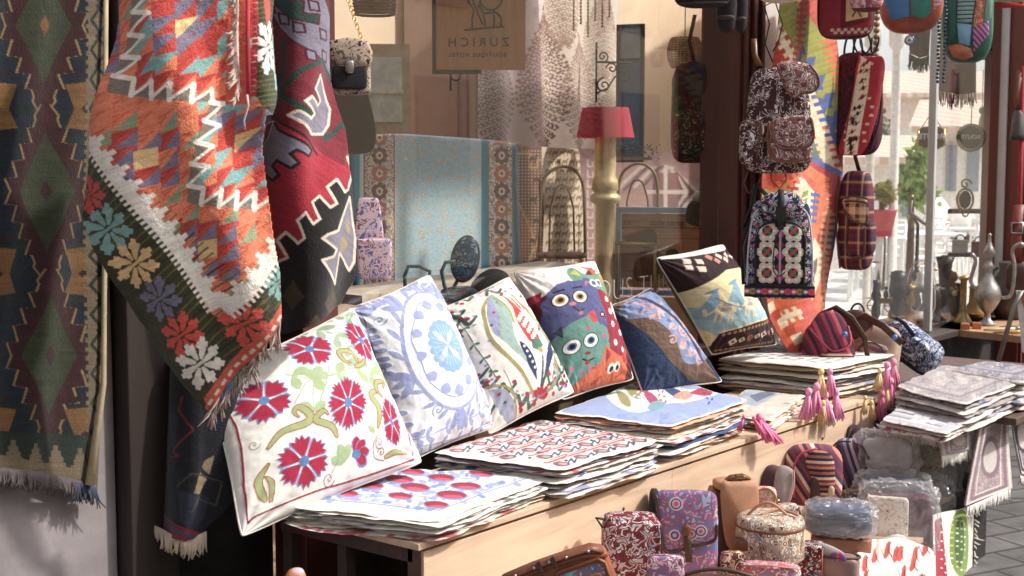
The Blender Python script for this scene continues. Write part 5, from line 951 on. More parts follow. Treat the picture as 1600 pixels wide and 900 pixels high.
for px, py, w, h, lab in ((1098, -4, 44, 20, 'dark felt hat at the top above the rattan lamp reflection'), (1135, 8, 16, 46, 'dark brown cloth pouch hanging by the post top'), (1158, 12, 10, 42, 'black narrow pouch strap bundle on the post')):
    t = Thing('hat' if w > 40 else 'pouch', lab, 'hat' if w > 40 else 'pouch', px, py, None, Y=2.75); t.part('body', MB().se((0, 6, 4), (w, 10, h), .7, .8, 26, wr=.15, seed=px), pm('#2a2024', .85, 0, .3, 20, .6)); t.part('band', MB().se((0, 5, -h * .4), (w * .9, 10, h * .12), .8, .8, 20), pm('#4a3a34', .7))
# hanging narrow kilim
p = Pic(1190, -60, 1330, 560, '#d9583f', 2)
C4 = ['#d5483a', '#9c9c3c', '#e8763f', '#4a63a0', '#5a7f5c', '#f0ddb4', '#b0283a']
def comb(path, w, tooth, c, n):
    for (xa, ya), (xb, yb) in zip(path[:-1], path[1:]):
        L = math.hypot(xb - xa, yb - ya); ux, uy = (xb - xa) / L, (yb - ya) / L; nx, ny = -uy, ux; k = max(2, int(L / tooth))
        p.poly([(xa - nx * w, ya - ny * w), (xb - nx * w, yb - ny * w), (xb + nx * w, yb + ny * w), (xa + nx * w, ya + ny * w)], c)
        for i in range(k):
            a = (i + .2) * L / k; P = lambda q, o: (xa + ux * q + nx * o, ya + uy * q + ny * o)
            for sg in (1, -1): p.poly([P(a, sg * w * .8), P(a + tooth * .55, sg * w * .8), P(a + tooth * .55, sg * (w + 7)), P(a, sg * (w + 7))], c)
p.poly([(1190, -60), (1262, -60), (1256, 60), (1220, 170), (1190, 190)], '#a3a03c'); p.poly([(1200, 30), (1235, 60), (1258, 110), (1250, 150), (1200, 110)], '#c8402f'); p.poly([(1262, -60), (1330, -60), (1330, 100), (1296, 60), (1280, 20)], '#e9733c')
p.poly([(1266, 20), (1292, 70), (1312, 150), (1318, 220), (1296, 200), (1276, 120), (1254, 70)], '#a5a23e')
for k in range(5): x, y = 1262 + k * 11, 92 + k * 28; p.poly([(x - 18, y + 10), (x, y - 24), (x + 5, y - 2), (x + 16, y - 4), (x + 12, y + 20), (x - 6, y + 22)], '#4f68a6'); p.poly([(x - 2, y - 8), (x + 7, y - 6), (x + 4, y + 6), (x - 5, y + 3)], '#a5a23e')
comb([(1196, 28), (1228, 78), (1262, 130), (1280, 190), (1298, 260), (1306, 330)], 5, 12, '#f1dcb6', 9)
p.poly([(1190, 300), (1240, 280), (1272, 300), (1262, 360), (1200, 350)], '#a5a23e'); p.poly([(1195, 245), (1250, 220), (1262, 262), (1206, 300)], '#c8402f'); p.poly([(1236, 232), (1276, 212), (1288, 250), (1250, 268)], '#5a8064')
z1 = [(1262, 252), (1300, 280), (1304, 330), (1284, 372), (1306, 420), (1290, 480), (1300, 560)]
for c, o in (('#4f68a6', 14), ('#b92d3a', 2), ('#e8763f', -12)):
    for (xa, ya), (xb, yb) in zip(z1[:-1], z1[1:]):
        for q in range(4): f = q / 4; x, y = xa + (xb - xa) * f + o, ya + (yb - ya) * f; s = 12; p.poly([(x - s, y), (x, y - s * .9), (x + s, y), (x, y + s * .9)], c)
p.poly([(1240, 268), (1280, 300), (1272, 350), (1236, 380), (1225, 330)], '#f1dcb6')
for k in range(4): p.poly([(1250 - k * 4, 300 + k * 12), (1266 - k * 4, 296 + k * 12), (1262 - k * 4, 306 + k * 12), (1246 - k * 4, 310 + k * 12)], '#8f9a3c')
p.poly([(1276, 370), (1296, 400), (1284, 440), (1262, 470), (1255, 420)], '#f1dcb6'); p.poly([(1268, 410), (1282, 402), (1278, 424), (1266, 436)], '#7a6058'); p.poly([(1196, 462), (1250, 462), (1240, 540), (1222, 520)], '#e8622c'); comb([(1222, 500), (1248, 486)], 4, 9, '#f1dcb6', 3)
for k in range(5): p.poly([(1200 + k * 9, 478 + k * 12), (1212 + k * 9, 470 + k * 12), (1216 + k * 9, 484 + k * 12), (1206 + k * 9, 492 + k * 12)], '#c2402a' if k % 2 else '#f1dcb6')
for pth, cc_ in (([(1262, -60), (1256, 60), (1222, 170)], '#c8402f'), ([(1290, 60), (1312, 150), (1318, 230)], '#e9733c'), ([(1240, 268), (1225, 330), (1236, 380)], '#b92d3a'), ([(1280, 300), (1272, 350)], '#4f68a6'), ([(1300, 330), (1292, 420), (1300, 500)], '#e8a070'), ([(1206, 300), (1262, 262)], '#e8763f'), ([(1232, 120), (1250, 200), (1240, 240)], '#a5a23e')): comb(pth, 1.5, 10, cc_, 5)
p.abrash(0, .3, 1.8, -25, 6); Yk = 2.72
o = drape('kilim_strip', [[wy(1222, -60, Yk), wy(1262, -60, Yk - .05), wy(1292, -60, Yk)], [wy(1200, 160, Yk), wy(1250, 160, Yk - .06), wy(1310, 160, Yk)], [wy(1196, 300, Yk), wy(1256, 300, Yk - .06), wy(1312, 300, Yk)], [wy(1196, 560, Yk + .02), wy(1244, 560, Yk - .05), wy(1296, 560, Yk)]], p, KILIM, 560, 130,
      lambda x, y: .02 * np.sin((x - y * .1) / 14), [(1218, -60), (1290, -60), (1300, 40), (1310, 160), (1314, 300), (1306, 400), (1296, 470), (1288, 560), (1240, 560), (1205, 500), (1196, 440), (1190, 300), (1196, 100)], None, .006)
tag(o, 'long orange, olive and blue kilim strip with comb bands hanging between the backpacks', 'rug')
# ================================================================== BACKPACKS LYING ON THE BENCH END
def zof(px, py, z): return dict(Z=z)
RS = stripes(['#6a1c34', '#a32a4c', '#3a1c34', '#8a2440', '#c84a5e', '#4a2440'], 0, .09, None, .03, .85, 25)
t = Thing('backpack', 'magenta and wine striped soft backpack with a blue toggle lying on the bench end', 'backpack', 1296, 540, 'backpacks lying on the bench end', D=5.75, yaw=10)
t.part('body', MB().se((0, 14, -8), (46, 34, 44), .55, .6, 40, taper=.25, wr=.1, seed=3), RS); flapface(t, 'flap', cr([(-34, 30), (-20, 52), (6, 56), (24, 34), (28, 6), (4, -6), (-14, 8)], 5, True), -18, 6, RS, 5)
t.part('front_pocket', MB().se((8, -20, -24), (28, 12, 16), .5, .5, 24), stripes(['#3a2430', '#b98a70', '#5a2038', '#d8b090', '#2a1c30'], 2, .04)); t.part('shoulder_strap', MB().strap([(-20, -8, 50), (4, -14, 62), (30, -14, 46), (54, -4, 12), (60, 0, -20)], 10, 3, (.5, -.5, .7)), LEAD)
t.part('toggle', MB().se((18, -30, 22), (4.5, 4.5, 4.5), 1, 1, 12), pm('#3f7ec0', .25)); t.part('trim', MB().tube([(x, -22, z) for x, z in cr([(-34, 30), (-14, 8), (4, -6), (28, 6), (24, 34)], 5)], 1.8, 6), pm('#c84a6a', .8))
t = Thing('backpack', 'dark wine woven backpack with a brown flap wedged between the magenta and beige ones', 'backpack', 1334, 528, 'backpacks lying on the bench end', D=5.95, yaw=-4, roll=6)
t.part('body', MB().se((0, 20, -6), (34, 26, 46), .5, .55, 36, taper=.25, wr=.1, seed=15), stripes(['#4a1824', '#7a2434', '#2a1a24', '#8a3440', '#3a2028', '#a8604c'], 0, .08, None, .03, .9, 30)); flapface(t, 'flap', cr([(-26, 34), (0, 46), (26, 34), (24, 8), (2, -2), (-22, 10)], 5, True), -6, 5, LEAD, 4); t.part('trim', MB().tube([(x, -12, z) for x, z in cr([(-26, 34), (-22, 10), (2, -2), (24, 8), (26, 34)], 5)], 1.6, 6), pm('#a8604c', .8)); t.part('handle', MB().tube(loop(0, 40, 10, 14, 6), 2, 6), LEAD)
t = Thing('backpack', 'beige canvas backpack with pink zipped pocket lying beside the magenta one', 'backpack', 1362, 548, 'backpacks lying on the bench end', D=5.9, yaw=-16, roll=14)
t.part('body', MB().se((0, 16, -4), (46, 30, 46), .5, .55, 36, taper=.25, wr=.08, seed=5), pm('#a8917c', .9, 0, .25, 20, .5)); t.part('front_pocket', MB().se((6, -12, -8), (22, 9, 24), .45, .5, 24), stripes(['#c89a94', '#8a5a5c', '#b8aaa0', '#5a3a44'], 2, .07)); t.part('shoulder_strap', MB().strap([(-44, -10, 34), (-24, -14, 52), (10, -14, 46), (44, -10, 28)], 13, 3, (.3, -.5, .8)), LEAD)
t.part('toggle', MB().se((34, -22, 36), (4.5, 4.5, 4.5), 1, 1, 12), pm('#3f7ec0', .25)); t.part('trim', MB().tube([(6 + 23 * math.cos(a / 3), -21, -8 + 25 * math.sin(a / 3)) for a in range(19)], 1.4, 6), pm('#5a3a34', .8))
BF = ornament(['#28406a', '#d8d8e0', '#8a9ab8'], 34, 7, '#2c3f60', 5, (1.1, '#e8d8b0', '#dfe2ea', '#30486e'))
t = Thing('backpack', 'navy and white floral backpack slumped at the far end of the bench', 'backpack', 1425, 535, 'backpacks lying on the bench end', D=6.15, yaw=-22, roll=32)
t.part('body', MB().se((0, 14, -8), (54, 26, 26), .45, .5, 36, taper=.15, wr=.07, seed=9), BF); t.part('front_pocket', MB().se((10, -12, -2), (26, 10, 16), .4, .5, 24), BF); t.part('base', MB().se((2, 14, -28), (50, 24, 8), .6, .6, 24), pm('#1c2436', .7)); t.part('pocket_flap', MB().se((10, -18, 10), (27, 7, 7), .5, .5, 20), BF)
t.part('strap', MB().strap([(-40, -10, 20), (-20, -20, 24), (4, -24, 18)], 7, 2, (.3, -.2, .9)), pm('#1c2436', .7))
# ================================================================== LOW TABLE WITH BAGS
lt = empty('low_table', (3.7, 1.8, 0)); tag(lt, 'low wooden table under the bags in front of the bench', 'table')
def lp(n, *a, mat=PLY, rot=None):
    o = MB().box(*a).world(n, mat, lt, False); bevel(o, .003); return o
lp('table_top', 2.75, 1.78, .30, 4.62, 2.235, .325)
for x in (2.8, 3.7, 4.56): 
    for y in (1.82, 2.18): lp('leg', x, y, 0, x + .04, y + .04, .299, mat=pm('#3b2823', .7))

lay = lambda px, py, z: dep(at(px, py, Z=z))
def SB(name, label, cat, px, py, Y, group='bags on the low table', **kw): return Thing(name, label, cat, px, py, group, Y=Y, **kw)
wz = lambda px, py, z: (px, py, dep(at(px, py, Z=z)))
# printed cloth over the low table's far part
p = Pic(1200, 820, 1480, 960, '#efe8de', 2); rnd = random.Random(5)
for k in range(46):
    x, y = rnd.uniform(1230, 1450), rnd.uniform(855, 940); p.poly(cr([(x - 4, y + 12), (x - 1, y - 8), (x + 5, y - 13), (x + 5, y + 6)], 4, True), '#c9402e'); p.line(cr([(x + 7, y - 12), (x + 3, y), (x + 9, y + 12)], 4), 1.4, '#2c2426')
    p.line([(x - 9, y - 6), (x - 4, y + 8)], 1, '#3a3030')
o = drape('printed_cloth', [[wz(1255, 850, .331), wz(1340, 843, .331), wz(1410, 836, .331)], [wz(1280, 872, .331), wz(1370, 866, .331), wz(1452, 858, .331)], [wz(1290, 896, .331), wz(1380, 884, .333), (1458, 880, dep(at(1458, 872, Z=.331)))], [(1290, 960, dep(at(1290, 900, Z=.331)) - .01), (1380, 950, dep(at(1380, 888, Z=.331)) - .01), (1458, 940, dep(at(1458, 876, Z=.331)) - .01)]], p, COTTON, 120, 200, lambda x, y: .006 * np.sin(x / 9), None, None, .004)
tag(o, 'white cloth with red tulips and black stems over the low table end', 'cloth')
p = Pic(1440, 770, 1540, 950, '#efe9de', 2); p.poly([(1462, 815), (1474, 808), (1484, 940), (1466, 940)], '#b83248'); 
for k in range(18): p.ell(1474 + (k % 2) * 5, 818 + k * 7, 1.6, 1.4, '#efe9de')
p.poly(cr([(1488, 806), (1508, 800), (1516, 840), (1512, 890), (1496, 900), (1484, 870)], 6, True), '#7d9a3e'); p.poly(cr([(1492, 815), (1502, 812), (1506, 850), (1498, 886), (1490, 866)], 6, True), '#3f6a3a')
for k in range(30): p.ell(1486 + (k * 7) % 28, 812 + (k * 13) % 84, 2, 1.6, '#d8c46a' if k % 3 else '#efe9de')
o = drape('tapestry_cloth', [[wy(1458, 806, 1.885), wy(1490, 797, 1.885), wy(1524, 790, 1.885)], [wy(1459, 860, 1.88), wy(1490, 855, 1.875), wy(1523, 848, 1.88)], [wy(1460, 940, 1.88), wy(1490, 940, 1.87), wy(1521, 925, 1.88)]], p, COTTON, 200, 90, lambda x, y: .008 * np.sin(x / 8), None, None, .004)
tag(o, 'white runner with a green paisley leaf and crimson stripe hanging off the table end', 'cloth'); fringe([wy(1523, 800, 1.88), wy(1522, 900, 1.88)], 14, .03, .0015, 3, None, .4, 3, (.5, -.4, -.5)).world('fringe', pm('#efe9de', .95), o)
e = empty('crate', (5.1, 2.05, 0)); tag(e, 'dark low crate behind the green paisley runner under the wrapped bags', 'crate'); bevel(MB().box(4.72, 1.9, 0, 5.62, 2.24, .33).world('box', pm('#241c1a', .9), e, False), .004); MB().box(4.70, 1.895, .331, 5.64, 2.24, .345).world('lid', pm('#4a3a30', .8), e, False)
# brown leather satchel at the bottom
LEAO = pm('#8f4a26', .42, 0, .3, 12, .35, .5)
t = SB('satchel', 'brown leather satchel with riveted strap and patterned pocket windows at the bottom of the picture', 'bag', 868, 905, 1.97)
t.part('body', MB().se((0, 20, -22), (96, 26, 60), .25, .25, 40, wr=.03), LEAO); t.o.rotation_euler.y = R_(-20); t.o.location.z -= .02
t.part('rim', MB().tube([(-96, -4, 22), (-60, -8, 36), (0, -8, 38), (60, -8, 36), (96, -4, 24)], 5, 8), LEAO)
t.part('handle', MB().strap([(-92, -6, 30), (-70, -12, 44), (-20, -14, 48), (30, -14, 48), (76, -12, 46), (92, -6, 34)], 15, 4, (0, .8, .6)), LEA)
for x in (-80, -52, -20, 6, 34, 70): t.part('rivet', MB().se((x, -20, 47 - abs(x) * .06), (3, 2.4, 3), 1, 1, 10), STEEL)
for x in (-10, 14): t.part('buckle', MB().box(x - 4, -22, 34, x + 3, -16, 54), LEAD, False, bev=.001)
for x0, x1 in ((-78, -6), (4, 88)):
    t.part('pocket_frame', MB().tube([(x0, -8, 12), (x0 + 8, -9, 24), (x1 - 8, -9, 24), (x1, -8, 14), (x1, -8, -60), (x0, -8, -60)], 3.2, 8, True), LEAO)
    t.part('pocket_panel', MB().se(((x0 + x1) / 2, 0, -20), ((x1 - x0) / 2 - 2, 8, 38), .3, .3, 24), ornament(['#5a6a9a', '#e0c8c8', '#a8485a', '#7ab0b0'], 24, 6, '#8a6a7a', x0 + 90, th=.5)); t.part('pocket_cover', MB().se(((x0 + x1) / 2 + 12, -8, -26), ((x1 - x0) / 4, 4, 30), .4, .4, 20), LEA)
# paisley folded bag
t = SB('cloth_bag', 'maroon and white paisley cloth bag folded over, left of the pink patchwork bag', 'bag', 988, 862, 2.1, yaw=6)
t.part('body', MB().se((0, 14, -6), (46, 22, 58), .3, .35, 40, wr=.05, taper=-.06), ornament(['#5a1c24', '#e2d4cc', '#9aa8b8', '#c8a8a0'], 30, 7, '#7a2630', 7, th=.46)); t.part('flap_top', MB().se((-2, 18, 50), (42, 22, 8), .6, .5, 24), ornament(['#5a1c24', '#e2d4cc', '#9aa8b8', '#c8a8a0'], 30, 7, '#7a2630', 7, th=.46)); t.part('stitched_edge', MB().tube([(x, -8, z) for x, z in cr([(44, 46), (46, 0), (42, -60)], 5)], 1.6, 6), LEAD); t.part('strap', MB().strap([(-44, 10, 50), (-58, 4, 54), (-48, 0, 40)], 8, 3, (0, 1, 0)), BLACK)
# pink and lilac patchwork messenger
PWK = ornament(['#6a7ab0', '#c85a74', '#d8a0b4', '#8a90b8', '#b04a5a', '#a8b4cc'], 20, 6, '#8a6a94', 8, (.8, '#d84a5a', '#c8b0c8', '#4a5a8a', '#e0c0cc'), th=.5)
t = SB('messenger_bag', 'pink and lilac patchwork messenger bag with a leather tab closure', 'bag', 1072, 836, 2.12, yaw=4)
t.part('body', MB().se((2, 22, -20), (50, 22, 66), .3, .35, 36, wr=.03), PWK); flapface(t, 'flap', cr([(-48, 66), (-20, 74), (20, 74), (46, 66), (48, 20), (44, -6), (10, -16), (-30, -26), (-40, 0)], 5, True), -4, 5, PWK, 3)
t.part('flap_edge', MB().tube([(x, -9, z) for x, z in cr([(-48, 66), (-40, 0), (-30, -26), (10, -16), (44, -6), (48, 20)], 6)], 2, 6), LEAD); t.part('side', MB().se((-50, 24, 8), (9, 22, 60), .5, .5, 20), BLKF); t.part('tab', MB().strap([(0, -14, 14), (2, -16, -10), (4, -14, -40)], 11, 3, (1, 0, 0)), LEAD); t.part('tab_tip', MB().se((0, -16, 12), (7, 3, 9), .8, .8, 14), LEA)
# tan suede satchel
t = SB('satchel', 'tan suede satchel with a buckled top handle standing behind the round bag', 'bag', 1152, 812, 2.12, yaw=16)
t.part('body', MB().se((0, 24, -18), (34, 22, 66), .25, .3, 32), LEAD); flapface(t, 'flap', cr([(-28, 56), (-10, 62), (24, 60), (34, 50), (34, -10), (30, -46), (10, -56), (-10, -50), (-22, -20)], 4, True), 0, 5, TAN, 5); t.part('side', MB().se((-34, 24, -8), (7, 21, 58), .5, .5, 20), LEA)
t.part('top', MB().se((0, 20, 54), (34, 22, 9), .5, .5, 24), TAN); t.part('handle', MB().strap([(-18, 10, 60), (-10, 6, 68), (10, 6, 70), (22, 10, 64)], 11, 3, (0, 1, .2)), LEA); t.part('buckle', MB().box(-2, 0, 66, 10, 12, 72), BRASS, False, bev=.001); t.part('clasp', MB().se((-14, -12, -50), (5, 3, 6), .8, .8, 12), BRASS)
# round bag
RND = ornament(['#6a4438', '#e8d8b8', '#5a7a9a', '#c8a888', '#e6dcc8'], 28, 7, '#a8907a', 4, (1.0, '#4a3a5a', '#e8dcc0', '#8a4a3c', '#d8c8a8'), th=.5)
t = SB('round_bag', 'round beige floral box bag with two leather loop handles on its lid', 'bag', 1203, 846, 1.98)
t.part('body', MB().lathe([(0, -30), (50, -30), (54, -26), (55, 0), (54, 24), (50, 28)], (0, 10, 0), 48), RND); t.part('lid', MB().lathe([(53, 24), (54.5, 30), (52, 37), (44, 41), (20, 43), (0, 43.5)], (0, 10, 0), 48), RND)
t.part('zip', MB().lathe([(55, 23), (56, 25), (55, 27)], (0, 10, 0), 48), LEA)
for rot, off in ((-18, -8), (16, 10)): t.part('handle', MB().tube([(x * math.cos(R_(rot)) + 4 + off, 4 + 16 * math.sin(R_(180 * i / 16)) * (1 if off > 0 else .2) - 6, 43 + (5 if off > 0 else 20) * math.sin(R_(180 * i / 16)) + x * .08) for i, x in enumerate(np.linspace(-34, 30, 17))], 2.4, 8), TAN)
t.part('leather_patch', MB().lathe([(55.6, -14), (57, -10), (57, 6), (55.6, 10)], (0, 10, 0), 48), RND) if False else t.part('leather_patch', MB().se((-42, -20, 0), (15, 14, 10), .5, .5, 20), LEA)
# small bags behind and between
t = SB('cosmetic_pouch', 'small pink paisley pouch standing behind the round bag', 'pouch', 1196, 780, 2.2); t.part('body', MB().se((0, 10, -6), (18, 12, 24), .5, .6, 24), ornament(['#c84a5a', '#e8d0c0', '#8a9a6a'], 34, 7, '#d8a8a0', 3)); t.part('trim', MB().tube([(18 * math.cos(a / 4), 0, -6 + 24 * math.sin(a / 4)) for a in range(25)], 1.6, 6), TAN)
t = SB('shoulder_bag', 'grey felt shoulder bag with pink lining leaning on the bench panel', 'bag', 1220, 762, 2.2, yaw=10, roll=22); t.part('body', MB().se((-8, 14, -6), (24, 14, 34), .5, .5, 24), pm('#4a2c34', .9)); flapface(t, 'flap', cr([(-18, 30), (6, 34), (16, 10), (18, -24), (2, -36), (-8, -14)], 4, True), -2, 4, pm('#a09690', .95, 0, .2, 30, .6), 3); t.part('trim', MB().tube([(x, -8, z) for x, z in cr([(6, 34), (16, 10), (18, -24), (2, -36), (-8, -14)], 5)], 1.5, 6), pm('#d89aa0', .9)); t.part('clasp', MB().se((2, -10, -20), (3, 2, 3), 1, 1, 10), BRASS)
WV = stripes(['#7a3440', '#c87a70', '#3a2a40', '#a84a54', '#e0c8b0', '#4a3050', '#8a3a44', '#5a3a58'], 0, .1, None, .03, .9, 35)
t = SB('backpack', 'rounded rust and plum striped woven backpack leaning against the plywood panel', 'backpack', 1272, 738, 2.16, None, yaw=4)
t.part('body', MB().se((0, 16, -8), (46, 22, 50), .55, .65, 36, wr=.05), WV); flapface(t, 'flap', cr([(-14, 20), (2, 36), (26, 30), (32, 0), (30, -36), (6, -40), (-2, -14)], 5, True), -4, 5, stripes(['#a85a4c', '#2a2436', '#c87a60', '#7a3440', '#e0b89a', '#2a2436'], 2, .06, None, .01), 4); t.part('toggle', MB().se((26, -16, -26), (5, 3, 9), .8, .8, 12), pm('#c8b088', .5)); t.part('dark_pocket', MB().se((2, -6, -30), (8, 7, 26), .6, .6, 20), LEAD); t.part('trim', MB().tube([(x, -8, z) for x, z in cr([(-30, -40), (-34, 0), (-22, 30), (4, 40)], 5)], 1.8, 6), pm('#c84a5e', .9))
t = SB('backpack', 'plum and grey striped woven bag squeezed right of the rust one', 'backpack', 1324, 724, 2.22, None, yaw=-8); t.part('body', MB().se((0, 16, -8), (28, 22, 44), .5, .6, 32, wr=.05), stripes(['#5a4466', '#9a8aa8', '#3a2c48', '#b8a8b8', '#6a3a54', '#40344e'], 0, .07, None, .02, .9, 20)); t.part('strap', MB().strap([(10, -8, 36), (24, -6, 30), (34, -2, 10)], 6, 2, (0, 1, 0)), LEAD); t.part('trim', MB().tube([(x, -8, z) for x, z in cr([(-26, -40), (-27, 0), (-18, 32), (6, 37)], 5)], 1.5, 6), pm('#3a2c48', .9))
# handle-up leather bags at the very bottom
t = SB('handbag', 'dark brown leather handles of a bag below the patchwork messenger', 'bag', 1120, 898, 1.88, None)
t.part('handle', MB().tube([(x, -2 * math.sin(i / 16 * 3.14), 16 * math.sin(i / 16 * 3.14) - 6) for i, x in enumerate(np.linspace(-62, 70, 17))], 3.4, 8), LEAD); t.part('handle', MB().tube([(x, -14, 9 * math.sin(i / 16 * 3.14) - 12) for i, x in enumerate(np.linspace(-62, 60, 17))], 3.2, 8), TAN); t.part('body', MB().se((0, 8, -40), (66, 18, 36), .35, .35, 28), LEAD)
t = SB('cosmetic_pouch', 'pink and cream paisley pouch lying under the round bag', 'pouch', 1202, 888, 1.9, None); t.part('body', MB().se((0, 12, -10), (50, 18, 16), .5, .5, 28, wr=.05), ornament(['#a83a4a', '#e8d0c8', '#7a8ab0'], 30, 7, '#b86a74', 11)); t.part('zip', MB().tube([(-44, -4, 3), (0, -6, 6), (44, -4, 3)], 1.4, 6), TAN)
t = SB('vanity_case', 'dark red paisley box pouch right of the round bag', 'pouch', 1262, 874, 1.9, None); t.part('body', MB().se((0, 12, -6), (24, 18, 26), .25, .3, 26), ornament(['#8a2430', '#e0d0c0', '#6a7a98'], 34, 7, '#4a1c28', 13)); t.part('seam', MB().tube([(22, -5, 18), (23, -5, -28)], 1.2, 6), pm('#c04a3c', .8)); t.part('lid', MB().se((0, 12, 20), (25, 19, 4), .4, .3, 26), ornament(['#8a2430', '#e0d0c0', '#6a7a98'], 34, 7, '#4a1c28', 13))
t = SB('handbag', 'open taupe leather handbag with a grey and magenta flap', 'bag', 1298, 880, 1.84, None, yaw=-10); t.part('body', MB().se((4, 14, -10), (38, 20, 22), .35, .4, 32, wr=.03), pm('#8a6a60', .5, 0, .25, 14, .3)); t.part('rim', MB().tube([(40 * math.cos(a / 4) + 4, 14 + 19 * math.sin(a / 4), 11) for a in range(25)], 2, 6, True), LEAD); flapface(t, 'flap', cr([(-34, 26), (-10, 30), (20, 18), (14, 6), (-24, 8)], 4, True), 4, 4, pm('#b0a6a0', .9), 3); flapface(t, 'magenta_trim', cr([(0, 16), (16, 20), (26, 8), (8, 4)], 4, True), -2, 3, stripes(['#a3305a', '#4a5a9a', '#c84a7a'], 0, .03), 1)
t.part('lining', MB().se((4, 14, 4), (34, 16, 6), .5, .5, 24), pm('#5a2c34', .9))
# navy case in plastic over a brown case
t = SB('vanity_case', 'brown and grey leather vanity case, lower one of the pair under the wrapped navy case', 'case', 1314, 856, 1.93, None); t.part('body', MB().se((0, 20, 2), (48, 30, 16), .3, .5, 36), pm('#8a5a3c', .45, 0, .3, 10, .25)); t.part('base', MB().se((6, 20, -22), (38, 26, 13), .3, .5, 32), pm('#8a9098', .5)); t.part('clasp', MB().box(-46, -8, -4, -38, -2, 4), BRASS, False, bev=.001)
t = SB('vanity_case', 'navy blue oval case wrapped in clear plastic, standing on the brown case', 'case', 1310, 816, 1.93, None); t.part('body', MB().se((0, 20, -6), (52, 32, 15), .35, .6, 40), pm('#2c3850', .5, 0, .25, 12, .2)); t.part('lid', MB().se((0, 20, 14), (51, 31, 10), .5, .6, 40), pm('#3c4c6a', .5, 0, .25, 12, .2))
FILM = glass_mat('plastic_film', (.995, .995, 1), 1.3, .1, .035); nt_ = FILM.node_tree
_g = [n for n in nt_.nodes if n.type == 'BSDF_GLOSSY'][0]; _b = N(nt_, 'ShaderNodeBump'); _b.inputs['Strength'].default_value = .7; _b.inputs['Distance'].default_value = .006; nt_.links.new(noise(nt_, objco(nt_), 26, 5, 1.5, .65), _b.inputs['Height']); nt_.links.new(_b.outputs[0], _g.inputs['Normal'])
_tl = N(nt_, 'ShaderNodeBsdfTranslucent'); _tl.inputs[0].default_value = (.95, .95, .97, 1); _df = N(nt_, 'ShaderNodeBsdfDiffuse'); _df.inputs[0].default_value = (.95, .95, .97, 1); _mx = N(nt_, 'ShaderNodeMixShader'); _out = nt_.nodes['Material Output']; _src = _out.inputs[0].links[0].from_socket
_rp = ramp(nt_, noise(nt_, objco(nt_), 7, 3, 1.5, .5), [(.35, (.03,) * 3), (.7, (.3,) * 3)], 'LINEAR'); nt_.links.new(_rp, _mx.inputs[0]); nt_.links.new(_src, _mx.inputs[1]); _ad = N(nt_, 'ShaderNodeMixShader'); nt_.links.new(_df.outputs[0], _ad.inputs[1]); nt_.links.new(_tl.outputs[0], _ad.inputs[2]); nt_.links.new(_ad.outputs[0], _mx.inputs[2]); nt_.links.new(_mx.outputs[0], _out.inputs[0])
def wrap(t, c, a, e=.5, seed=0, amt=.22, name='plastic_wrap', n=72, ear=0):
    m = MB(); m.se(c, a, e, e, n); V = m.V[0]; d = V - np.array(c); f = fbm(d[:, 0] / 7 + seed, d[:, 2] / 7 + d[:, 1] / 9, seed) - .5; g = np.abs(fbm(d[:, 0] / 16 + d[:, 2] / 9 + seed, d[:, 2] / 12 - d[:, 1] / 14, seed + 2) - .5) * 1.3; V = np.array(c) + d * (1 + amt * f - amt * 1.1 * g)[:, None]
    V[:, 2] += ear * np.clip(d[:, 2] / a[2], 0, 1) ** 3 * (fbm(d[:, 0] / 10, d[:, 1] / 10, seed + 5)); m.V = [V]; return t.part(name, m, FILM, False)
wrap(t, (2, 18, 3), (60, 36, 30), .55, 3)
# wrapped cream flowered handbag
t = SB('handbag', 'cream flowered handbag with plum base inside a clear plastic bag', 'bag', 1398, 816, 1.87, None)
t.part('panel', MB().se((-12, 6, 4), (33, 10, 36), .2, .2, 30), ornament(['#b8a48c', '#e8dccb', '#c8b8a8'], 22, 5, '#e4d8c8', 5, (1.2, '#8a3a4a', '#e4d8c8', '#b8a48c', '#e4d8c8'), th=.4)); t.part('body', MB().se((6, 20, 0), (52, 16, 42), .25, .3, 32), pm('#5a3440', .45)); t.part('base', MB().box(-46, -6, -44, 50, 34, -30), pm('#4a2a34', .45), False, bev=.003); t.part('label_tag', MB().box(-44, -9, -42, -18, -7, -28), pm('#c89a6a', .4, .6), False); wrap(t, (4, 14, 2), (66, 34, 56), .4, 8, .2, ear=14)
t = SB('handbag', 'brown tweed handbag with a curved dark handle in plastic, rear right of the wrapped bags', 'bag', 1440, 726, 2.04, None); t.part('body', MB().se((0, 16, -16), (50, 18, 54), .35, .4, 32), ornament(['#8a7450', '#c8b48c', '#5a4632'], 26, 5, '#a8946c', 6, th=.5)); t.part('side', MB().se((46, 16, -20), (12, 18, 50), .4, .4, 20), pm('#4a3a3c', .6)); t.part('handle', MB().tube(loop(-4, 22, 30, 32, 4), 3, 8), LEAD); wrap(t, (-8, 14, -2), (72, 30, 60), .45, 12, .22, ear=20)
for px, py, Y, w, h, c, lab, sd_ in ((1385, 712, 2.08, 54, 36, '#c8c4c4', 'crumpled clear plastic bag with a pale grey pouch, upper left of the wrapped heap', 21), (1396, 762, 2.0, 64, 22, '#5a6a80', 'flat blue grey pouch sealed in wrinkled plastic in the middle of the heap', 33), (1460, 784, 1.96, 32, 44, '#7a6a6c', 'mauve pouch in crackled plastic at the right of the front wrapped handbag', 41)):
    t = SB('wrapped_pouch', lab, 'pouch', px, py, Y, None); t.part('pouch', MB().se((0, 14, 0), (w * .72, 12, h * .7), .5, .5, 24), pm(c, .7)); wrap(t, (0, 12, 0), (w, 22, h), .55, sd_, .3, ear=10)
SNK = ornament(['#8a847c', '#d8d0c4', '#5a5450'], 40, 6, '#b8aea0', 4, (1.6, '#4a4642', '#d8d0c4', '#8a847c'), th=.4)
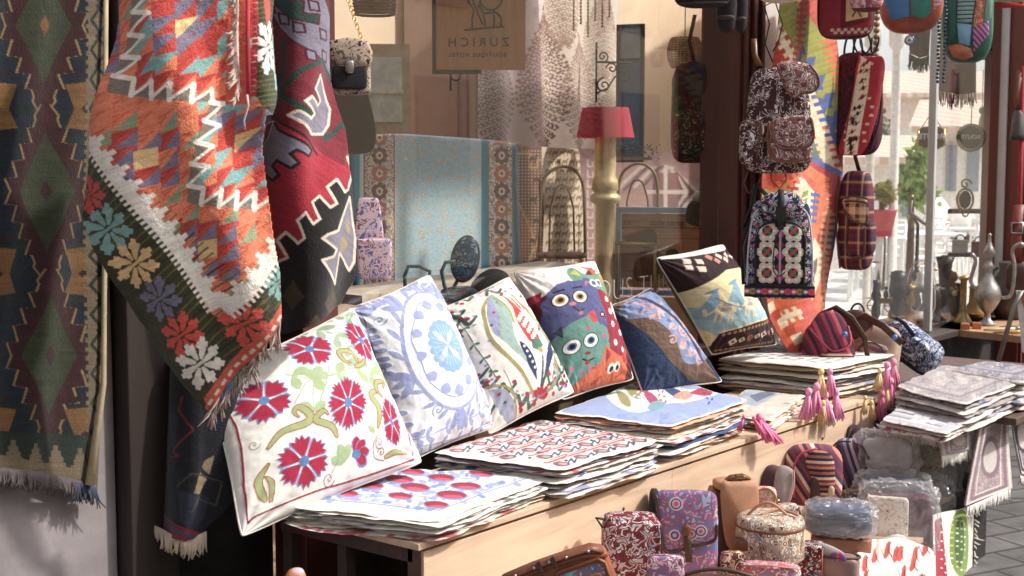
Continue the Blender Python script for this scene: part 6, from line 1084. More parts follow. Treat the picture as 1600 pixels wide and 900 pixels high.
t = SB('handbag', 'snakeskin patterned mauve handbag standing right of the tweed one', 'bag', 1506, 690, 2.04, None); t.part('body', MB().se((0, 16, 0), (22, 16, 62), .4, .4, 28), pm('#a8949a', .5)); t.part('front_panel', MB().se((-1, 2, -20), (18, 8, 38), .3, .3, 24), SNK); wrap(t, (0, 14, 4), (28, 24, 70), .45, 17, .12)
t = SB('handbag', 'plum soft handbag with a dark looped strap at the far end of the bench foot', 'bag', 1390, 652, 2.24, None); t.part('body', MB().se((0, 14, -4), (36, 18, 18), .6, .6, 28, wr=.1), pm('#5a3a40', .7)); t.part('handle', MB().strap(loop(14, 6, 17, 26, 0, -10, 190), 5, 2, (0, 1, 0)), LEAD)
t = SB('handbag', 'dark wine handbag corner tucked between bench and plastic bags', 'bag', 1336, 694, 2.23, None); t.part('body', MB().se((0, 14, -4), (16, 14, 32), .5, .5, 24), pm('#3a1c28', .6)); t.part('trim', MB().tube([(-14, 2, -30), (-15, 0, 0), (-6, 0, 26)], 1.6, 6), LEAD)
for px, py, Y, a, cols_, bgc, lab in ((1040, 895, 1.98, (30, 14, 26), ['#5a6aa0', '#d8a0b4', '#e0d0d8'], '#8a5a7c', 'lilac paisley pouch tucked under the messenger bag'), (1146, 884, 2.0, (20, 12, 20), ['#8a3a40', '#e0c8b8', '#b88a70'], '#5a2c30', 'small maroon printed pouch before the suede satchel'), (1340, 800, 2.1, (26, 14, 34), ['#4a3a3c', '#b8a490', '#7a6a60'], '#5a4a48', 'dark printed pouch behind the wrapped navy case'), (1232, 822, 2.14, (20, 12, 34), ['#a84a50', '#e8d8c8', '#5a7a8a'], '#c8a8a0', 'rose and cream printed pouch between round bag and navy case'), (1430, 850, 1.84, (18, 12, 16), ['#6a3a3c', '#d8c0a8', '#9a6a5a'], '#4a2c30', 'small wine coloured pouch right of the flowered wrapped handbag')):
    t = SB('cosmetic_pouch', lab, 'pouch', px, py, Y, 'small printed pouches among the bags', yaw=(px * 7) % 23 - 11); t.part('body', MB().se((0, 10, 0), a, .4, .45, 26, wr=.06, seed=px), ornament(cols_, 30, 7, bgc, px % 17, th=.48)); t.part('zip', MB().tube([(-a[0] * .85, 8, a[2] * .93), (0, 6, a[2] * 1.0), (a[0] * .85, 8, a[2] * .93)], 1.3, 6), BRASS); t.part('zip_pull', MB().strap([(a[0] * .8, 0, a[2] * .92), (a[0] * .86, -6, a[2] * .6)], 3, 1, (1, 0, 0)), LEA)
# wooden thing at the bottom left
t = Thing('wooden_toy', 'pale orange rounded wooden toy head just showing at the bottom edge', 'toy', 462, 905, None, D=3.0); t.part('head', MB().se((0, 6, -10), (18, 14, 26), .8, .8, 24), pm('#c8823c', .5)); t.part('cap', MB().se((2, 5, 8), (12, 10, 9), .9, .9, 20), pm('#e0a8b8', .5)); t.part('stick', MB().tube([(0, 6, -20), (0, 6, -700)], 4, 8), PLY)
# ================================================================== RIGHT-HAND TABLE WITH FOLDED RUGS
rt = empty('rug_table', (6.2, 2.2, 0)); tag(rt, 'trestle table carrying folded pale rugs at the right', 'table')
def rp_(n, *a, mat=pm('#5a4438', .7)):
    o = MB().box(*a).world(n, mat, rt, False); bevel(o, .003); return o
rp_('table_top', 5.40, 1.72, .62, 7.0, 2.72, .65)
for x, y in ((5.62, 1.92), (6.93, 1.76), (5.6, 2.66), (6.93, 2.66)): rp_('leg', x, y, 0, x + .025, y + .025, .619, mat=BLACK)
def rugpic(x0, y0, x1, y1, bgc, cols, seed, quad, rows=3):
    p = Pic(x0, y0, x1, y1, bgc, 2); arab(p, cols, 13, 5, seed, None, .5)
    for e, c, w in ((.05, cols[0], 3), (.12, bgc, 2.4), (.2, cols[1], 1.6)): p.line([uv2(quad, e, e), uv2(quad, 1 - e, e), uv2(quad, 1 - e, 1 - e), uv2(quad, e, 1 - e)], w, c, True)
    p.abrash(0, .12, 1.2); return p
Q = [(1370, 650), (1420, 614), (1540, 632), (1468, 672)]; pz = Pic(1340, 590, 1560, 700, '#c8c6cc', 2)
for k in range(7): pz.poly([uv2(Q, k / 7, 0), uv2(Q, k / 7 + .07, 0), uv2(Q, k / 7 + .07, 1), uv2(Q, k / 7, 1)], '#7a7c92' if k % 2 else '#9a98a6'); pz.line([uv2(Q, k / 7, 0), uv2(Q, k / 7, 1)], 1.4, '#efeae4')
for k in range(20): a = uv2(Q, (k * .37) % 1, (k * .61) % 1); pz.poly([(a[0] - 9, a[1]), (a[0], a[1] - 4), (a[0] + 9, a[1]), (a[0], a[1] + 4)], '#e4e0e2')
stack(Q, .652, .70, 3, pz, ['#e8e0d8', '#c8bdb4', '#b0a49c'], 'grey blue and white striped kilim lying front left on the rug table', 'pale folded rug under the striped one', 'folded rugs on the table', 71, cat='rug', name='folded_rug', mat=PILE)
Q = [(1392, 600), (1470, 566), (1592, 590), (1500, 628)]
stack(Q, .655, .775, 7, rugpic(1370, 550, 1610, 650, '#b9aeac', ['#8e8088', '#a39aa0', '#cfc6c0'], 4, Q), ['#d8cec4', '#b8aaa4', '#e0d8d0', '#a89a96'], 'pale mauve folded carpet with a worn medallion, topmost of the near rug pile', 'mauve folded carpet in the near rug pile', 'folded rugs on the table', 74, cat='rug', name='folded_rug', mat=PILE)
Q = [(1478, 574), (1530, 560), (1640, 574), (1590, 592)]
stack(Q, .655, .79, 5, rugpic(1460, 550, 1660, 600, '#b0a8ac', ['#6a6a8a', '#8e8088', '#cfc6c0'], 14, Q), ['#e0d8d0', '#c8bdb4'], 'folded carpet with slate blue lines, topmost of the far rug pile', 'pale folded carpet in the far rug pile', 'folded rugs on the table', 84, cat='rug', name='folded_rug', mat=PILE)
# fluffy white fringes of the pile
for i, (a, b) in enumerate((((1500, 612, 5.5), (1590, 585, 5.9)), ((1490, 630, 5.45), (1592, 600, 5.85)), ((1500, 650, 5.4), (1560, 640, 5.6)), ((1372, 664, 5.3), (1468, 684, 5.15)))):
    o = fringe([a, b], 60, .06, .0028, 60 + i, None, .5, 3, (.35, -.5, -.7)).world('rug_fringe', pm('#efe8e0', .95, 0, .1, 60)); tag(o, ['top row of white fringe at the near rug pile edge', 'second row of white fringe down the rug pile edge', 'lowest tuft of white fringe under the near rug pile', 'white fringe along the grey blue kilim front edge'][i], 'fringe')
def hangrug(quad, cols, bgc, seed, label, fr=True):
    q = quad; x0, x1 = min(a[0] for a in q) - 6, max(a[0] for a in q) + 6; y0, y1 = min(a[1] for a in q) - 6, max(a[1] for a in q) + 6; p = Pic(x0, y0, x1, y1, bgc, 3); arab(p, cols, 8, 5, seed, None, .5); Qd = [(a[0], a[1]) for a in q]
    for e, c, w in ((.04, '#ded2ca', 3.5), (.13, cols[0], 4), (.22, '#ded2ca', 2), (.26, cols[1], 1.6)): p.line([uv2(Qd, e, e * .4), uv2(Qd, 1 - e, e * .4), uv2(Qd, 1 - e, 1 - e * .4), uv2(Qd, e, 1 - e * .4)], w, c, True)
    cxy = uv2(Qd, .5, .5); p.ell(*cxy, (x1 - x0) * .2, (y1 - y0) * .2, cols[0]); p.ell(*cxy, (x1 - x0) * .14, (y1 - y0) * .15, '#d8ccc6')
    o = drape('hanging_rug', [[q[0], q[1]], [tuple((np.array(q[0]) + q[3]) / 2 + np.array([0, 0, -.01])), tuple((np.array(q[1]) + q[2]) / 2)], [q[3], q[2]]], p, PILE, 160, 70, lambda x, y: .01 * np.sin(y / 40 + x / 20), None, None, .008); tag(o, label, 'rug', 'rugs hanging off the table')
    if fr: fringe([q[3], q[2]], 34, .045, .002, seed, None, .2, 3).world('fringe', pm('#efe8e0', .95, 0, .1, 60), o)
hangrug([(1528, 664, 5.26), (1580, 640, 5.55), (1580, 762, 5.5), (1512, 792, 5.2)], ['#8a6a78', '#a88a90', '#c8b4b0'], '#b8a0a0', 3, 'small pale mauve prayer rug with white fringe hanging over the table front')
hangrug([(1470, 672, 5.12), (1520, 664, 5.3), (1519, 700, 5.28), (1472, 712, 5.1)], ['#a8949a', '#8a7a88', '#c8b8b4'], '#d0c6c4', 9, 'short pale folded rug end hanging over the table corner above the snakeskin bag', True)
hangrug([(1582, 620, 5.75), (1606, 612, 5.9), (1612, 745, 5.85), (1594, 740, 5.75)], ['#3a2c44', '#8a7a88', '#5a4a5c'], '#c8bcb4', 5, 'dark bordered rug hanging at the right picture edge')
# ================================================================== INSIDE THE LEFT WINDOW
def pcarpet(name, label, ctrl, p, nv, nu, **kw): o = drape(name, ctrl, p, PILE, nv, nu, **kw); return o
# blue carpet on its rack
p = Pic(535, 195, 820, 450, '#a9cbd8', 2.4)
arab(p, ['#8db4c4', '#96bac8', '#c0b090'], 7, 7, 3, (p.gx > 618) & (p.gx < 752), .36)
for k in range(34):
    x, y = 626 + (k * 37) % 124, 215 + (k * 29) % 230; p.ell(x, y, 2.4, 3.0, '#c09a84'); p.ell(x, y, 1.2, 1.6, '#e8dcc8')
for x0, x1, b1 in ((570, 618, '#4f94ac'), (764, 806, '#4f94ac')):
    p.poly([(x0 - 4, 190), (x1, 190), (x1, 460), (x0 - 4, 460)], '#e0d0c4'); arab(p, ['#8a6458', '#5a4038', '#6a86a0', '#a88a5a'], 8, 6, 9 + x0, (p.gx > x0) & (p.gx < x1 - 3), .5)
    for k in range(9): cx_, cy_ = (x0 + x1) / 2 - 1, 215 + k * 28; [p.ell(cx_ + 9 * math.cos(a * .785), cy_ + 10 * math.sin(a * .785), 4, 4, '#5a4a4c' if k % 2 else '#a86a5c') for a in range(8)]; p.ell(cx_, cy_, 5, 6, '#d8c4b0'); p.ell(cx_, cy_, 2.4, 3, '#7a4438')
    p.line([(x0 - 1, 190), (x0 - 1, 460)], 2.4, '#7a5a4c'); p.line([(x1 - 2, 190), (x1 - 2, 460)], 2.4, '#8a5a50')
p.poly([(752, 190), (764, 190), (764, 460), (752, 460)], '#2f7f9c'); p.poly([(800, 190), (820, 190), (820, 460), (800, 460)], '#5a94b0'); p.poly([(535, 190), (562, 190), (562, 460), (535, 460)], '#3f8fae'); gain(p, 1.45)
cy1 = 3.72
top = [(548, 216), (610, 209), (690, 213), (760, 218), (806, 224)]
rows = [[wy(x, y + 12, cy1 + .22) for x, y in top], [wy(x, y + 2, cy1 + .12) for x, y in top], [wy(x, y + 1, cy1 + .03) for x, y in top], [wy(x, y + 16, cy1) for x, y in top], [wy(552, 330, cy1), wy(612, 330, cy1 + .01), wy(690, 330, cy1), wy(762, 330, cy1), wy(808, 330, cy1)], [wy(555, 452, cy1), wy(614, 446, cy1 + .01), wy(690, 440, cy1), wy(762, 434, cy1), wy(810, 430, cy1)]]
o = drape('carpet', rows, p, PILE, 420, 330, None, None, None, .012); tag(o, 'light blue carpet with flowered cream borders folded over a rack inside the window', 'carpet')
MB().tube([at(549, 222, Y=cy1 - .012), at(551, 330, Y=cy1 - .014), at(555, 450, Y=cy1 - .014)], .009).world('bound_edge', pm('#2f86a8', .9), o); MB().tube([at(806, 230, Y=cy1 - .012), at(808, 330, Y=cy1 - .014), at(811, 430, Y=cy1 - .014)], .009).world('bound_edge', pm('#5f97b4', .9), o)
e = empty('carpet_rack', at(680, 240, Y=cy1 + .1)); tag(e, 'brown wooden rail carrying the blue carpet inside the window', 'rack'); MB().tube([at(545, 224, Y=cy1 + .12), at(812, 230, Y=cy1 + .12)], .02).world('rail', LEA, e)
for px in (560, 798): q = at(px, 230, Y=cy1 + .12); MB().tube([(q[0], q[1], .03), (q[0], q[1], q[2] - .01)], .018).world('upright', LEA, e)
# camel-patterned beige carpet behind
p = Pic(795, 215, 925, 445, '#f0e0c6', 2.4); rnd = random.Random(5)
p.poly([(795, 225), (846, 225), (850, 330), (846, 445), (795, 445)], '#7a4a3c'); p.poly([(795, 310), (822, 330), (836, 360), (812, 420), (795, 430)], '#a3584a')
for j in range(40):
    for i in range(9): x, y = 806 + i * 5, 236 + j * 5; p.ell(x, y, 1.2, 1.2, '#d8c4a0')
for pts in ([(808, 240), (828, 240), (828, 262), (840, 262), (840, 250), (846, 250)], [(800, 300), (812, 320), (838, 380), (812, 440)], [(838, 380), (856, 340)], [(838, 380), (856, 440)]): p.line(pts, 3, '#c49a5c')
def camel(x, y, s, c): p.poly([(x - 4 * s, y), (x - 3 * s, y - 3 * s), (x, y - 4.4 * s), (x + 3 * s, y - 3 * s), (x + 5 * s, y - 7 * s), (x + 6.5 * s, y - 6 * s), (x + 4.4 * s, y), (x + 4 * s, y + 5 * s), (x + 3 * s, y + 5 * s), (x + 2.6 * s, y + .8 * s), (x - 2 * s, y + .8 * s), (x - 2.6 * s, y + 5 * s), (x - 3.6 * s, y + 5 * s)], c)
for j in range(15):
    for i in range(7): camel(856 + i * 11 + (j % 2) * 4, 240 + j * 14, 1.0, '#a8875c')
for j in range(6): camel(832 + (j % 2) * 6, 250 + j * 32, 1.3, '#3a2420')
gain(p, 1.05); Yc2 = 3.95
o = drape('carpet', [[wy(806, 228, Yc2), wy(860, 230, Yc2), wy(905, 234, Yc2)], [wy(806, 330, Yc2), wy(862, 330, Yc2 - .02), wy(910, 330, Yc2)], [wy(808, 440, Yc2), wy(862, 440, Yc2), wy(914, 440, Yc2)]], p, PILE, 300, 150, None, None, None, .01); tag(o, 'beige carpet with rows of small camels hanging right of the blue carpet', 'carpet')
p = Pic(900, 230, 1130, 470, '#b08a84', 1.6)
for j in range(14):
    for i in range(3): x, y = 918 + i * 14, 250 + j * 16; p.line([(x, y), (x, y + 10), (x + 8, y + 10), (x + 8, y + 3)], 2.4, '#e0cfc4')
for k in range(5): p.line([(960 + k * 16, 300 - k * 4), (1000 + k * 10, 262), (1050, 262), (1090 - k * 8, 300), (1040, 350)], 5, ['#cdbcb0', '#7a5658'][k % 2])
p.poly([(1020, 270), (1060, 270), (1060, 330), (1020, 330)], '#8a5c5c'); p.line([(1040, 260), (1040, 340)], 6, '#d8c8bc'); p.line([(1010, 300), (1070, 300)], 6, '#d8c8bc')
o = drape('kilim_rug', [[wy(905, 232, 4.3), wy(1010, 236, 4.3), wy(1118, 240, 4.3)], [wy(905, 465, 4.3), wy(1010, 465, 4.3), wy(1118, 465, 4.3)]], p, KILIM, 200, 180, None, None, None, .008); tag(o, 'faded rose kilim with pale geometric hooks at the back of the window display', 'rug')
# damask curtains
p = Pic(740, -60, 990, 240, '#e4d4c2', 2.0)
def damask(cx, cy, s, c):
    for k in range(17):
        f = k / 16; w = 28 * s * math.sin(math.pi * min(1, f * .8 + .12)) ** 1.1
        for i in range(-4, 5):
            x = cx + i * w / 4; y = cy - 90 * s + f * 170 * s + abs(i) * 3 * s
            for q in range(5): p.ell(x + 2.6 * s * math.cos(q * 1.257 + i), y + 3.2 * s * math.sin(q * 1.257 + i), 1.3 * s, 1.5 * s, c)
            if (i + k) % 3 == 0: drop(p, x, y + 6 * s, x + i * 1.2 * s, y - 1 * s, 2.6 * s, c)
    for sg in (-1, 1): [p.ell(x_, y_, 1.6 * s, 2.2 * s, c) for x_, y_ in cr([(cx, cy - 104 * s), (cx + sg * 12 * s, cy - 70 * s), (cx + sg * 30 * s, cy - 20 * s), (cx + sg * 32 * s, cy + 30 * s), (cx + sg * 8 * s, cy + 84 * s)], 6)]
p.poly([(740, -60), (832, -60), (848, 240), (740, 240)], '#a08e8c')  # left part darker: the dimmer light there is put into the colour
damask(850, 130, 1.15, '#7a4a46'); damask(775, 150, .95, '#4f4148'); damask(905, 150, .9, '#a8877a'); damask(790, -10, .9, '#6a5450'); damask(880, 0, .8, '#a07c6c'); damask(940, 60, .7, '#ae9282'); damask(960, 180, .8, '#ae9282')
for k in range(18): p.ell(780 + k * 11, 30 + (k % 3) * 12, 3, 4, '#b09484')
o = drape('curtain', [[wy(752, -60, 4.45), wy(830, -60, 4.4), wy(900, -60, 4.45), wy(975, -60, 4.42)], [wy(752, 232, 4.45), wy(830, 232, 4.42), wy(900, 232, 4.45), wy(975, 232, 4.42)]], p, COTTON, 300, 260, lambda x, y: .025 * np.sin(x / 9), None, None, .003); tag(o, 'beige curtain with brown damask medallions hanging behind the carpets', 'curtain')
# reflection of the hotel sign across the street, built as a board behind glass
sY = 3.35; t = Thing('hanging_sign', 'reflected square wooden hotel sign with lion emblem and reversed lettering, modelled behind the glass', 'sign', 748, 50, None, Y=sY, yaw=-4)
t.part('board', MB().box(-66, 0, -58, 72, 4, 80), wood('#e6a064', 2, .6, 8, .3), False); fr_ = BLACK
t.part('frame', MB().box(-72, -2, -64, -66, 6, 84).box(-66, -2, -64, 4, 6, -58), fr_, False)
def txt(t, s, size, x, z, mat, name, mirror=True, y=-1.2, bold=0, space=1.0):
    m = text_mesh(s, size, .5, mirror, bold, space); m.V = [v + np.array([x, y, z]) for v in m.V]; return t.part(name, m, mat, False)
INK = pm('#2a1c18', .8); txt(t, 'ZÜRICH', 19, 0, -22, INK, 'lettering', True, -1.2, 0, 1.55); txt(t, 'BOUTIQUE HOTEL', 9, -2, -38, INK, 'lettering', True, -1.2, 0, 1.25)
m = MB()
for pts in ([(-18, 84), (-4, 62), (-16, 48), (-8, 34), (-10, 20)], [(-10, 84), (2, 62), (-8, 48), (-2, 32)], [(-2, 84), (6, 60), (2, 46), (0, 36)], [(2, 44), (14, 34), (28, 36), (36, 48), (22, 52), (10, 66)], [(2, 40), (8, 26), (10, 8)], [(-10, 22), (-10, 6)], [(-2, 30), (6, 12)], [(8, 28), (22, 28), (24, 16), (22, 6)], [(20, 34), (34, 22), (34, 6)], [(-22, 3), (40, 8)]): m.tube([(x, -1.5, z) for x, z in cr(pts, 5)], 1.5, 6)
t.part('lion_emblem', m, INK); t.part('hook', MB().tube([(-44, 2, -64), (-44, 2, -90)], 1.8, 6).tube(loop(-36, -64, 8, 10, 2, 180, 360), 1.2, 6), BLACK); t.part('bracket', MB().tube([(0, 2, 80), (0, 2, 160)], 2, 6), BLACK)
# scroll bracket
t = Thing('wall_bracket', 'black wrought iron scroll bracket seen against the beige wall', 'bracket', 950, 115, None, Y=3.9); m = MB().tube([(-18, 0, 48), (-18, 0, -44)], 1.8, 6).tube([(-18, 0, 18), (38, 0, 16)], 1.8, 6)
sp_ = lambda cx, cz, r, a0, tr, sg: [(cx + r * (1 - i / 26) * math.cos(a0 + sg * i / 24 * tr * 6.28), 0, cz + r * (1 - i / 26) * math.sin(a0 + sg * i / 24 * tr * 6.28)) for i in range(25)]
t.part('bar', m, BLACK); t.part('scrolls', MB().tube(sp_(-6, -18, 12, 1.5, 1.6, 1), 1.5, 6).tube(sp_(24, -2, 14, 1.5, 1.5, -1), 1.5, 6).tube(sp_(-8, 26, 9, 4.7, 1.5, 1), 1.3, 6).tube(sp_(6, 8, 9, 3.1, 1.4, -1), 1.3, 6).tube([(-18, 0, -30), (0, 0, -22), (10, 0, -6), (30, 0, 8)], 1.5, 6), BLACK)
# floor lamp
t = Thing('floor_lamp', 'gilded column lamp with a crimson drum shade inside the window', 'lamp', 946, 195, None, Y=3.75)
t.part('shade', MB().lathe([(36, 26), (45, -20)], (0, 0, 0), 40).lathe([(44.4, -20), (35.4, 26)], (0, 0, 0), 40), pm('#c22a44', .8, 0, .15, 20, .3)); GILT = pm('#ecd296', .4, .35, .3, 14, .4)
t.part('column', MB().lathe([(3, 20), (16, -22), (17, -60), (16, -80), (20, -86), (21, -100), (16, -104), (24, -110), (25, -118), (15, -124), (15, -190), (18, -280), (22, -290), (22, -330), (30, -340), (30, -360), (0, -360)], (0, 0, 0), 32), GILT)
# dark framed mirror / window
t = Thing('framed_mirror', 'tall dark framed window mirror with blue grey panes on the beige wall', 'mirror', 984, 146, None, Y=4.2, yaw=-14)
t.part('frame', MB().box(-22, 0, -106, -16, 6, 106).box(16, 0, -106, 22, 6, 106).box(-16, 0, 100, 16, 6, 106).box(-16, 0, -106, 16, 6, -98).box(-16, 0, 50, 16, 6, 54), pm('#151a1e', .5), False)
for z0, z1, c in ((54.2, 99.8, '#8a98a0'), (-97.8, 49.8, '#4a6a88')): t.part('pane', MB().box(-15.8, 2, z0, 15.8, 4, z1), pm(c, .15, 0, .3, 6, .05), False)
t = Thing('window_box_plant', 'dark trailing foliage on an ornate ledge under the framed mirror', 'plant', 985, 236, None, Y=4.05); rnd = random.Random(2); m = MB()
for k in range(240): x, z = rnd.gauss(0, 20), rnd.gauss(0, 7); a = rnd.uniform(0, 6.28); m.add([(x, rnd.uniform(-6, 6), z), (x + 4 * math.cos(a), -2, z + 4 * math.sin(a)), (x + 2 * math.cos(a + 1), 1, z + 2 * math.sin(a + 1))], [(0, 1, 2)])
t.part('leaves', m, pm('#3a4234', .7), False); t.part('ledge', MB().box(-40, -4, -14, 34, 10, -9), pm('#8a7a6a', .8), False)
# rattan lamp, dark bag on the glass
t = Thing('pendant_lamp', 'round woven rattan pendant lamp behind the glass near the post', 'lamp', 1070, 82, None, Y=3.25); m = MB()
for k in range(13): z = -22 + k * 3.6; r = 27 * math.sqrt(max(.05, 1 - (z / 34) ** 2)); m.tube([(r * math.cos(a / 24 * 6.283), r * math.sin(a / 24 * 6.283), z) for a in range(24)], 1.25, 5, True)
for k in range(26): a = k / 26 * 6.283; m.tube([(27 * math.sqrt(max(.05, 1 - (z / 34) ** 2)) * math.cos(a), 27 * math.sqrt(max(.05, 1 - (z / 34) ** 2)) * math.sin(a), z) for z in (-22, -12, 0, 12, 22)], .8, 4)
t.part('shade', m, pm('#b08a58', .8, 0, .3, 30, .3)); t.part('cord', MB().tube([(0, 0, 22), (0, 0, 130)], .8, 5), BLACK); t.part('bulb', MB().se((0, 0, 0), (8, 8, 10), 1, 1, 14), pm('#e8e0d0', .3))
t = Thing('backpack', 'black velvet backpack with gold scroll embroidery hanging inside the glass', 'backpack', 1084, 176, 'backpacks hanging by the window', Y=3.08); t.part('body', MB().se((0, 10, 0), (37, 16, 78), .45, .55, 40, taper=.1, wr=.06), ornament(['#1a1618', '#8a7a50', '#4a4230'], 22, 6, '#171416', 12, th=.22)); t.part('front_pocket', MB().se((-6, -4, -30), (24, 8, 36), .5, .6, 26), ornament(['#1a1618', '#a8935c', '#5a5038'], 24, 6, '#171416', 13, th=.3)); flapface(t, 'flap', cr([(-34, 40), (-26, 70), (0, 78), (28, 70), (34, 40), (10, 26), (-16, 28)], 5, True), -4, 4, BLKF, 4); t.part('strap', MB().strap([(0, 6, 76), (-8, 4, 110), (0, 4, 150)], 6, 2, (1, 0, 0)), BLACK)
# dried garlands
t = Thing('shell_mobile', 'cream shell mobile hanging at the top of the window', 'mobile', 925, 10, None, Y=3.4)
for k in range(6):
    m = MB(); L = [64, 50, 70, 46, 58, 40][k]
    for j in range(int(L / 5)): m.se((-28 + k * 11, 0, 20 - j * 5), (2.2, 2.2, 2.6), 1, 1, 7)
    s_ = t.part('strand', m, pm('#d8c098', .6)); 
# newspaper board with blue frame
t = Thing('picture_board', 'wooden board picture with newspaper heading in a pale blue frame standing inside the window', 'picture', 1036, 392, None, Y=3.5, yaw=-6); BLF = pm('#a0c8ec', .6)
Bp = Pic(-74, -70, 74, 70, '#d09a74', 3); 
for k in range(5): Bp.line([(-74, -46 + k * 26), (74, -45 + k * 26)], .8, '#6a4630')
Bp.line([(-74, -36), (74, -36)], 1.4, '#3a2822'); Bp.ell(14, 4, 10, 8, '#3a2a28'); Bp.poly(cr([(10, 10), (2, 26), (0, 44), (40, 46), (30, 26), (20, 14)], 5, True), '#c8a484'); Bp.poly(cr([(-64, -20), (-40, -30), (-16, -34), (-10, -14), (-24, -4), (-40, -8)], 5, True), '#6a4a38'); Bp.poly(cr([(-40, 6), (-10, -2), (10, 30), (-10, 46), (-44, 46)], 5, True), '#8a6248')
Bp.mul(1 + .3 * (vnoise(Bp.gx / 30, Bp.gy / 1.6, 3) - .5)); uu = np.linspace(-1, 1, 120); U2, W2 = np.meshgrid(uu, uu); t.cloth('board', np.stack([66 * U2, 0 * U2, -58 * W2], -1), Bp, np.stack([66 * U2, 58 * W2], -1), COTTON, None, .012)
t.part('frame', MB().box(-74, -4, 59, 74, 6, 68).box(-74, -4, -70, -67, 6, 58.9).box(67, -4, -70, 74, 6, 58.9).box(-66.9, -4, -70, 66.9, 6, -62), BLF, False); txt(t, 'daily news', 13, 6, 40, INK, 'lettering', False, -2.5, .1); txt(t, 'USA', 9, -58, 40, INK, 'lettering', False, -2.5); txt(t, 'K', 9, 60, 40, INK, 'lettering', False, -2.5)
e = empty('painted_lettering', at(990, 462, Y=2.944)); tag(e, 'white shop lettering painted low on the window glass behind the blue brown cushion', 'lettering'); m = text_mesh('FAMOUS TURKISH', .125, .0008, False, -.004, 1.05); q = at(995, 464, Y=2.944); me_ = m.arr() + np.array([q[0], q[1], q[2] - .0])
m.V = [me_]; place('letters', me_, m.F, pm('#d8cfc0', .8), e, None, False)
# bentwood chairs
def bent(px, py, Y, s, label):
    t = Thing('bentwood_chair', label, 'chair', px, py, 'bentwood chairs inside the window', Y=Y); m = MB().tube([(x * s, 0, z * s) for x, z in [(-38, -150)] + cr([(-34, -20), (-30, 30), (-10, 52), (14, 52), (32, 30), (36, -20)], 5) + [(38, -150)]], 2.6 * s, 8); t.part('back', m, pm('#9a7c54', .5, .1, .2, 12, .1)); t.part('back', MB().tube([(x * s, 0, z * s) for x, z in [(-20, -80)] + cr([(-18, -10), (-8, 22), (8, 22), (18, -10)], 5) + [(20, -80)]], 1.6 * s, 8), pm('#9a7c54', .5, .1, .2, 12, .1)); t.part('seat', MB().se((0, -30 * s, -82 * s), (40 * s, 38 * s, 5 * s), .6, .8, 24), pm('#8a6a44', .5))
    for x, y in ((-34, -4), (34, -4), (-30, -58), (30, -58)): t.part('leg', MB().tube([(x * s, y * s, -84 * s), (x * 1.1 * s, y * s, -250 * s)], 3 * s, 8), pm('#b8945c', .4, .2, .2, 12, .1))
bent(878, 315, 3.85, 1.0, 'gold bentwood chair before the camel carpet'); bent(996, 305, 3.7, .9, 'gold bentwood chair between the lamp and the mirror, right one')
# motor scooter mirror and dark things low behind the cushions
t = Thing('scooter_mirror', 'oval dark blue mirror on a stalk behind the first cushions', 'mirror', 727, 405, None, Y=3.02); t.part('housing', MB().se((0, 4, 0), (23, 7, 38), 1, .9, 30), pm('#27333e', .3)); t.part('glass', MB().se((-1, -1, 1), (20, 4, 34), 1, .9, 30), ornament(['#4a7a94', '#22384a', '#8aa8b4'], 26, 6, '#2c4c60', 3, th=.5, rough=.2)); t.part('stalk', MB().tube([(-6, 4, -34), (-14, 6, -60), (-10, 10, -120)], 3, 8), BLACK); t.o.rotation_euler.y = R_(10)
t = Thing('metal_loop', 'teal bent metal loop handle standing left of the oval mirror', 'handle', 652, 432, 'teal metal loops behind the cushions', Y=3.02); t.part('loop', MB().tube([(-18, 0, -30), (-20, 0, 0), (-14, 0, 16), (4, 0, 16), (20, 0, 8), (18, 0, -8), (10, 0, -30)], 3, 8), pm('#2f5a68', .5)); t.part('foot', MB().box(-22, -4, -36, 16, 8, -30), pm('#2f5a68', .5), False)
t = Thing('metal_loop', 'teal bent metal loop handle close to the oval mirror, right one', 'handle', 700, 430, 'teal metal loops behind the cushions', Y=3.02); t.part('loop', MB().tube([(12, 0, 22), (-4, 0, 20), (-10, 0, 6), (-6, 0, -16), (0, 0, -30)], 3, 8), pm('#2f5a68', .5)); t.part('foot', MB().box(-12, -4, -36, 12, 8, -30), pm('#2f5a68', .5), False)
t = Thing('cloth_heap', 'black fabric heap behind the tulip cushion', 'fabric', 772, 440, None, Y=2.99); t.part('cloth', MB().se((0, 10, -14), (52, 22, 34), .9, .9, 40, taper=.5, wr=.3), pm('#1a171a', .9, 0, .3, 30, .8)); t.part('fold', MB().se((-46, 12, -24), (40, 18, 16), .8, .8, 30, wr=.3), pm('#20303c', .9, 0, .3, 30, .8))
e = empty('display_shelf', at(700, 430, Y=3.3)); tag(e, 'low pale wooden ledge inside the window under the carpets', 'shelf'); V = [at(*q) if False else at(q[0], q[1], Y=q[2]) for q in ((566, 462, 3.1), (905, 412, 3.5), (905, 424, 3.5), (566, 478, 3.1))]; V2 = [(v[0] + .02, v[1] + .25, v[2]) for v in V]; m = MB(); m.add(V + V2, [(3, 2, 1, 0), (4, 5, 6, 7), (0, 1, 5, 4), (1, 2, 6, 5), (2, 3, 7, 6), (3, 0, 4, 7)]); m.world('ledge', pm('#d8c8b0', .7), e, False)
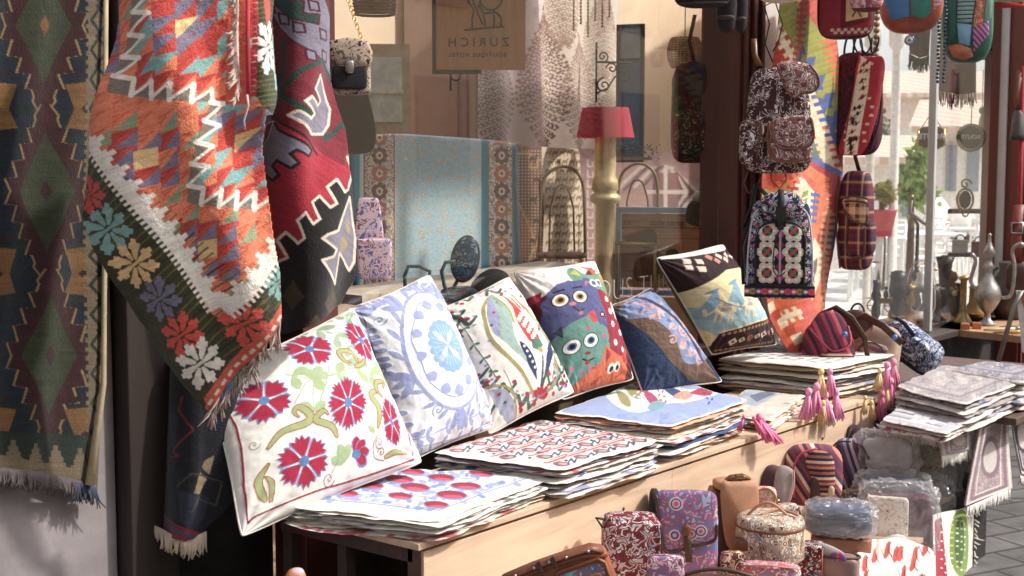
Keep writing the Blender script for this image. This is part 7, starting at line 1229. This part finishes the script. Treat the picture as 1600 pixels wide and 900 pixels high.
# floral pouch strip and snake-print handbag at the left of the window
t = Thing('fabric_pouch', 'lilac and pink floral pouch hanging between red kilim and blue carpet', 'pouch', 582, 375, None, Y=2.88); FP = ornament(['#6a6aa0', '#e0c0c8', '#8a5a6a'], 30, 6, '#d8bcc4', 9, th=.45)
t.part('body', MB().se((-6, 6, 26), (26, 6, 40), .25, .3, 30, taper=.35), FP); t.part('lower_panel', MB().se((2, 4, -30), (26, 6, 32), .25, .3, 30, taper=-.1), FP)
t = Thing('handbag', 'snake print flap handbag with black front and gold chain in the window', 'bag', 548, 105, None, Y=2.82); SN2 = ornament(['#6a5a4c', '#c8b09a', '#3a3230'], 36, 5, '#b8a08c', 8, th=.4)
t.part('body', MB().se((0, 12, -8), (31, 14, 34), .25, .3, 30), SN2); t.part('front', MB().se((-2, -2, -16), (27, 5, 18), .3, .3, 24), BLACK); flapface(t, 'flap', cr([(-32, 40), (26, 42), (33, 6), (20, 0), (-4, -2), (-30, 6)], 2, True), -2, 5, SN2, 3); t.part('clasp', MB().se((-2, -10, 0), (7, 3, 10), .5, .5, 16), STEEL); m = MB()
for k in range(15): f = k / 14; m.tube([(18 - 32 * f + 2.5 * math.cos(a / 8 * 6.283) * (1 if k % 2 else .5), 4 + 1.5 * math.sin(a / 8 * 6.283), 42 + 95 * f + 4.4 * math.sin(a / 8 * 6.283)) for a in range(8)], .9, 5, True)
t.part('chain', m, BRASS)
t = Thing('wicker_shade', 'wicker lamp shade rim at the top of the window near the chain bag', 'lamp', 585, 6, None, Y=3.3); m = MB()
for k in range(12): z = 40 - k * 5; r = 32 - abs(z) * .1; m.tube([(r * math.cos(a / 22 * 6.283), r * math.sin(a / 22 * 6.283), z) for a in range(22)], 2.4, 5, True)
t.part('shade', m, pm('#9a6a44', .8, 0, .3, 30, .4)); t.part('cord', MB().tube([(0, 0, 38), (0, 0, 130)], 1, 5), BLACK)
t = Thing('dark_coat', 'dark brown cloth hanging behind the snake print handbag', 'cloth', 560, 170, None, Y=3.4); t.part('cloth', MB().se((-10, 8, -10), (44, 10, 60), .6, .8, 36, taper=.5, wr=.2), pm('#2a201c', .9)); t.part('hanger', MB().tube([(-10, 8, 44), (-10, 8, 60)], 1.5, 6), BLACK)
t = Thing('wall_panel', 'cream door panel with glazed upper light at the back left of the shop', 'door', 600, 130, None, Y=4.6); t.part('leaf', MB().box(-48, 0, -140, 40, 6, 60), pm('#c0a884', .8), False); t.part('glazing', MB().box(-34, -2, -60, 28, -.5, 40), pm('#d8dcd0', .2), False); t.part('rail', MB().box(-36, -4, -16, 30, -2.2, -10), pm('#e8dcc8', .7), False)
t = Thing('wardrobe', 'rosy beige wooden wardrobe with plank front at the back of the shop', 'wardrobe', 695, 130, None, Y=4.7); t.part('carcass', MB().box(-62, 0, -150, 62, 20, 200), pm('#c09a88', .8, 0, .12, 6, .3), False)
for x in (20, 34, 48): t.part('plank_joint', MB().box(x, -1.2, -150, x + .8, -.2, 60), pm('#9a7a6c', .8), False)
t = Thing('dark_figure_bust', 'dark wooden bust with a pale cap standing beside the blue frame', 'bust', 1092, 316, None, Y=3.15); t.part('bust', MB().se((0, 8, -16), (26, 14, 22), .9, .9, 26, taper=.4, wr=.2), pm('#2c2422', .8)); t.part('cap', MB().se((6, 6, 8), (16, 12, 10), 1, 1, 20), pm('#b8c8b8', .25, 0, .5, 30, .2))
# ================================================================== INSIDE THE RIGHT WINDOW AND THE BRASS TABLE
def lathe_thing(name, label, cat, px, py, Y, prof, mat, s=1.0, group=None, extra=None, n=28, z=None, body='body'):
    kw = dict(Y=Y) if z is None else dict(Z=z); t = Thing(name, label, cat, px, py, group, **kw); t.part(body, MB().lathe([(r * s, h * s) for r, h in prof], (0, 0, 0), n), mat)
    if extra: extra(t, s)
    return t
bt = empty('brass_table', at(1560, 520, Y=2.7)); tag(bt, 'wooden board table with antique jugs at the right window', 'table'); q = [at(1466, 512, Z=.70), at(1640, 530, Z=.70), at(1640, 500, Z=.70), at(1500, 494, Z=.70)]; m = MB(); m.add([(a, b, .66) for a, b, c in q] + [(a, b, .70) for a, b, c in q], [(3, 2, 1, 0), (4, 5, 6, 7), (0, 1, 5, 4), (1, 2, 6, 5), (2, 3, 7, 6), (3, 0, 4, 7)]); m.world('table_top', wood('#b88a64', 0, .6), bt, False)
for a, b, c in q: MB().tube([(a * .999, b * .995 + .01, 0), (a * .999, b * .995 + .01, .66)], .02).world('leg', pm('#3b3430', .7), bt)
AGE = pm('#a88a58', .38, .8, .4, 12, .4); PEW = pm('#a8a29c', .42, .7, .55, 16, .8); DRK = pm('#5a5450', .5, .6, .4, 10, .6)
def zt(px, py): return dict(Z=.702)
EW = [(0, 0), (14, 0), (15, 3), (6, 10), (5, 20), (12, 28), (20, 42), (22, 52), (18, 66), (10, 78), (6, 88), (7, 94), (10, 98), (6, 104), (5, 112), (8, 118), (10, 124), (6, 132), (3, 140), (2, 150), (3.4, 153), (0, 156)]
def ew_extra(t, s): t.part('handle', MB().tube([(x, 0, z) for x, z in cr([(20, 44), (34, 50), (38, 90), (34, 118), (42, 128), (48, 126)], 6)], 2.6, 8), PEW); t.part('handle_ball', MB().se((46, 0, 127), (5, 5, 5), 1, 1, 12), PEW); t.part('spout', MB().tube([(x, 0, z) for x, z in cr([(-18, 56), (-26, 70), (-20, 100), (-26, 112)], 6)], [3] * 19, 8), PEW) 
lathe_thing('ewer', 'tall pewter ewer with engraved medallions and a long ball-tipped handle', 'ewer', 1542, 508, None, EW, PEW, .93, None, ew_extra, z=.702)
lathe_thing('jug', 'big dull brown metal pitcher behind the pewter ewer', 'jug', 1578, 498, None, [(0, 0), (20, 0), (30, 20), (33, 40), (28, 60), (18, 76), (20, 88), (17, 90), (0, 80)], DRK, 1.0, None, lambda t, s: t.part('handle', MB().tube([(-20, 0, 80), (-34, 0, 70), (-36, 0, 50), (-30, 0, 30)], 2.2, 8), DRK), z=.702)
lathe_thing('candlestick', 'tall square-footed brass candlestick between the bird and the vase', 'candlestick', 1504, 505, None, [(0, 0), (13, 0), (13, 3), (8, 12), (5, 18), (5.5, 20), (4.6, 22), (4.6, 62), (7, 64), (7, 68), (4, 70), (0, 70)], AGE, 1.08, None, None, 20, z=.702)
lathe_thing('brass_pot', 'squat flared brass pot right of the candlestick', 'pot', 1524, 500, None, [(0, 0), (16, 0), (19, 10), (18, 14), (11, 28), (10, 48), (12, 53), (10, 53), (8, 46), (0, 10)], AGE, 1.0, None, lambda t, s: t.part('band', MB().lathe([(19, 9), (19.8, 11), (19, 13)], (0, 0, 0), 28), BRASS), z=.702)
t = Thing('bird_figure', 'small carved penguin-like bird figurine standing on the brass table edge', 'figurine', 1488, 504, None, Z=.702); t.part('body', MB().se((0, 0, 22), (7, 7, 22), .9, .9, 20, taper=.45), DRK); t.part('head', MB().se((2, 0, 46), (4, 4, 5), 1, 1, 12), pm('#c8b898', .5)); t.part('beak', MB().tube([(4, 0, 48), (9, -2, 52)], [1.6, .4], 6), BRASS)
for px, py, lab in ((1508, 515, 'small terracotta cube box left of its twin on the brass table'), (1526, 514, 'small terracotta cube box under the ewer foot')): t = Thing('small_box', lab, 'box', px, py, None, Z=.702); t.part('box', MB().box(-7, 0, 0, 7, 12, 8), pm('#b86a40', .7), False, bev=.002); t.part('lid', MB().box(-6, 1, 8.1, 6, 11, 9.5), pm('#c87a4c', .7), False)
for i, (px, py, a) in enumerate(((1560, 518, 12), (1585, 514, 24), (1575, 522, 8))):
    t = Thing('curved_dagger', ['pale bone-handled dagger lying nearest the ewer', 'short black-tipped dagger lying at the back', 'gilded dagger lying at the table front'][i], 'dagger', px, py, None, Z=.706); t.part('sheath', MB().tube([(-22, -4, 2), (-4, 2, 3), (14, 8, 3), (24, 12, 4)], [1.4, 3, 3.4, 2.6], 8), [pm('#d8c4a0', .6), pm('#8a7a5c', .5), BRASS][i]); t.part('hilt', MB().tube([(24, 12, 4), (34, 18, 5)], [2.6, 3.4], 8), [PEW, BLACK, DRK][i])
# lantern, cart, stands behind the glass
def lant(px, py, Y, s, mat, label):
    t = Thing('hurricane_lantern', label, 'lantern', px, py, None, Y=Y); t.part('base', MB().lathe([(0, 0), (18 * s, 0), (19 * s, 4 * s), (15 * s, 12 * s), (8 * s, 15 * s)]), mat); t.part('glass', MB().lathe([(8 * s, 15 * s), (13 * s, 26 * s), (12 * s, 36 * s), (8 * s, 44 * s)]), glass_mat('lantern_glass', (.9, .9, .88), 2.0, .05, .05)); t.part('cap', MB().lathe([(9 * s, 44 * s), (15 * s, 50 * s), (12 * s, 58 * s), (7 * s, 66 * s), (8 * s, 74 * s), (0, 78 * s)]), mat)
    for sg in (-1, 1): t.part('side_tube', MB().tube([(sg * 16 * s, 0, 6 * s), (sg * 21 * s, 0, 20 * s), (sg * 20 * s, 0, 50 * s), (sg * 12 * s, 0, 60 * s)], 1.6 * s, 6), mat)
    t.part('handle', MB().tube(loop(0, 50 * s, 22 * s, 44 * s, 0), .9 * s, 5), mat)
lant(1438, 500, 3.1, 1.0, pm('#d8d8d2', .45, .2, .2, 14, .2), 'white hurricane lantern just inside the right window'); lant(1408, 492, 3.35, .7, DRK, 'small dark hurricane lantern behind the cart figure')
t = Thing('cart_figure', 'little brass horse cart figurine on the window ledge', 'figurine', 1388, 478, None, Y=3.15)
for x in (-22, 4): t.part('wheel', MB().tube([(x + 10 * math.cos(a / 14 * 6.283), 0, 10 * math.sin(a / 14 * 6.283)) for a in range(14)], 1.1, 5, True).tube([(x - 9, 0, 0), (x + 9, 0, 0)], .7, 4).tube([(x, 0, -9), (x, 0, 9)], .7, 4), AGE)
t.part('cart', MB().box(-16, -5, 4, 10, 8, 12), AGE, False); t.part('horse', MB().se((20, 0, 16), (12, 4, 6), .9, .9, 16).tube([(28, 0, 18), (33, 0, 28), (38, 0, 27)], [4, 3, 2], 8).tube([(12, 0, 12), (11, 0, -8)], 1.4, 6).tube([(28, 0, 12), (29, 0, -8)], 1.4, 6), AGE); t.part('rider', MB().se((-4, 0, 18), (4, 4, 7), 1, 1, 12).se((-4, 0, 28), (3, 3, 3), 1, 1, 10), DRK); t.part('shaft', MB().tube([(-34, 0, 12), (10, 0, 8)], 1, 5), AGE)
rnd = random.Random(12)
names = [('vase', 'slender dark vase'), ('goblet', 'dull bronze goblet'), ('coffee_pot', 'small copper coffee pot'), ('bell', 'dark bronze bell'), ('candle_holder', 'short brass candle holder'), ('oil_lamp', 'blackened oil lamp'), ('mortar', 'old brass mortar'), ('vase', 'squat dark jar'), ('goblet', 'tall tarnished goblet'), ('candle_holder', 'three-ringed candle stand'), ('vase', 'narrow dented brass vase'), ('jar', 'round dark lidded jar'), ('goblet', 'small pale bronze cup'), ('coffee_pot', 'tall blackened coffee pot'), ('vase', 'wasp-waisted iron vase'), ('oil_lamp', 'low brown oil lamp')]
where = ['beside the cart figurine', 'left of the white lantern', 'right of the white lantern', 'against the mullion', 'in the darkest heap of wares', 'behind the bird figurine', 'near the window corner', 'behind the candlestick', 'under the tall stand', 'at the ledge back', 'left of the cart figurine', 'just right of the mullion', 'before the white lantern', 'beside the leftmost wares', 'near the far window frame', 'between stand and mullion']
for i, px in enumerate((1402, 1418, 1462, 1450, 1474, 1484, 1493, 1468, 1410, 1480, 1368, 1459, 1428, 1394, 1488, 1444)):
    H = rnd.uniform(55, 105); w = rnd.uniform(11, 19); ks = [0, .04, .15, .3, .45, .6, .75, .88, 1]; pr = [(0, 0)] + [(w * rnd.uniform(.35, 1.0), k * H) for k in ks] + [(0, H)]
    nm, lb = names[i]; lathe_thing(nm, lb + ' ' + where[i] + ' inside the window', nm.replace('_', ' '), px, 508 - rnd.uniform(0, 8), 3.1 + .035 * (i % 10), [(r, z) for r, z in pr], [DRK, AGE, pm('#3a3634', .45, .6), DRK][i % 4], 1.0 if i < 10 else .7, 'old metal wares inside the right window', lambda t, s: t.part('rim', MB().lathe([(6, H), (7, H + 1), (6, H + 2)]), AGE))
t = Thing('brass_stand', 'tall dark metal stand with a crank arm in the middle of the right window', 'stand', 1430, 500, None, Y=3.3); t.part('pole', MB().lathe([(16, 0), (4, 6), (3, 60), (9, 70), (3, 80), (2.4, 150)]), DRK); t.part('arm', MB().tube([(0, 0, 150), (-12, 0, 168), (-10, 0, 190)], 2.4, 8).tube([(-12, 0, 168), (24, 0, 142)], 3, 8), pm('#8a8480', .5, .3)); t.part('finial', MB().se((-10, 0, 192), (4, 4, 5), 1, 1, 10), AGE)
# scarves and ornaments hanging inside the right window
def scarf(px0, px1, y0, y1, Y, hexc, label, seed, mat=None, fr=None):
    p = Pic(px0 - 5, y0 - 5, px1 + 5, y1 + 5, hexc, 1.2); p.mul(1 + .6 * (fbm(p.gx / 9, p.gy / 11, seed) - .5)); o = drape('scarf', [[wy(px0, y0, Y), wy((px0 + px1) / 2, y0, Y - .03), wy(px1, y0, Y)], [wy(px0 + 3, y1 - 8, Y), wy((px0 + px1) / 2, y1, Y - .03), wy(px1 - 3, y1 - 5, Y)]], p, COTTON, 70, 60, lambda x, y: .03 * np.sin(x / 5 + seed), None, None, .003); tag(o, label, 'scarf', 'scarves inside the right window')
    if fr: fringe([wy(px0 + 3, y1 - 8, Y), wy((px0 + px1) / 2, y1, Y - .03), wy(px1 - 3, y1 - 5, Y)], 26, .09, .003, seed, None, .1, 2).world('fringe', pm(fr, .95), o)
scarf(1462, 1528, -40, 148, 3.3, '#7a5a58', 'dusty rose scarf with a black fringe hanging inside the right window', 3, None, '#1c1618'); scarf(1500, 1552, -40, 95, 3.5, '#2c2628', 'black shawl inside the right window behind the rose scarf', 4); scarf(1534, 1562, -40, 140, 3.35, '#1f2a50', 'deep navy scarf near the right mullion', 5); scarf(1540, 1564, 60, 250, 3.6, '#241a1a', 'long brown black shawl by the far frame', 6); scarf(1385, 1412, -40, 40, 3.4, '#3a2c28', 'short dark scarf at the window top left of the mullion', 7); scarf(1418, 1455, -40, 92, 3.5, '#4a3430', 'brown patterned scarf left of the mullion top', 8, None, '#241a1a')
def nazar(px, py, Y, r, label): t = Thing('glass_eye_charm', label, 'charm', px, py, None, Y=Y); t.part('disc', MB().se((0, 0, 0), (r, 2, r), 1, 1, 24), pm('#2c4a7a', .15)); t.part('iris', MB().se((0, -1.6, 0), (r * .62, 1.4, r * .62), 1, 1, 20), pm('#b8d0dc', .15)); t.part('pupil', MB().se((0, -2.8, 0), (r * .3, 1, r * .3), 1, 1, 14), pm('#2a3a44', .15))
nazar(1421, 63, 3.15, 8, 'blue glass eye charm below the round patchwork bag'); nazar(1546, 72, 3.15, 8, 'glass eye charm right of the tall patchwork bag'); nazar(1546, 152, 3.2, 6, 'lower glass eye charm near the far frame')
t = Thing('hanging_sign', 'gold framed small sign with reversed white ROUTE lettering behind the mullion', 'sign', 1455, 215, 'small signs hanging in the right window', Y=3.2); t.part('board', MB().se((0, 2, 0), (20, 2, 17), .5, .5, 20), pm('#4a3a20', .5)); t.part('frame', MB().tube([(-19, 0, 14), (-20, 0, -12), (-10, 0, -17), (10, 0, -17), (20, 0, -12), (19, 0, 14)], 1.6, 6), BRASS); txt(t, 'ROUTE', 12, 0, -2, pm('#e0e0ea', .6), 'lettering', True, -2.5, .4); t.part('cord', MB().tube([(-14, 0, 16), (0, 0, 40), (14, 0, 16)], .8, 5), BRASS); 
t = Thing('hanging_sign', 'round glass wreath sign with reversed white ROUTE lettering', 'sign', 1517, 215, 'small signs hanging in the right window', Y=3.2); t.part('disc', MB().se((0, 2, 0), (22, 2, 22), 1, 1, 28), pm('#6a7a64', .2)); m = MB()
for k in range(26): a = -1.3 + k / 25 * 5.7 - 1.6; m.se((19 * math.cos(a), -1, 19 * math.sin(a)), (3.4, 1, 2), 1, 1, 8)
t.part('wreath', m, pm('#c0c8b4', .3)); txt(t, 'ROUTE', 9, 0, -2, pm('#eceae4', .6), 'lettering', True, -2.5, .3); t.part('cord', MB().tube([(0, 0, 22), (0, 0, 60)], .8, 5), BRASS)
t = Thing('figurine', 'white plaster cherub figurine above the wreath sign', 'figurine', 1536, 190, None, Y=3.25); t.part('body', MB().se((0, 0, 0), (8, 6, 14), .9, .9, 18, taper=.4), pm('#d8d0c0', .7)); t.part('head', MB().se((-2, 0, 17), (5, 5, 6), 1, 1, 14), pm('#d8d0c0', .7)); t.part('wing', MB().se((10, 2, 6), (8, 2, 5), 1, 1, 12), pm('#d8d0c0', .7)); t.part('plinth', MB().box(-12, -6, -22, 14, 8, -14), pm('#c8c0b0', .7), False); t.part('cord', MB().tube([(-2, 0, 22), (-2, 0, 80)], .6, 4), BRASS)
t = Thing('wall_clock', 'gilt ornate mirror clock on the dark wall in the right window', 'clock', 1508, 312, None, Y=3.7); t.part('face', MB().se((0, 0, 0), (9, 3, 14), 1, 1, 20), DRK); t.part('gilt_frame', MB().tube(sp_(0, 24, 9, 0, 1.3, 1), 1.6, 6).tube(sp_(0, -22, 8, 3, 1.3, -1), 1.6, 6).tube([(12 * math.cos(a / 16 * 6.283), 0, 17 * math.sin(a / 16 * 6.283)) for a in range(16)], 2, 6, True), AGE)
# back shelf of the right window
e = empty('shop_shelf', at(1530, 350, Y=3.9)); tag(e, 'dark shelving with small boxes at the right end of the right window', 'shelf')
for y in (330, 398): a, b = at(1482, y, Y=3.9), at(1562, y, Y=3.6); MB().tube([a, b], .02, 4).world('shelf_board', pm('#5a4034', .7), e)
for i, (px, py, c, l) in enumerate(((1500, 385, '#c8c4bc', 'pale grey tin box with a handle on the dark shelf'), (1530, 388, '#8a4a34', 'rust brown wooden box on the dark shelf'), (1552, 386, '#6a3a2c', 'dark red box at the shelf end'))):
    t = Thing('shelf_box', l, 'box', px, py, 'boxes on the dark shelf', Y=3.74); t.part('box', MB().box(-12, 0, -10, 12, 16, 10), pm(c, .6), False, bev=.004); t.part('handle', MB().tube(loop(0, 10, 7, 8, 6), 1.2, 6), DRK)
# straps and bells at the right picture edge
t = Thing('leather_bell_strap', 'brown leather strap with a dark cow bell hanging on the white wall edge', 'bell', 1592, 150, None, Y=2.75); t.part('strap', MB().strap([(0, 0, 40), (-4, -2, 0), (0, 0, -24)], 9, 3, (1, 0, 0)), LEA); t.part('bell', MB().lathe([(5, -22), (8, -28), (11, -60), (12, -68), (0, -66)]), DRK); t.part('red_cord', MB().tube([(6, 0, 46), (6, 0, -300)], 3.4, 8), pm('#b01f35', .8))
t = Thing('leather_belt', 'red brown leather belt with steel buckle hanging at the right edge', 'belt', 1590, 370, None, Y=2.7); t.part('strap', MB().strap([(0, 0, 50), (-2, -2, 0), (0, 0, -44)], 16, 3, (1, 0, 0)), pm('#8a3a28', .5)); t.part('buckle', MB().tube([(-9, -4, 22), (7, -4, 22), (7, -4, 6), (-9, -4, 6)], 1.5, 6, True), STEEL); t.part('pouch', MB().se((2, 4, -64), (18, 12, 24), .6, .6, 22), LEAD)
t = Thing('folding_stand', 'grey metal folding stand leg with a red sign edge at the far right', 'stand', 1590, 500, None, D=6.6); t.part('leg', MB().strap([(4, 0, 46), (-6, 0, 20), (-28, 0, -74)], 8, 3, (1, 0, .2)), pm('#9a9690', .45, .5)); t.part('panel', MB().plate([(-4, 46), (24, 46), (24, -60), (8, -50)], 2, 6), pm('#e0dcd4', .7), False); t.part('red_shape', MB().plate(cr([(4, 46), (20, 44), (20, 16), (8, 22)], 4, True), 0, 1.8), pm('#b8504a', .7), False)
# ================================================================== THE TERRACE: white tables and chairs
WHI = pm('#f2f0ec', .6, 0, .05, 10, .1)
def crossback(label, p0, rz, proto=[None]):
    if proto[0] is None:
        e = empty('cafe_chair', p0, rz); tag(e, label, 'chair', 'white chairs on the terrace'); c = lambda n, m: (lambda o: (setattr(o, 'parent', e), COL.objects.link(o)))(bpy.data.objects.new(n, mesh(n, m.arr(), m.F, WHI)))
        c('seat', MB().se((0, 0, .45), (.21, .21, .022), .4, .4, 20)); c('back_frame', MB().tube([(-.19, .19, .45), (-.18, .23, .7), (-.17, .25, .88), (.17, .25, .88), (.18, .23, .7), (.19, .19, .45)], .018, 8)); c('back_cross', MB().tube([(-.17, .21, .55), (.17, .25, .86)], .012, 6).tube([(.17, .21, .55), (-.17, .25, .86)], .012, 6))
        for sx in (-1, 1):
            for sy in (-1, 1): c('leg', MB().tube([(sx * .18, sy * .18, .44), (sx * .2, sy * .2, 0)], .017, 8))
        c('stretcher', MB().tube([(-.19, -.19, .2), (.19, -.19, .2)], .01, 6)); proto[0] = e; return e
    r = proto[0].copy(); COL.objects.link(r); r.location = p0; r.rotation_euler = (0, 0, rz); r['label'] = label
    for ch in list(proto[0].children): c = ch.copy(); COL.objects.link(c); c.parent = r
    return r
gp = lambda px, py: (*at(px, py, Z=.006)[:2], .006)
spots = [(1352, 470, 20, 'nearest white chair at the left of the terrace group, beside the plaid bag'), (1385, 448, 200, 'white chair left of the dark metal stand'), (1400, 432, 100, 'white chair in the second row, just left of the parasol'), (1425, 452, -30, 'white chair whose legs show through the tall stand'), (1448, 438, 160, 'white chair behind the mullion'), (1478, 452, 30, 'white chair right of the mullion, front row'), (1502, 440, 210, 'white cross-back chair at the right end of the group'), (1366, 426, 300, 'white chair in the back row under the red flower pot'), (1468, 424, 80, 'white chair in the back row before the seated person'), (1530, 428, 120, 'white chair half hidden by the dark shelf')]
for px, py, r, lb in spots: crossback(lb, gp(px, py), R_(r))
tp_ = None
for i, (px, py, lb) in enumerate(((1372, 455, 'white square cafe table at the left of the terrace'), (1415, 440, 'white square cafe table under the parasol'), (1462, 446, 'white square cafe table behind the mullion'), (1490, 430, 'white square cafe table at the right rear'))):
    q = gp(px, py)
    if tp_ is None:
        e = empty('cafe_table', q, .3); tag(e, lb, 'table', 'white tables on the terrace'); tp_ = e
        for n, m in [('table_top', MB().box(-.38, -.38, .72, .38, .38, .75))] + [('leg', MB().box(x, y, 0, x + .05, y + .05, .719)) for x in (-.35, .3) for y in (-.35, .3)]:
            o = bpy.data.objects.new(n, mesh(n, m.arr(), m.F, WHI, None, False)); COL.objects.link(o); o.parent = e
    else:
        r = tp_.copy(); COL.objects.link(r); r.location = q; r['label'] = lb
        for ch in list(tp_.children): c = ch.copy(); COL.objects.link(c); c.parent = r
q = gp(1442, 405); e = empty('parasol', q); tag(e, 'low white fabric parasol dome standing over the terrace tables', 'parasol'); zt_ = at(1440, 300, D=dep(q))[2]; zb = at(1440, 372, D=dep(q))[2]; rr = 52 * dep(q) / FL
m = MB(); V = []; n = 40; L = 12
for i in range(L + 1):
    f = i / L; r = rr * math.sin(f * 1.5); z = zb + (zt_ - zb) * math.cos(f * 1.57)
    for k in range(n): a = k / n * 6.283; s = 1 - .035 * abs(math.sin(a * 4)) * f; V.append((q[0] + r * s * math.cos(a), q[1] + r * s * math.sin(a), z))
m.add(V, [(i * n + k, i * n + (k + 1) % n, (i + 1) * n + (k + 1) % n, (i + 1) * n + k) for i in range(L) for k in range(n)]); o = m.world('canopy', pm('#efece6', .8), e); md = o.modifiers.new('t', 'SOLIDIFY'); md.thickness = .01
MB().tube([(q[0], q[1], 0), (q[0], q[1], zt_ + .08)], .022).world('pole', WHI, e); MB().lathe([(0, .006), (.25, .006), (.25, .06), (.05, .1), (0, .1)], (q[0], q[1], 0)).world('base', WHI, e)
# seated person in white seen between the tables
q = np.array(gp(1498, 415)); d = dep(q); hz = at(1497, 315, D=d)[2]; k_ = .9
def skin(name, pts, edges, mat, parent, loc, sub=2):
    me = bpy.data.meshes.new(name); me.from_pydata([p[:3] for p in pts], edges, []); o = bpy.data.objects.new(name, me); COL.objects.link(o); md = o.modifiers.new('Skin', 'SKIN'); sk = me.skin_vertices[0].data
    for i, p_ in enumerate(pts): sk[i].radius = (p_[3], p_[4] if len(p_) > 4 else p_[3]); sk[i].use_root = i == 0
    s = o.modifiers.new('S', 'SUBSURF'); s.levels = sub; s.render_levels = sub; me.materials.append(mat); dg = bpy.context.evaluated_depsgraph_get(); m2 = bpy.data.meshes.new_from_object(o.evaluated_get(dg)); m2.polygons.foreach_set('use_smooth', np.ones(len(m2.polygons), bool)); o.modifiers.clear(); o.data = m2
    if not len(m2.materials): m2.materials.append(mat)
    o.parent = parent; return o
pe = empty('person', tuple(q), HEAD - R_(90)); pe['label'] = 'person in a white shirt sitting at a terrace table, seen from afar'; pe['category'] = 'person'; s_ = max(.8, min(1.25, (hz - .0) / 1.22))
P = [(0, 0, .52, .15, .12), (0, .02, .75, .14, .11), (0, .03, .96, .17, .11), (0, .02, 1.08, .06), (0, 0, 1.17, .085, .1), (0, 0, 1.27, .08, .1), (.19, .03, .98, .055), (.25, -.05, .75, .042), (.16, -.25, .68, .035), (.15, -.33, .68, .03), (-.19, .03, .98, .055), (-.25, -.05, .75, .042), (-.16, -.25, .68, .035), (-.15, -.33, .68, .03), (.1, -.1, .5, .085), (.12, -.42, .48, .065), (.12, -.42, .1, .045), (.12, -.52, .05, .04), (-.1, -.1, .5, .085), (-.12, -.42, .48, .065), (-.12, -.42, .1, .045), (-.12, -.52, .05, .04)]
b_ = skin('body', P, [(0, 1), (1, 2), (2, 3), (3, 4), (4, 5), (2, 6), (6, 7), (7, 8), (8, 9), (2, 10), (10, 11), (11, 12), (12, 13), (0, 14), (14, 15), (15, 16), (16, 17), (0, 18), (18, 19), (19, 20), (20, 21)], pm('#c89a80', .6), pe, None); b_.scale = (s_,) * 3
def kid(n, m, mat): o = bpy.data.objects.new(n, mesh(n, m.arr(), m.F, mat)); COL.objects.link(o); o.parent = pe; o.scale = (s_,) * 3
kid('shirt', MB().se((0, .02, .80), (.215, .15, .25), .6, .7, 26, taper=.05).tube([(.17, .03, 1.0), (.24, .0, .84)], [.075, .06], 10).tube([(-.17, .03, 1.0), (-.24, .0, .84)], [.075, .06], 10), WHI)
kid('hair', MB().se((0, .02, 1.27), (.092, .11, .095), 1, 1, 18), pm('#b08a6a', .8)); kid('face', MB().se((-.03, -.1, 1.245), (.012, .01, .008), 1, 1, 8).se((.03, -.1, 1.245), (.012, .01, .008), 1, 1, 8).se((0, -.108, 1.215), (.012, .016, .02), 1, 1, 8), pm('#3a2a24', .6)); kid('trousers', MB().tube([(.1, -.02, .51), (.12, -.42, .5), (.12, -.42, .14)], [.1, .08, .06], 10).tube([(-.1, -.02, .51), (-.12, -.42, .5), (-.12, -.42, .14)], [.1, .08, .06], 10), pm('#5a5650', .9))
crossback('white chair on which the person sits', (float(q[0]), float(q[1]), .006), HEAD - R_(90))
